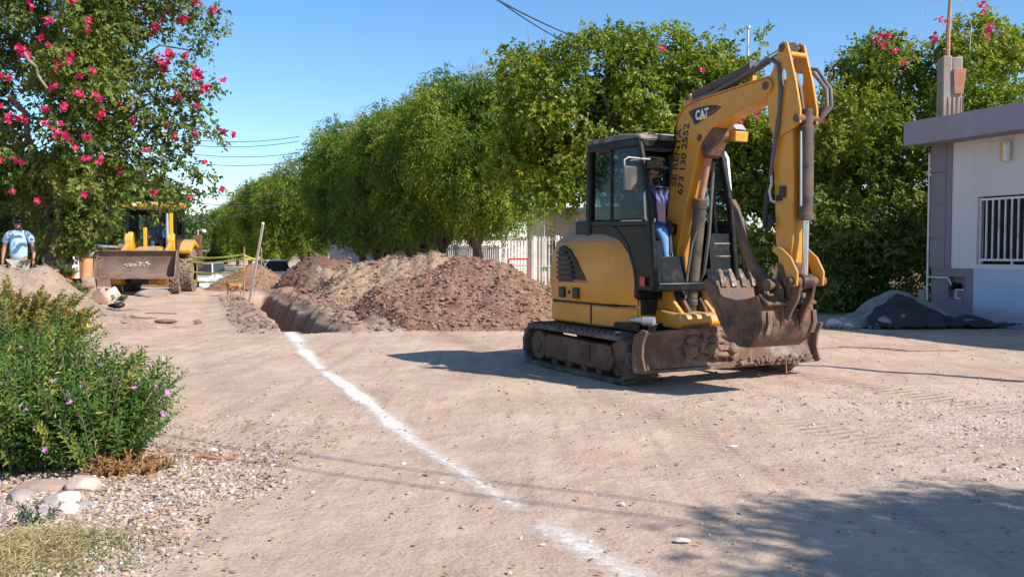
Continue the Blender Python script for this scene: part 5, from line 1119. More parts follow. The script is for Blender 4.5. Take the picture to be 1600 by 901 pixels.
# roof column with a fragment of brick and the rusty mast
c = at(1478, 150, 18.4); PC = thing('roof_column', 'rough concrete column stub rising above the roof with a reddish brick panel', 'column', (c.x, 18.4, 3.5), -.12)
mb = MB(); mb.box((-.10, 0, .86), (.19, .36, 1.84)).box((.09, 0, .85), (.21, .35, 1.80)); mb.build('concrete_shaft', m_concrete, PC, bevel=.03, seg=2)
fr_ = Matrix.Rotation(-HZ, 3, 'Z') @ Vector((0, -1, 0))
brk = MB(); brk.prism([(.02, 1.0), (.20, 1.0), (.25, 1.50), (.0, 1.51)], -.215, -.185, 'y'); brk = brk.build('brick_panel', M('terracotta', (.4, .17, .11), .85, 0, .2, 5, .3, 30), PC, bevel=.01)
brk.location = (0, 0, 0)
for i in range(4): MB().tube([(-.08+.09*i, -.185, .3), (-.07+.09*i, -.195, .6+.04*i), (-.08+.09*i, -.185, .95)], .008).build('rebar', m_rustpipe, PC)
c2 = at(1474, 98, 18.4)
MS = thing('roof_mast', 'tall rusty steel mast standing on the concrete roof column', 'mast', (c2.x, 18.4, c2.z-.05), 0)
MB().tube([(0, 0, 0), (.01, 0, .7), (.05, 0, 1.6), (.06, 0, 2.6)], [.05, .045, .028, .02]).build('pole', m_rustpipe, MS)
for k in (-1, 1): MB().tube([(.05, 0, 1.35), (k*.35, .1, 1.25), (k*.5+.05, .15, .8), (k*.55, .2, .3)], .008).build('guy_wire', m_metalg, MS)
# ------------------------------------------------------------------ tarp covered heap with stones at the wall
def tarp():
    xs = np.arange(5.4, 8.6, .04); ys = np.arange(15.3, 17.3, .05); XX, YY = np.meshgrid(xs, ys)
    def cone(px_, py_, h, rx, ry): return h*(1-np.sqrt(((XX-px_)/rx)**2+((YY-py_)/ry)**2+.004))
    k = np.maximum.reduce([cone(6.95, 16.35, .70, 1.1, 1.0), cone(7.45, 16.2, .40, .8, .7), cone(6.3, 16.1, .30, .75, .7), cone(8.0, 16.0, .18, .6, .6)])
    an = np.arctan2(YY-16.35, XX-6.95); rd = np.hypot(XX-6.95, YY-16.35); k = k+.05*np.minimum(rd, .8)*np.sin(an*11+6*fbm(XX*1.3, YY*1.3, 305, 2))*(k > -.3)+.03*np.minimum(rd, .8)*np.sin(an*23+9*fbm(XX, YY, 306, 2))
    k = k+.16*np.abs(fbm(XX*1.6+YY, YY*1.2, 301, 2))+.10*fbm(XX*1.2-YY*.8, YY*5, 302, 3)-.05
    Z_ = np.maximum(k, -.03+.03*fbm(XX*4, YY*4, 303, 2))+gz(XX, YY); nx = len(xs); ny = len(ys)
    i0 = (np.arange(ny-1)[:, None]*nx+np.arange(nx-1)[None, :]).ravel(); Fm = np.stack([i0, i0+1, i0+nx+1, i0+nx], 1)
    keep = (k.ravel()[Fm] > .0).all(1)
    T = thing('sand_heap', 'grey sand heap half covered by dark cloth at the foot of the mauve house corner', 'sand heap', (0, 0, 0))
    np_mesh('sand', np.stack([XX, YY, Z_], 2).reshape(-1, 3), Fm[keep], m_sandg, smooth=True, parent=T)
    xc = np.arange(5.9, 8.9, .03); yc = np.arange(15.0, 16.6, .03); A, B = np.meshgrid(xc, yc)
    def con(px_, py_, h, rx, ry): return h*(1-np.sqrt(((A-px_)/rx)**2+((B-py_)/ry)**2+.004))
    kk = np.maximum.reduce([con(6.95, 16.35, .70, 1.1, 1.0), con(7.45, 16.2, .40, .8, .7), con(6.3, 16.1, .30, .75, .7), con(8.0, 16.0, .18, .6, .6)])
    zz = np.maximum(kk, 0)+.05+.05*np.abs(np.sin(B*17+3*fbm(A*1.1, B*1.5, 311, 3)*2+A*1.2))*(.4+np.abs(fbm(A*2, B*2, 312, 2)))+.05*fbm(A*3, B*6, 313, 3)
    arch = 16.08-.55*((A-6.95)/.95)**2+.07*fbm(A*4, B*0, 314, 3); ins = (B < np.where(A < 7.7, arch, 15.85+.06*fbm(A*5, B*0, 315, 2))) & (B > 15.22+.08*fbm(A*2, B*0, 316, 3)+.12*np.abs(A-7.2)*(A < 6.6)) & (A > 6.2) & (A < 8.75-.5*(B-15.2))
    nx = len(xc); ny = len(yc); i0 = (np.arange(ny-1)[:, None]*nx+np.arange(nx-1)[None, :]).ravel(); Fc = np.stack([i0, i0+1, i0+nx+1, i0+nx], 1)
    cl_ = np_mesh('dark_cloth', np.stack([A, B, zz+gz(A, B)], 2).reshape(-1, 3), Fc[ins.ravel()[Fc].all(1)], m_tar, smooth=True, parent=T)
    md = cl_.modifiers.new('s', 'SOLIDIFY'); md.thickness = .012
tarp()
for i, (u, v, Y, d, lb) in enumerate([(1309, 512, 15.7, (.26, .2, .16), 'pale stone at the left foot of the dark covered heap, nearest the road'), (1303, 500, 16.0, (.3, .24, .2), 'pale stone just behind the stone nearest the road by the dark heap'), (1322, 498, 15.95, (.32, .25, .22), 'pale stone wedged against the left slope of the dark covered heap'), (1330, 507, 15.6, (.2, .16, .12), 'small pale stone under the edge of the dark cloth'), (1317, 506, 15.75, (.22, .18, .14), 'small pale stone between the two larger ones by the dark heap')]):
    boulder('stone', u, v, Y, d, m_stonew, lb, 70+i, 'stone', group='stones beside the covered heap')
MB()
# cable lying on the road, from the blade towards the house
pts = [at(1262, 545, 12.1), at(1310, 541, 12.45), at(1370, 543, 12.3), at(1420, 547, 12.0), at(1500, 547, 12.0)]
q = MB().tube([(p.x, p.y, float(surf(p.x, p.y))+.012) for p in pts], .009).build('cable', m_rustpipe); tag(q, 'thin brown cable lying on the road between the excavator blade and the house', 'cable')
# ------------------------------------------------------------------ fence, gate frame and buildings beyond the mounds
FZ = -.25
def fence_thing(label, p0, p1, z0, z1, gap, mat, posts, nm='fence', slatw=.045, cat='fence', inwall=None):
    a = Vector((*p0, 0)); b = Vector((*p1, 0)); L_ = (b-a).length; T = thing(nm, label, cat, (a.x, a.y, 0), math.atan2(b.y-a.y, b.x-a.x))
    n = int(L_/gap)
    proto = MB().box((0, 0, (z0+z1)/2), (slatw, .02, z1-z0)).build('picket', mat, T); proto.location = (gap*.5, 0, 0)
    for i in range(1, n): c_ = put(proto.copy(), T); c_.location = (gap*(i+.5), 0, 0)
    for z_ in (z0+.15, (z0+z1)/2, z1-.12): MB().box((L_/2, .02, z_), (L_, .02, .04)).build('rail', mat, T)
    for s_ in posts: MB().box((s_, .0, (z0+z1)/2), (.14, .14, z1-z0+.1)).build('post', m_white, T, bevel=.01)
    return T
f1 = at(786, 400, 36); f2 = at(960, 400, 35)
fence_thing('white picket fence with thick posts seen right of the nearest tree trunk', (f1.x, f1.y), (f2.x, f2.y), FZ-.1, 1.95, .13, m_white, [0.02, 1.25, 2.2, 3.6], slatw=.06)
f3 = at(690, 400, 40); fence_thing('lower white fence panels behind the nearest tree trunk', (f3.x, 40), (f1.x-.1, f1.y+.1), -.6, 1.62, .16, m_white, [0, 1.3], slatw=.1)
# wall behind the fence
m_beige = plaster('beige_plaster', (.5, .41, .33)); m_pinkw = plaster('pinkish_white_plaster', (.6, .52, .49)); m_greyw = plaster('grey_white_plaster', (.55, .52, .5))
def house(label, u0, u1, D0, D1, z0, z1, mat, depth=5, extra=None):
    a = at(u0, 400, D0); b = at(u1, 400, D1); L_ = (Vector((b.x, b.y, 0))-Vector((a.x, a.y, 0))).length
    T = thing('house', label, 'house', (a.x, a.y, 0), math.atan2(b.y-a.y, b.x-a.x))
    MB().box((L_/2, depth/2, (z0+z1)/2), (L_, depth, z1-z0)).build('wall', mat, T)
    MB().box((L_/2, depth/2, z1+.08), (L_+.3, depth+.3, .16)).build('roof', m_fascia, T, bevel=.01)
    if extra: extra(T, L_)
    return T
def ex1(T, L_):
    MB().box((.35, -.06, 1.3), (.9, .12, 3.2)).build('pillar', m_greyw, T, label='white rendered pillar at the house corner')
    MB().box((2.35, -.05, 1.5), (.06, .06, 2.6)).build('downpipe', m_white, T)
    w_ = MB().box((1.4, -.02, 1.25), (.9, .06, 1.2)).build('window', m_dark, T); MB().box((1.4, -.05, 1.25), (.04, .03, 1.2)).box((1.4, -.05, 1.25), (.9, .03, .04)).build('frame', m_white, w_)
house('beige house with a white corner pillar behind the picket fence', 828, 1020, 40, 37, -.6, 3.1, m_beige, 5, ex1)
def ex2(T, L_):
    w_ = MB().box((L_*.55, -.02, 1.2), (1.1, .06, 1.1)).build('window', m_dark, T); MB().box((L_*.55, -.05, 1.2), (.04, .03, 1.1)).build('frame', m_white, w_)
house('pale pinkish grey house wall behind the tree trunks', 515, 700, 63, 52, -.9, 2.2, m_pinkw, 6, ex2)
# white tiled garden wall and red gate frame leaning by the fence
w0 = at(795, 415, 31)
RG = thing('gate_frame', 'rusty red rectangular gate frame with wire mesh standing before the white fence', 'gate', (w0.x, 31, -.35), 0)
for a_, b_ in (((0, 0, 0), (0, 0, .85)), ((.66, 0, 0), (.66, 0, .85)), ((0, 0, .85), (.66, 0, .85)), ((0, 0, .06), (.66, 0, .06))): MB().cyl(a_, b_, .028, n=6).build('frame_tube', m_rprint, RG)
for i in range(9): MB().cyl((0, 0, .1+.085*i), (.66, 0, .08+.085*i), .006, n=4).build('mesh_wire', m_metalg, RG)
RG.location.z = 0.25
# ------------------------------------------------------------------ cars beyond the tape
m_carw = M('white_car_paint', (.72, .73, .75), .25, 0, .03, 3, 0, coat=.6); m_carg = glass('car_glass', (.08, .1, .12), .03, .5); m_chrome = M('chrome', (.6, .6, .6), .2, .9, 0, 3, 0); m_lamp = M('headlight_glass', (.7, .7, .72), .1, 0, .05, 9, 0)
def car(label, pos, rz, L_, W_, Hh, pickup=False):
    T = thing('parked_car' if not pickup else 'pickup_truck', label, 'car' if not pickup else 'pickup', pos, rz)
    # local: -y front
    if pickup: pr = [(-L_/2, .35), (-L_/2, .75), (-L_*.47, .98), (-L_*.22, 1.08), (-.02*L_, 1.12), (L_*.5, 1.08), (L_*.5, .4), (-L_*.45, .3)]
    else: pr = [(-L_/2, .32), (-L_/2, .7), (-L_*.47, .92), (-L_*.25, 1.05), (L_*.42, 1.08), (L_*.5, .95), (L_*.5, .4), (-L_*.45, .28)]
    mb = MB(); mb.prism(pr, -W_/2, W_/2); body = mb.build('body', m_carw, T, bevel=.09, seg=3)
    g0, g1_ = (-.22*L_, .12*L_) if pickup else (-.25*L_, .44*L_)
    mb = MB(); mb.loft([[(-W_*.47, g0, 1.04), (W_*.47, g0, 1.04), (W_*.47, g1_, 1.06), (-W_*.47, g1_, 1.06)], [(-W_*.38, g0+.5, Hh-.06), (W_*.38, g0+.5, Hh-.06), (W_*.38, g1_-.25, Hh-.06), (-W_*.38, g1_-.25, Hh-.06)]]); mb.build('greenhouse', m_carg, T, bevel=.05)
    MB().box((0, (g0+.5+g1_-.25)/2, Hh-.04), (W_*.8, g1_-g0-.7, .08)).build('roof', m_carw, T, bevel=.035)
    for s_ in (-1, 1):
        MB().tube([(s_*W_*.47, g0, 1.04), (s_*W_*.39, g0+.5, Hh-.05)], .035).build('pillar', m_carw, T)
        MB().box((s_*W_*.36, -L_/2+.02, .78), (.34, .1, .14)).build('headlight', m_lamp, T, bevel=.02)
        MB().box((s_*(W_/2+.08), g0+.25, 1.1), (.16, .1, .12)).build('mirror', m_carw, T, bevel=.02)
        for y_ in (-L_*.31, L_*.3):
            wq = MB().cyl((s_*(W_/2-.2), y_, .33), (s_*(W_/2+.01), y_, .33), .34, n=20).build('wheel', m_tyre, T, bevel=.03); MB().cyl((s_*(W_/2-.1), y_, .33), (s_*(W_/2+.02), y_, .33), .2, n=14).build('rim', m_metalg, wq)
    MB().box((0, -L_/2-.005, .62), (W_*.55, .05, .22)).build('grille', m_blk, T, bevel=.01); MB().box((0, -L_/2-.02, .4), (W_*.9, .1, .16)).build('bumper', m_carw if not pickup else m_chrome, T, bevel=.03)
    MB().box((0, -L_/2-.03, .64), (.22, .02, .07)).build('badge', m_chrome, T)
    MB().box((0, -L_/2+.0, .50), (W_*.7, .03, .04)).build('lower_grille', m_blk, T)
    return T
p = at(314, 440, 46); car('white suv parked facing the camera behind the yellow tape', (p.x, 46, -.85), R(4), 4.4, 1.85, 1.68)
p = at(412, 440, 45); car('white pickup truck parked at an angle behind the small earth mound', (p.x, 47, -.75), R(-52), 5.2, 1.85, 1.72, True)
# ------------------------------------------------------------------ tape, poles and street clutter
m_tape = M('yellow_green_tape', (.55, .62, .12), .5, 0, .2, 5, 0)
PT = [(380, 461, 27.2, 385), (407, 448, 29, 367)]
posts = []
for (u, vb, Y, vt, lb) in [(381, 462, 27.0, 385, 'thin orange stake left of the leaning white pole, strung with yellow tape'), (408, 440, 30.5, 386, 'thin orange stake right of the leaning white pole, on the small mound')]:
    p = at(u, 400, Y); zt = at(u, vt, Y).z; zb = gzf(p.x, Y)-.1 if Y < 28 else at(u, 425, Y).z-.2
    o = MB().cyl((0, 0, 0), (.02, 0, zt-zb), .022, n=8).build('stake', m_rustpipe); o.location = (p.x, Y, zb); tag(o, lb, 'stake'); posts.append((p.x, Y))
def tape(pts, label, wdt=.055):
    mb = MB(); b = mb.b; rows = []
    full = []
    for i in range(len(pts)-1):
        for k in range(8): full.append(pts[i].lerp(pts[i+1], k/8)-Vector((0, 0, .12*4*(k/8)*(1-k/8)*min(1, (pts[i]-pts[i+1]).length/6))))
    full.append(pts[-1])
    for i, p in enumerate(full):
        tw = .35*math.sin(i*1.3); rows.append([(p.x, p.y-tw*wdt, p.z-wdt/2), (p.x, p.y+tw*wdt, p.z+wdt/2)])
    mb.loft(rows, cap=False, close=False); o = mb.build('barrier_tape', m_tape, solid=.002); tag(o, label, 'barrier tape', 'yellow tapes strung across the street'); return o
def P3(u, v, Y): return at(u, v, Y)
tape([P3(292, 400, 29.5), P3(381, 397, 27.0), P3(409, 403, 30.5)], 'uppermost yellow tape strung from the backhoe past both orange stakes')
tape([P3(292, 408, 29.5), P3(381, 403, 27.0), P3(408, 400, 30.5)], 'second yellow tape from the top, just under the uppermost one')
tape([P3(292, 423, 29.5), P3(381, 422, 27.0)], 'third yellow tape from the top, crossing in front of the white suv hood')
tape([P3(292, 437, 29.5), P3(381, 436, 27.0)], 'lowest yellow tape, crossing the white suv bumper')
tape([P3(409, 403, 30.5), P3(416, 416, 30.0), P3(421, 424, 29.6)], 'short loose end of tape hanging from the right orange stake')
a = at(382, 476, 24.6); b = at(412, 348, 22.5)
o = MB().cyl((0, 0, 0), (b.x-a.x, b.y-a.y, b.z-a.z+.6), .034, n=12).build('leaning_pole', m_wprint); o.location = (a.x, a.y, a.z-.6); tag(o, 'long white plastic pipe leaning up out of the trench', 'pole')
def pole(u, vt, Y, r, mat, label, cat='utility pole', zb=None, arm=None):
    p = at(u, vt, Y); zb = gzf(p.x, Y) if zb is None else zb; T = thing('utility_pole', label, cat, (p.x, Y, zb))
    MB().cyl((0, 0, 0), (0, 0, p.z-zb), r, r*.7, n=10).build('shaft', mat, T)
    if arm: arm(T, p.z-zb)
    return T
def lamp_arm(T, h): MB().cyl((0, 0, h-.1), (.35, 0, h+.0), .03, n=6).build('arm', m_metalg, T); MB().sph((.42, 0, h-.12), .16, (1, 1, .8)).build('lamp_head', m_wprint, T)
pole(310, 358, 62, .09, m_metalg, 'thin grey street lamp pole right of the backhoe', 'street lamp', arm=lamp_arm)
def xarm(T, h): MB().box((0, 0, h-.3), (1.2, .08, .08)).build('crossarm', m_wood, T)
pole(145, 360, 31, .13, m_concrete, 'short pale concrete post left of the backhoe bucket', 'post')
pole(168, 328, 60, .12, m_concrete, 'pale concrete utility pole against the green tree behind the backhoe', arm=xarm)
pole(1165, 47, 27, .05, m_metalg, 'thin grey antenna pole above the hedge behind the excavator arm', 'antenna pole', arm=lambda T, h: MB().cyl((0, 0, h-.02), (0, 0, h+.05), .08, n=8).build('cap', m_metalg, T))
# orange pipe, cooler, boards
p = at(133, 470, 24.2); o = MB().cyl((0, 0, 0), (.0, 0, 1.1), .145, n=20).build('orange_pipe', M('orange_clay_pipe', (.62, .28, .13), .7, 0, .12, 5, .1)); o.location = (p.x, 24.2, gzf(p.x, 24.2)-.05); o.rotation_euler = (0, .06, 0); tag(o, 'upright orange clay pipe behind the tan boulder', 'pipe')
m_org = M('orange_plastic', (.75, .1, .03), .4, 0, .06, 5, .02)
p = at(106, 437, 25); CB = thing('water_cooler', 'orange drinks cooler with a white lid beside a white panel', 'cooler', (p.x, 25, p.z))
MB().cyl((0, 0, 0), (0, 0, .33), .165, .185, n=20).build('tank', m_org, CB, bevel=.012); MB().cyl((0, 0, .33), (0, 0, .43), .195, .19, n=20).build('lid', m_wprint, CB, bevel=.015); MB().box((0, -.185, .30), (.12, .03, .09)).build('spout_plate', m_wprint, CB, bevel=.005)
MB().tube([(-.2, 0, .36), (-.24, 0, .25), (-.2, 0, .12)], .01).build('handle', m_wprint, CB)
o = MB().box((0, 0, .26), (.62, .5, .52)).build('stone_ledge', m_concrete, bevel=.02); o.location = (p.x+.05, 25.05, p.z-.52); tag(o, 'low concrete ledge that carries the orange cooler', 'ledge')
p = at(119, 437, 25.2); o = MB().box((0, 0, .36), (.16, .03, .72)).box((-.0, 0, .05), (.32, .05, .1)).build('white_panel', m_white, bevel=.004); o.location = (p.x, 25.2, p.z-.05); tag(o, 'narrow white panel standing right of the orange cooler', 'panel')
p0 = at(91, 413, 19.0); p1 = at(122, 452, 18.6); o = MB().cyl(tuple(p0-p1), (0, 0, 0), .022, n=8).build('orange_rod', M('orange_rod_paint', (.75, .3, .06), .6)); o.location = p1; tag(o, 'slanting orange rod in front of the cooler', 'rod')
# dark bench-like fence with pale slats behind the man
p0 = at(50, 384, 21); T = thing('slatted_bench', 'dark rail fence with a few pale upright slats behind the man', 'fence', (p0.x, 21, .35))
MB().box((.5, 0, .98), (1.3, .06, .1)).box((.5, 0, .30), (1.3, .06, .12)).build('rail', m_dark, T)
for i in range(6): MB().box((.28+.085*i, -.02, .63), (.045, .02, .55)).build('slat', m_stonew, T)
T2 = thing('wooden_fence', 'dark brown upright planks below the bougainvillea trunk', 'fence', (at(66, 420, 20).x, 20, .35))
for i in range(6): MB().box((.12*i, .02*(i % 2), .35+.02*(i % 3)), (.10, .03, .72)).build('plank', m_wood, T2)
# metal-roofed shed far left
p0 = at(118, 390, 45); SH = thing('shed', 'low shed with a thin sloping metal roof behind the concrete post', 'shed', (p0.x, 45, -.6))
MB().box((2.6, 1.5, 1.0), (5.2, 3, 2.2)).build('wall', m_wood, SH); mb = MB(); mb.prism([(-.4, 2.30), (5.6, 2.0), (5.6, 2.06), (-.4, 2.36)], -.5, 3.4, 'y'); mb.build('roof', m_metalg, SH)
MB().box((1.2, -.02, 1.2), (.8, .06, .9)).build('window', m_dark, SH)
# ------------------------------------------------------------------ overhead wires
q = MB().tube([(-14.5, 12.1, 6.4), (-2, 5.3, 6.0), (12, -2.4, 6.4)], .013, 6).build('overhead_wire', m_wire); tag(q, 'wire above the viewpoint whose faint shadow crosses the road in the foreground', 'wire', 'wires above the viewpoint')
q = MB().tube([(-14.5, 11.7, 6.5), (-2, 4.95, 6.1), (12, -2.75, 6.5)], .013, 6).build('overhead_wire', m_wire); tag(q, 'second wire above the viewpoint, nearer to us than the first', 'wire', 'wires above the viewpoint')
def wire(a, b, sag, r, label, group=None):
    pts = [a.lerp(b, i/20)-Vector((0, 0, sag*4*(i/20)*(1-i/20))) for i in range(21)]
    o = MB().tube(pts, r, 5).build('overhead_wire', m_wire); tag(o, label, 'wire', group); return o
wire(at(740, -16, 14), at(1000, 84, 30), .25, .014, 'uppermost black cable crossing the sky above the middle trees', 'twin cables at the top of the sky')
wire(at(752, -14, 14), at(1000, 92, 30), .42, .012, 'lower black cable hanging just under the uppermost one', 'twin cables at the top of the sky')
G = 'wires between the bougainvillea and the tree row'
for (v0, v1, lb) in [(208, 214, 'highest thin wire left of the tree row'), (217, 221, 'second thin wire from the top left of the tree row'), (229, 239, 'third thin wire from the top left of the tree row'), (243, 252, 'fourth thin wire from the top left of the tree row'), (290, 298, 'fifth thin wire from the top, low above the street'), (303, 316, 'lowest thin wire above the backhoe cab')]:
    wire(at(230, v0, 42), at(470, v1, 46), .35, .016, lb, G)
wire(at(240, 350, 60), at(440, 318, 70), .4, .018, 'thin wire rising to the right above the far street', G)
# ------------------------------------------------------------------ vegetation
lm_tree = leafmat('street_tree_leaf', [(.04, .09, .015), (.14, .22, .028), (.32, .37, .055)], .42)
lm_far = leafmat('far_tree_leaf', [(.05, .09, .03), (.09, .14, .04), (.13, .18, .05)], .35)
lm_boug = leafmat('bougainvillea_leaf', [(.045, .08, .018), (.10, .155, .03), (.18, .235, .045), (.27, .25, .08)], .38)
lm_hedge = leafmat('hedge_leaf', [(.05, .09, .012), (.12, .19, .02), (.23, .29, .035), (.34, .32, .06)], .4)
lm_red = leafmat('magenta_bract', [(.5, .02, .09), (.62, .03, .16), (.55, .05, .08)], .3)
lm_peri = leafmat('bush_leaf', [(.022, .06, .018), (.05, .115, .025), (.10, .19, .035), (.34, .30, .06)], .28, .36)
lm_pink = leafmat('pink_petal', [(.55, .2, .5), (.65, .3, .6)], .3); lm_ylw = leafmat('yellow_petal', [(.8, .6, .02), (.8, .65, .05)], .3)
lm_lant = leafmat('orange_tinged_leaf', [(.06, .11, .02), (.15, .2, .04), (.28, .22, .06), (.42, .22, .12)], .3)
lm_dry = leafmat('dry_grass_blade', [(.30, .23, .11), (.46, .37, .19), (.58, .49, .28)], .25)
lm_grn = leafmat('green_grass_blade', [(.08, .14, .03), (.14, .2, .05)], .3)
lm_dark = leafmat('dark_succulent_leaf', [(.03, .07, .04), (.06, .11, .06)], .15)
def limb_tree(T, trunks, mat=m_bark, nm='trunk'):
    """trunks: list of (points, radii)"""
    for i, (pts, rr_) in enumerate(trunks): MB().tube(pts, rr_, 9 if rr_[0] > .06 else 6).build(nm if i == 0 else 'limb', mat, T)
def bent(p0, p1, rs_, n=5, k=.12):
    p0 = Vector(p0); p1 = Vector(p1); L_ = (p1-p0).length
    return [p0.lerp(p1, i/n)+(Vector(rs_.randn(3))*k*L_*.3 if 0 < i < n else Vector()) for i in range(n+1)]
# --- street trees: three builds, then copies
def street_tree(seed, h, rad, twigs, leaf, hang=2.5):
    r_ = np.random.RandomState(seed); T = thing('street_tree', 'x', 'tree'); cl = []
    zc = (h+hang)/2+.3; rz_ = (h-hang)/2
    lob = [(unit(r_.randn(3)), r_.uniform(-.24, .26), r_.uniform(2, 5)) for _ in range(9)]      # lobes that make the outline uneven
    for i in range(185):
        o = unit(r_.randn(3)); q = .60+.40*r_.rand()**.6; k = 1+sum(a*math.exp(-(1-o @ d)*s_) for d, a, s_ in lob)
        wz = 1.0 if o[2] > -.2 else 1.02
        cl.append((o[0]*rad*q*k*wz, o[1]*rad*q*k*wz, max(hang+.65, zc+o[2]*rz_*q*min(k, 1.12)), r_.uniform(.38, .86), r_.uniform(.34, .75)))
    for i in range(34):
        a = r_.rand()*6.28; q = rad*r_.uniform(.3, 1.0); cl.append((math.cos(a)*q, math.sin(a)*q, hang+r_.uniform(.35, 1.4), r_.uniform(.28, .5), r_.uniform(.4, .75)))
    for i in range(16): cl.append((r_.uniform(-.5, .5)*rad, r_.uniform(-.5, .5)*rad, zc+r_.uniform(-.5, .4)*rz_, 1.3, 1.2))
    for i in range(46):
        o = unit(r_.randn(3)); o[2] = abs(o[2])*.9+.1; k = 1.04+sum(a*math.exp(-(1-o @ d)*s_) for d, a, s_ in lob); cl.append((o[0]*rad*k, o[1]*rad*k, zc+o[2]*rz_*min(k, 1.15), .2, r_.uniform(.3, .6)))
    P_, D__, U_, L__, W__, T_ = clump_leaves(cl, twigs, 9, .48, leaf, leaf*.40, .5, r_, .45)
    T_ = np.clip(T_+.5*fbm(P_[:, 0]*.5+P_[:, 2]*.4, P_[:, 1]*.5+P_[:, 2]*.3, seed+900, 3), 0, 1)
    leaf_obj('crown', P_, D__, U_, L__, W__, lm_tree, T, T_)
    mb = MB()
    for i in range(26):
        a = r_.rand()*6.28; q = rad*r_.uniform(.05, .75); x_, y_ = math.cos(a)*q, math.sin(a)*q; z_ = zc+rz_*math.sqrt(max(0, 1-(q/rad)**2))*.95; hh = r_.uniform(.4, 1.1)
        p1 = (x_+r_.randn()*.15, y_+r_.randn()*.15, z_+hh*.6); mb.tube([(x_, y_, z_-.3), p1, (p1[0]+r_.randn()*.2, p1[1]+r_.randn()*.2, z_+hh)], .016, 4, r2=.006); mb.tube([p1, (p1[0]+r_.randn()*.3, p1[1]+r_.randn()*.3, p1[2]+.3)], .008, 4, r2=.004)
    mb.build('bare_twigs', m_twig, T, kind='stuff')
    tr = [(bent((0, 0, -.2), (.1, .05, 2.0), r_, 4, .06), [.30, .26, .24, .22, .2])]
    for i in range(5):
        a = i*1.26+r_.rand(); e_ = (math.cos(a)*rad*.6, math.sin(a)*rad*.6, h*r_.uniform(.55, .8)); tr.append((bent((.1, .05, 1.8), e_, r_, 5, .12), [.17, .14, .11, .08, .05, .03]))
    limb_tree(T, tr); return T
protos = [street_tree(1, 9.3, 3.4, 105, .16), street_tree(2, 9.0, 3.6, 105, .16), street_tree(3, 8.8, 3.4, 105, .16)]
spots = [(741, 34.5, 0, 'large street tree with the thick trunk nearest the white fence', .84), (693, 38.5, 1, 'street tree whose trunk stands next left of the nearest thick trunk', .90),
 (660, 42, 2, 'street tree with the third trunk from the white fence', .93), (640, 45, 0, 'street tree with the slim trunk beside the yellow lit gap', .95), (615, 48.5, 1, 'street tree with the forked trunk before the pinkish wall', .98),
 (590, 51, 2, 'street tree with the straight trunk before the pinkish wall', 1.0), (563, 54, 0, 'leftmost tall street tree, its branching trunk at the pinkish wall edge', 1.03),
 (478, 76, 1, 'lower street tree stepping down left of the tall row', 1.0), (445, 88, 2, 'smaller distant tree second below the tall row', 1), (418, 102, 0, 'small distant tree third below the tall row', 1), (392, 118, 1, 'small distant tree near the far end of the row', 1), (372, 140, 2, 'far tiny tree at the left end of the row', 1), (352, 165, 0, 'farthest tiny tree of the row where the street vanishes', 1)]
first = [True]*3
for i, (u, Y, k, lb, sc) in enumerate(spots):
    o = protos[k] if first[k] else copy_tree(protos[k]); first[k] = False
    p = at(u, 400, Y); o.location = (p.x, Y, gzf(p.x, Y)-(1.3 if Y > 70 else 0)); o.rotation_euler = (0, 0, i*2.1); o.scale = (sc*(1.2 if Y > 70 else 1),)*3; o['label'] = lb; o['group'] = 'trees along the street'
# shade tree beside the camera, out of frame at the right, that throws the foreground shadow
o = copy_tree(protos[0]); o.location = (6.4, .8, 0); o.scale = (.5, .5, .5); o.rotation_euler = (0, 0, 1); o['label'] = 'leafy tree right of the viewpoint that shades the road in the foreground'; o['group'] = 'trees beside the road'
# and the pole whose shadow crosses the road behind the blade
o = MB().cyl((0, 0, -.2), (0, 0, 5.9), .085, .075, n=12).build('utility_pole', m_wood); o.location = (8.9, 6.45, 0); tag(o, 'wooden pole right of the view whose shadow crosses the road', 'utility pole')
# far trees closing the street and behind the houses
def far_tree(seed, h, rad):
    r_ = np.random.RandomState(seed); T = thing('distant_tree', 'x', 'tree'); cl = []
    for i in range(34):
        o = unit(r_.randn(3)); q = .7+.3*r_.rand(); cl.append((o[0]*rad*q, o[1]*rad*q, h*.58+o[2]*h*.36*q, r_.uniform(.25, .42)*rad, r_.uniform(.2, .35)*rad))
    P_, D__, U_, L__, W__, T_ = clump_leaves(cl, 70, 4, .5, .42, .26, .2, r_, .5); leaf_obj('crown', P_, D__, U_, L__, W__, lm_far, T, T_)
    MB().tube([(0, 0, -.5), (0, 0, h*.5)], [.35, .2], 8).build('trunk', m_bark, T); return T
fp = [far_tree(21, 8, 4.2), far_tree(22, 7, 4.5)]; ff = [True, True]
FT = [(285, 130, 1.0, 'distant rounded tree directly right of the backhoe cab'), (305, 150, 1.1, 'distant tree behind the street lamp at the street end'), (328, 170, 1.15, 'distant tree left of the farthest street tree'), (345, 150, .8, 'low distant tree closing the street above the suv'),
      (185, 62, 1.0, 'bright green tree left of the backhoe cab'), (150, 66, 1.12, 'bright green tree behind the concrete utility pole'), (110, 70, 1.2, 'green tree showing through the left bougainvillea'), (60, 62, 1.05, 'green tree behind the standing man'), (215, 120, .7, 'green tree behind the backhoe cab'), (255, 130, .8, 'distant tree seen through the backhoe windscreen'), (10, 60, 1.1, 'green tree at the far left edge behind the man')]
for i, (u, Y, sc, lb) in enumerate(FT):
    k = i % 2; o = fp[k] if ff[k] else copy_tree(fp[k]); ff[k] = False
    p = at(u, 400, Y); o.location = (p.x, Y, gzf(p.x, Y)); o.rotation_euler = (0, 0, i*1.7); o.scale = (sc,)*3; o['label'] = lb; o['group'] = 'trees beyond the backhoe'
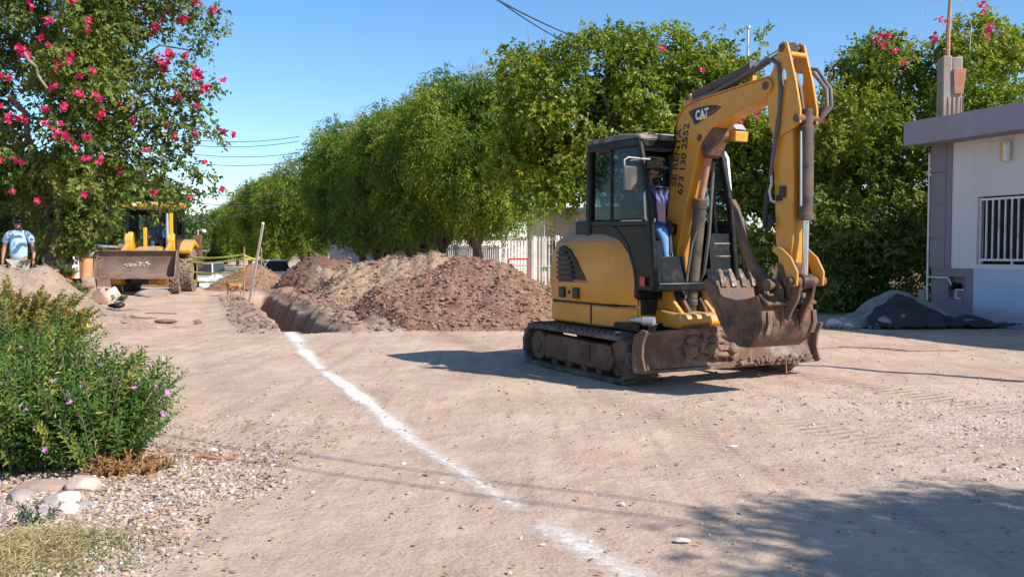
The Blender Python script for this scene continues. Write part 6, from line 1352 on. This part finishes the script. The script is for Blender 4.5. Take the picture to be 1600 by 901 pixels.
# --- shrubby masses of bougainvillea and hedge trees built from clumps placed by hand
def bush_tree(nm, label, cat, clumps, mat, twigs, per, tl, leaf, lw, seed, droop=.3, flowers=None, fsize=.06, stems=(), group=None, up=.5, shell=.5, whips=()):
    r_ = np.random.RandomState(seed)
    base = stems[0][0] if stems else (clumps[0][0], clumps[0][1], 0); T = thing(nm, label, cat, tuple(base), 0, group); B_ = Vector(base)
    cl = [(c[0]-B_.x, c[1]-B_.y, c[2]-B_.z, *c[3:]) for c in clumps]
    P_, D__, U_, L__, W__, T_ = clump_leaves(cl, twigs, per, tl, leaf, lw, droop, r_, shell, up)
    leaf_obj('crown', P_, D__, U_, L__, W__, mat, T, T_)
    for i, (a, b, r0, r1) in enumerate(stems):
        a = Vector(a)-B_; b = Vector(b)-B_; n = 5; MB().tube(bent(a, b, r_, n, .14), [r0+(r1-r0)*k/n for k in range(n+1)], 7).build('trunk' if i == 0 else 'limb', m_bark if i == 0 else m_twig, T)
    if whips:
        mb = MB()
        for w_ in whips:
            pts = [Vector(q)-B_ for q in w_]; mb.tube(pts, .012, 5, r2=.004)
        mb.build('bare_twigs', m_twig, T, kind='stuff')
    if flowers is not None and len(flowers):
        FC = np.array([(c[0]-B_.x, c[1]-B_.y, c[2]-B_.z) for c in flowers]); FF = []
        for c, f_ in zip(FC, flowers):
            n = int(f_[3]*1.6); FF.append(c+r_.randn(n, 3)*f_[4])
        FF = np.concatenate(FF); Pf, Df, Uf, Lf, Wf = flower_arrays(FF, fsize, r_, 4)
        o = leaf_obj('flower_clusters', Pf, Df, Uf, Lf, Wf, lm_red, T, fold=.1); o['kind'] = 'stuff'
    return T
# left bougainvillea: (pixel u, v, radius px, depth offset)
Yb = 18.7
def pc(lst, Y0):
    out = []
    for c in lst:
        u, v, r = c[:3]; Y = Y0+(c[3] if len(c) > 3 else 0); p = at(u, v, Y); rr_ = r*Y/FOC; out.append((p.x, p.y, p.z, rr_, rr_*(c[4] if len(c) > 4 else .85)))
    return out
rb = np.random.RandomState(77)
L1 = []
for i in range(95):               # the dense body
    u = rb.uniform(-190, 175); v = rb.uniform(-190, 300); 
    if v > 190 and u > 140: continue
    L1.append((u, v, rb.uniform(26, 52), rb.uniform(-1.6, 1.8)))
for i in range(30): L1.append((rb.uniform(-180, 120), rb.uniform(262, 292), rb.uniform(22, 32), rb.uniform(-.4, 1.6)))
for i in range(22): L1.append((rb.uniform(-120, 90), rb.uniform(320, 390), rb.uniform(18, 30), rb.uniform(2.2, 3.6)))
for i in range(18): L1.append((rb.uniform(68, 150), rb.uniform(325, 385), rb.uniform(12, 20), rb.uniform(0, 1.2)))
for i in range(30): L1.append((rb.uniform(-250, 300), rb.uniform(-250, -60), rb.uniform(40, 60), rb.uniform(-1.6, 1.8)))
# open sprays at the right side, leaving sky between them
L1 += [(215, 10, 38), (255, 0, 34), (290, 12, 30), (318, 28, 22), (338, 45, 14), (352, 55, 8), (200, 60, 30), (170, 85, 34), (310, 62, 16), (325, 72, 12), (190, 20, 34), (270, 30, 20), (232, 45, 20),
       (195, 120, 26), (222, 120, 22), (250, 132, 20), (275, 128, 18), (300, 138, 18), (322, 142, 15), (340, 135, 12), (205, 150, 22), (240, 100, 13), (262, 100, 16), (300, 110, 14),
       (215, 175, 26), (245, 172, 24), (272, 165, 20), (300, 172, 18), (322, 182, 14), (230, 205, 24), (262, 200, 22), (290, 200, 20), (312, 205, 15), (335, 208, 12), (352, 212, 9), (200, 215, 22),
       (200, 250, 22), (225, 245, 20), (255, 235, 18), (280, 232, 16), (240, 270, 18), (262, 265, 16), (290, 250, 13), (310, 262, 14), (320, 285, 12), (336, 275, 10), (345, 298, 8), (210, 285, 20), (190, 300, 16), (255, 300, 16), (280, 298, 14), (300, 290, 12), (232, 310, 16), (260, 322, 12), (290, 312, 12), (175, 330, 18), (155, 350, 16), (350, 15, 8), (250, 55, 12), (180, 180, 24), (170, 240, 28), (165, 280, 22), (306, 318, 8), (245, 325, 9)]
fl = []
for (u, v, n, s_) in [(262, 100, 26, .09), (268, 85, 14, .06), (312, 118, 24, .08), (325, 140, 10, .05), (353, 128, 6, .03), (294, 92, 6, .04), (338, 20, 8, .04), (293, 33, 8, .05), (250, 45, 12, .05), (245, 55, 8, .05), (260, 38, 6, .04), (280, 152, 9, .05), (312, 166, 4, .03), (264, 198, 8, .05), (276, 212, 6, .05), (308, 212, 4, .03), (350, 205, 5, .04), (368, 212, 3, .02), (232, 236, 4, .04), (243, 300, 7, .04), (298, 308, 5, .03), (322, 255, 4, .03), (348, 296, 4, .03), (188, 266, 6, .04), (160, 250, 6, .05), (140, 248, 6, .05), (117, 232, 5, .04), (175, 288, 5, .04), (135, 303, 6, .04), (20, 300, 5, .04), (93, 208, 8, .05), (108, 214, 7, .05), (35, 180, 8, .05), (20, 188, 7, .05), (42, 190, 5, .04), (78, 172, 6, .05), (105, 168, 8, .06), (75, 194, 5, .04), (140, 215, 6, .04), (162, 180, 8, .05), (180, 164, 7, .05), (90, 138, 5, .04), (130, 148, 7, .05), (155, 155, 7, .05), (100, 105, 12, .07), (48, 90, 10, .07), (38, 80, 10, .05), (55, 12, 6, .04), (84, 74, 6, .03), (82, 34, 7, .05), (120, 6, 6, .04), (145, 38, 6, .04), (200, 4, 8, .05), (70, 60, 4, .03), (145, 50, 4, .03), (10, 122, 5, .04), (22, 124, 4, .04), (6, 166, 4, .03), (128, 122, 5, .03), (150, 112, 5, .04), (310, 10, 5, .05), (25, 247, 3, .03), (2, 252, 4, .03), (100, 192, 4, .03), (60, 312, 3, .03), (38, 255, 3, .02), (213, 190, 4, .03), (186, 160, 5, .04), (270, 20, 5, .05), (230, 20, 4, .05), (115, 100, 9, .06), (120, 90, 6, .05)]:
    Y = Yb-(1.9 if u < 175 else .2); p = at(u, v, Y); fl.append((p.x, p.y, p.z, max(3, int(n*.8)), s_*.8))
L1 = [(c[0], c[1], c[2]*(.86 if c[0] > 205 else 1), *c[3:]) for c in L1]
tb = at(76, 425, 17.2)
stems = [((at(80, 425, 19.0).x, 19.0, .3), at(84, 300, 18.9), .12, .09), (at(84, 300, 18.9), at(20, 150, 18.6), .09, .05), (at(84, 320, 18.9), at(240, 180, Yb), .06, .02), (at(84, 300, 18.9), at(150, 60, 18.5), .07, .03), (at(170, 130, Yb), at(330, 45, Yb), .035, .01), (at(200, 190, Yb), at(350, 210, Yb), .03, .008), (at(210, 215, Yb), at(345, 298, Yb), .03, .008), (at(180, 240, Yb), at(300, 318, Yb), .025, .007), (at(150, 20, Yb), at(310, 8, Yb), .03, .01), (at(170, 180, Yb), at(325, 140, Yb), .03, .008), (at(45, 85, 16.4), at(80, 140, 16.5), .03, .02)]
wh = [[at(u0, v0, Yb-.3), at((u0+u1)/2+d, (v0+v1)/2, Yb-.2), at(u1, v1, Yb)] for (u0, v0, u1, v1, d) in [(140, 0, 130, 70, 14), (200, 0, 215, 50, 10), (100, 30, 135, 90, 8), (185, 90, 190, 140, 4), (167, 90, 165, 140, -4), (260, 10, 300, 85, 8), (175, 100, 270, 90, 0), (160, 115, 290, 112, 6), (230, 30, 160, 40, 3), (215, 0, 225, 55, 0), (340, 60, 372, 62, 0), (275, 40, 290, 80, 5), (240, 190, 300, 160, 4)]]
bush_tree('bougainvillea', 'huge magenta flowering bougainvillea overhanging the street at upper left', 'bougainvillea', pc(L1, Yb), lm_boug, 400, 8, .27, .105, .07, 5, .3, fl, .062, stems, whips=wh)
# hedge trees behind the excavator
def blob(u0, u1, vt, vb, Y, n, rs_, rmin=28, rmax=60, dY=1.2, top=None):
    out = []
    for i in range(n):
        u = rs_.uniform(u0, u1); t_ = (u-u0)/(u1-u0); vtop = top(u) if top else vt+(1-math.sin(math.pi*t_))*30
        r = rs_.uniform(rmin, rmax); v = rs_.uniform(vtop+r*.8, vb); out.append((u, v, r, rs_.uniform(-dY, dY)))
    for i in range(int((u1-u0)/16)):
        u = u0+(i+.5)*16; r = rs_.uniform(14, 26); vtop = top(u) if top else vt+(1-math.sin(math.pi*(u-u0)/(u1-u0)))*30; out.append((u, vtop+r*rs_.uniform(.4, 1.3), r, rs_.uniform(-.5, .5)))
    return out
def interp(pts): 
    xs = [p[0] for p in pts]; ys = [p[1] for p in pts]; return lambda u: float(np.interp(u, xs, ys))
r5 = np.random.RandomState(505)
t1 = interp([(740, 125), (765, 95), (800, 84), (860, 76), (900, 58), (960, 45), (1020, 52), (1060, 52), (1100, 68), (1140, 92), (1200, 120), (1240, 200)])
c1 = blob(775, 1160, 60, 300, 25, 78, r5, 24, 46, 1.2, t1)+[(1135, 60, 9, 0, 2), (1134, 80, 12, 0), (1188, 90, 12, 0, 2), (1190, 55, 5, 0, 2.5), (1186, 75, 8, 0, 2), (1050, 300, 40), (830, 300, 26), (1140, 330, 30), (880, 310, 28)]
fl = [(*at(u, v, 21.8), 4, .04) for u, v in [(1034, 80), (1096, 110)]]
p = at(985, 480, 23.2); bush_tree('hedge_tree', 'broad leafy green tree with a twiggy top directly behind the excavator cab', 'tree', pc(c1, 23.2), lm_hedge, 230, 8, .32, .135, .085, 61, .25, fl, .06, whips=[[at(u_, v_, 23), at(u_+d_, v_-22, 23), at(u_+d_*1.6, v_-44, 23)] for u_, v_, d_ in [(830, 90, -4), (845, 88, 6), (1100, 80, 4), (1150, 95, -3), (1160, 100, 6), (900, 66, 5)]], stems=[((p.x, 23.2, 0), at(980, 200, 23.2), .2, .08), (at(985, 300, 23.2), at(930, 130, 23.2), .1, .03), (at(985, 330, 23.2), at(1100, 140, 23.2), .1, .03)])
t2 = interp([(1130, 150), (1200, 190), (1250, 200), (1290, 155), (1330, 180)])
c2 = blob(1120, 1320, 170, 420, 22, 46, r5, 22, 42, 1.0, t2)+[(1150, 400, 25), (1130, 340, 28), (1300, 300, 30), (1280, 380, 26), (1145, 430, 16)]
fl = [(*at(u, v, 20.8), 4, .04) for u, v in [(1292, 160), (1120, 230), (1155, 190), (1282, 175), (1270, 184), (1180, 180)]]
p = at(1230, 490, 22); bush_tree('hedge_tree', 'yellowish green leafy shrub seen between the excavator boom and bucket arm', 'tree', pc(c2, 22), lm_hedge, 300, 8, .28, .115, .078, 62, .25, fl, .055, [((p.x, 22, 0), at(1230, 250, 22), .14, .05), (at(1230, 350, 22), at(1160, 260, 22), .06, .02)])
t3 = interp([(1280, 165), (1310, 110), (1350, 62), (1390, 58), (1430, 95), (1450, 60), (1480, 60), (1510, 30), (1530, 18), (1550, 45), (1600, 60), (1700, 60)])
c3 = blob(1290, 1640, 40, 330, 20.5, 80, r5, 22, 46, 1.2, t3)+[(1522, 22, 10, 0, 1.6), (1375, 70, 16, 0), (1395, 66, 12), (1345, 100, 14)]
fl = [(*at(u, v, 19.6), 5, .05) for u, v in [(1366, 62), (1382, 60), (1524, 17), (1536, 52), (1532, 64), (1454, 65), (1405, 102), (1391, 82), (1372, 74), (1280, 190), (1462, 38)]]
wh = [[at(1288, 150, 20), at(1292, 110, 20), at(1300, 78, 20)], [at(1300, 85, 20), at(1325, 80, 20), at(1340, 82, 20)], [at(1292, 110, 20), at(1310, 90, 20), at(1330, 84, 20)]]
p = at(1400, 480, 20.5); bush_tree('bougainvillea', 'tall green bougainvillea with few red flowers behind the white house', 'bougainvillea', pc(c3, 20.5), lm_hedge, 330, 8, .26, .105, .072, 63, .25, fl, .06, [((p.x, 20.5, 0), at(1400, 250, 20.5), .16, .06), (at(1400, 330, 20.5), at(1340, 150, 20.5), .07, .02), (at(1400, 330, 20.5), at(1500, 120, 20.5), .07, .02), (at(1345, 370, 19.6), at(1400, 390, 19.6), .04, .03), (at(1365, 360, 19.6), at(1385, 375, 19.6), .03, .02)], whips=wh)
c4 = blob(1275, 1470, 300, 485, 20.0, 46, r5, 22, 40, .8, interp([(1275, 300), (1470, 300)]))+[(u, 478, 22, -.3) for u in range(1280, 1460, 26)]
p = at(1350, 495, 20); bush_tree('shaded_shrub', 'dark shaded shrub filling the gap left of the mauve house corner', 'shrub', pc(c4, 20.0), lm_boug, 260, 7, .26, .11, .07, 64, .3, None, .05, [((p.x, 20, 0), at(1350, 400, 20), .08, .03)])
c5 = [(u, v, 34, d) for u, v, d in [(1040, 380, 2), (1000, 400, 2), (960, 380, 2), (1100, 420, 1), (1150, 450, 0), (1180, 470, 0), (1240, 470, .3), (1270, 450, .3), (1120, 470, .5), (1160, 400, 1)]]
p = at(1150, 495, 23); bush_tree('shaded_shrub', 'low dark shrubs along the ground behind the excavator bucket', 'shrub', pc(c5, 23), lm_boug, 220, 7, .26, .12, .075, 65, .3, None, .05, [((p.x, 23, 0), at(1150, 440, 23), .06, .03)])
# back wall in the gap behind the shrubs
a_ = at(1000, 400, 27); b_ = at(1480, 400, 24); T = thing('garden_wall', 'grey block wall almost hidden behind the shrubs at right', 'wall', (a_.x, a_.y, 0), math.atan2(b_.y-a_.y, b_.x-a_.x)); L_ = (Vector((b_.x-a_.x, b_.y-a_.y))).length
MB().box((L_/2, 0, .9), (L_, .15, 2.0)).build('wall', m_concrete, T)
# climbing shrub at the right end of the picket fence
c6 = [(868, 420, 14, 0), (875, 395, 12), (862, 445, 16), (880, 440, 20), (850, 455, 12), (868, 372, 10)]
p = at(868, 470, 30); bush_tree('fence_creeper', 'dark leafy creeper on the picket fence just left of the excavator counterweight', 'creeper', pc(c6, 30), lm_tree, 90, 7, .2, .11, .07, 66, .3, None, .05, [((p.x, 30, -.1), at(868, 400, 30), .04, .02)])
# --- near flowering bush: upright leafy stems with opposite narrow leaves
def stem_bush(nm, label, cat, cx_, cy_, rx, ry, h, nst, mat, leaf, lw, seed, lean=.35, zb=0, flowers=0, pet=None, gap=.022, hf=None, group=None, mats=None):
    r_ = np.random.RandomState(seed); T = thing(nm, label, cat, (cx_, cy_, zb), 0, group); Ps = []; Ds = []; Us = []; Ls = []; Ts = []; sb = MB(); tips = []
    for i in range(nst):
        a = r_.rand()*6.28; q = r_.rand()**.5; x0, y0 = math.cos(a)*q*rx*.78, math.sin(a)*q*ry*.78
        out = np.array([math.cos(a)*q, math.sin(a)*q, 0]); hh = h*r_.uniform(.55, 1.0)*(1-.30*q**2)
        if hf: hh *= hf(x0, y0)
        d0 = unit(np.array([0, 0, 1.])+out*lean*1.6+r_.randn(3)*.13); bendv = out*.25+r_.randn(3)*.12
        n = max(4, int(hh/gap)); s = np.linspace(0, 1, n+1)
        C_ = np.array([x0, y0, 0])+d0*hh*s[:, None]+bendv*hh*(s[:, None]**2)*.6+np.array([0, 0, -1])*hh*.10*(s[:, None]**3)
        tg = unit(np.gradient(C_, axis=0)); e1_ = unit(np.cross(tg, r_.randn(3))); e2_ = np.cross(tg, e1_)
        tt = np.clip(r_.normal(.45, .12), 0, 1)
        for k in range(1, n+1):
            if s[k] < .18 and r_.rand() < .7: continue
            e = e1_[k] if k % 2 else e2_[k]
            for sg in (-1, 1):
                up_ = .5+.5*s[k]; Ps.append(C_[k]); Ds.append(e*sg*.9+tg[k]*up_+r_.randn(3)*.18+np.array([0, 0, -.1])); Us.append(tg[k]+r_.randn(3)*.2); Ls.append(leaf*(1-.45*s[k]**3)*r_.uniform(.7, 1.2)); Ts.append(tt+.12*s[k]+r_.normal(0, .08)+(.45 if r_.rand() < .025 else 0)-(0 if s[k] > .3 else -.3*r_.rand()))
        tips.append((C_[-1], tg[-1], q))
        if i % 2 == 0: sb.tube([tuple(C_[j]) for j in range(0, n+1, max(1, n//4))], .004, 4)
    Ps = np.array(Ps); Ls = np.array(Ls)
    leaf_obj('leaves', Ps, np.array(Ds), np.array(Us), Ls, Ls*lw, mat, T, np.clip(Ts, 0, 1), fold=.25); sb.build('stems', m_twig, T, kind='stuff')
    if flowers:
        idx = r_.permutation(len(tips))[:flowers]; 
        for j, k in enumerate(idx):
            c = tips[k][0]-tips[k][1]*r_.uniform(0, .12)+r_.randn(3)*.02; ax = unit(tips[k][1]+np.array([.1, -.9, .1])); e1_ = unit(np.cross(ax, [0, 0, 1.])); e2_ = np.cross(ax, e1_); aa = np.arange(5)*1.2566+r_.rand()
            D5 = e1_*np.cos(aa)[:, None]+e2_*np.sin(aa)[:, None]+ax*.3; c = c+ax*.02
            leaf_obj('flower', np.tile(c, (5, 1)), D5, np.tile(ax, (5, 1)), .022, .022, pet or lm_pink, T, fold=.05)
    return T
pb = at(100, 735, 5.6)
NB = stem_bush('flowering_bush', 'green flowering bush with small pink flowers in the left foreground', 'bush', at(62, 735, 5.75).x, 5.75, .62, .58, .90, 740, lm_peri, .080, .32, 71, .30, float(surf(pb.x, 5.75)), 44, gap=.028)
# long wisps leaning right
stem_bush('flowering_bush', 'sprays of the pink flowering bush leaning right over the road edge', 'bush', at(150, 700, 5.5).x, 5.5, .22, .28, .80, 90, lm_peri, .052, .36, 72, .5, float(surf(-2.5, 5.5)), 7, group=None)
stem_bush('flowering_bush', 'tall pink flowering shrub at the left edge behind the foreground bush', 'bush', at(-10, 600, 7.6).x, 7.6, .55, .6, 1.0, 300, lm_peri, .07, .38, 73, .4, float(surf(-4.3, 7.6)), 8)
stem_bush('flowering_bush', 'dry brown leaved fringe under the right edge of the pink flowering bush', 'bush', at(185, 738, 5.35).x, 5.35, .30, .16, .15, 70, leafmat('dry_brown_leaf', [(.10, .12, .04), (.3, .16, .06), (.4, .22, .08)], .2), .06, .36, 79, .7, float(surf(-2.35, 5.35)), 0)
# yellow flower
yf = MB().sph((0, 0, 0), .012).build('yellow_flower_head', m_yprint) if False else None
yc = at(137, 508, 5.6); YF = thing('yellow_flower', 'single bright yellow flower rising above the pink flowering bush', 'flower', yc, 0)
aa = np.arange(6)*1.047; leaf_obj('petals', np.zeros((6, 3)), np.stack([np.cos(aa), np.full(6, -.35), np.sin(aa)], 1), np.tile([0, -1., .2], (6, 1)), .017, .016, lm_ylw, YF); MB().tube([(0, 0, 0), (0, .02, -.2)], .003, 4).build('stem', m_twig, YF)
# lantana-like orange tinged shrub and purple plant behind
p = at(55, 560, 11); stem_bush('orange_tinged_shrub', 'orange tinged leafy shrub in front of the man at the left edge', 'shrub', at(22, 500, 11.0).x, 11.0, .56, .5, 1.12, 380, lm_lant, .085, .6, 74, .45, float(surf(-5.9, 11)), 0)
stem_bush('purple_plant', 'small dark purple leaved plant between the orange tinged shrub and the road', 'plant', at(55, 545, 9.0).x, 9.0, .32, .3, .42, 60, leafmat('purple_leaf', [(.07, .04, .09), (.14, .08, .18), (.1, .12, .06)], .2), .06, .4, 75, .5, float(surf(-4.7, 9)), 0)
for (u, v, s_, n, lb) in [(50, 820, .12, 14, 'small green weed growing on the flat grey brown stone'), (178, 470, .3, 30, 'grey green weed beside the black plastic bag'), (183, 730, .1, 10, 'small weed sprout under the right side of the flowering bush')]:
    Y = FOC*CAMZ/(v-395); p = at(u, v, Y); stem_bush('weed', lb, 'weed', p.x, Y, s_*.7, s_*.7, s_, n, lm_dark if v > 700 else lm_far, s_*.33, .4, int(u), .8, float(surf(p.x, Y))+.02, 0)
r6 = np.random.RandomState(3)
# weeds under the rod and along the bank
for (u, v, Y, lb) in [(105, 455, 17.6, 'patch of low green weeds between the bank and the orange pipe'), (88, 425, 18.5, 'tuft of green weeds under the wooden planks')]:
    p = at(u, v, Y); stem_bush('weed', lb, 'weed', p.x, Y, .35, .3, .38, 50, lm_far, .08, .45, int(u)+5, .7, p.z-.1, 0)
# --- dry grass at the lower left corner and a little green in it
def grass(label, fn, n, mat, h, seed, nm='dry_grass'):
    r_ = np.random.RandomState(seed); x = r_.uniform(-3.0, -.9, n*4); y = r_.uniform(3.0, 4.6, n*4); k = r_.rand(n*4) < fn(x, y); x = x[k][:n]; y = y[k][:n]; n = len(x)
    z = surf(x, y)-.005; D = unit(np.stack([r_.randn(n)*.75, r_.randn(n)*.75, .35+r_.rand(n)], 1)); P_ = np.stack([x, y, z], 1); L_ = h*(.5+r_.rand(n))
    mid = P_+D*L_[:, None]*.5; D2 = unit(D+np.stack([r_.randn(n)*.5, r_.randn(n)*.5, -.55*np.ones(n)], 1))
    o = leaf_obj(nm, np.concatenate([P_, mid]), np.concatenate([D, D2]), np.concatenate([r_.randn(n, 3)]*2), np.concatenate([L_*.55, L_*.5]), .0042, mat, None, np.tile(r_.rand(n), 2), fold=.05); o['kind'] = 'stuff'; o['label'] = label
gd = lambda x, y: .75*(1-sstep(-2.35, -1.75, x-.25*(y-3.7)+.25*fbm(x*3, y*3, 81, 2)))*(1-sstep(3.75, 4.2, y-.1*x-.2+.3*fbm(x*2, y*2, 82, 2)))
grass('straw coloured dry grass at the lower left corner', gd, 15000, lm_dry, .085, 5)
grass('thin green grass blades among the dry grass', lambda x, y: gd(x-.3, y)*.8, 5500, lm_grn, .06, 6, 'green_grass')
print('objects', len(bpy.data.objects), 'tris', sum(sum(len(p.vertices)-2 for p in m.polygons) for m in bpy.data.meshes if len(m.polygons) < 3000000) if False else '')
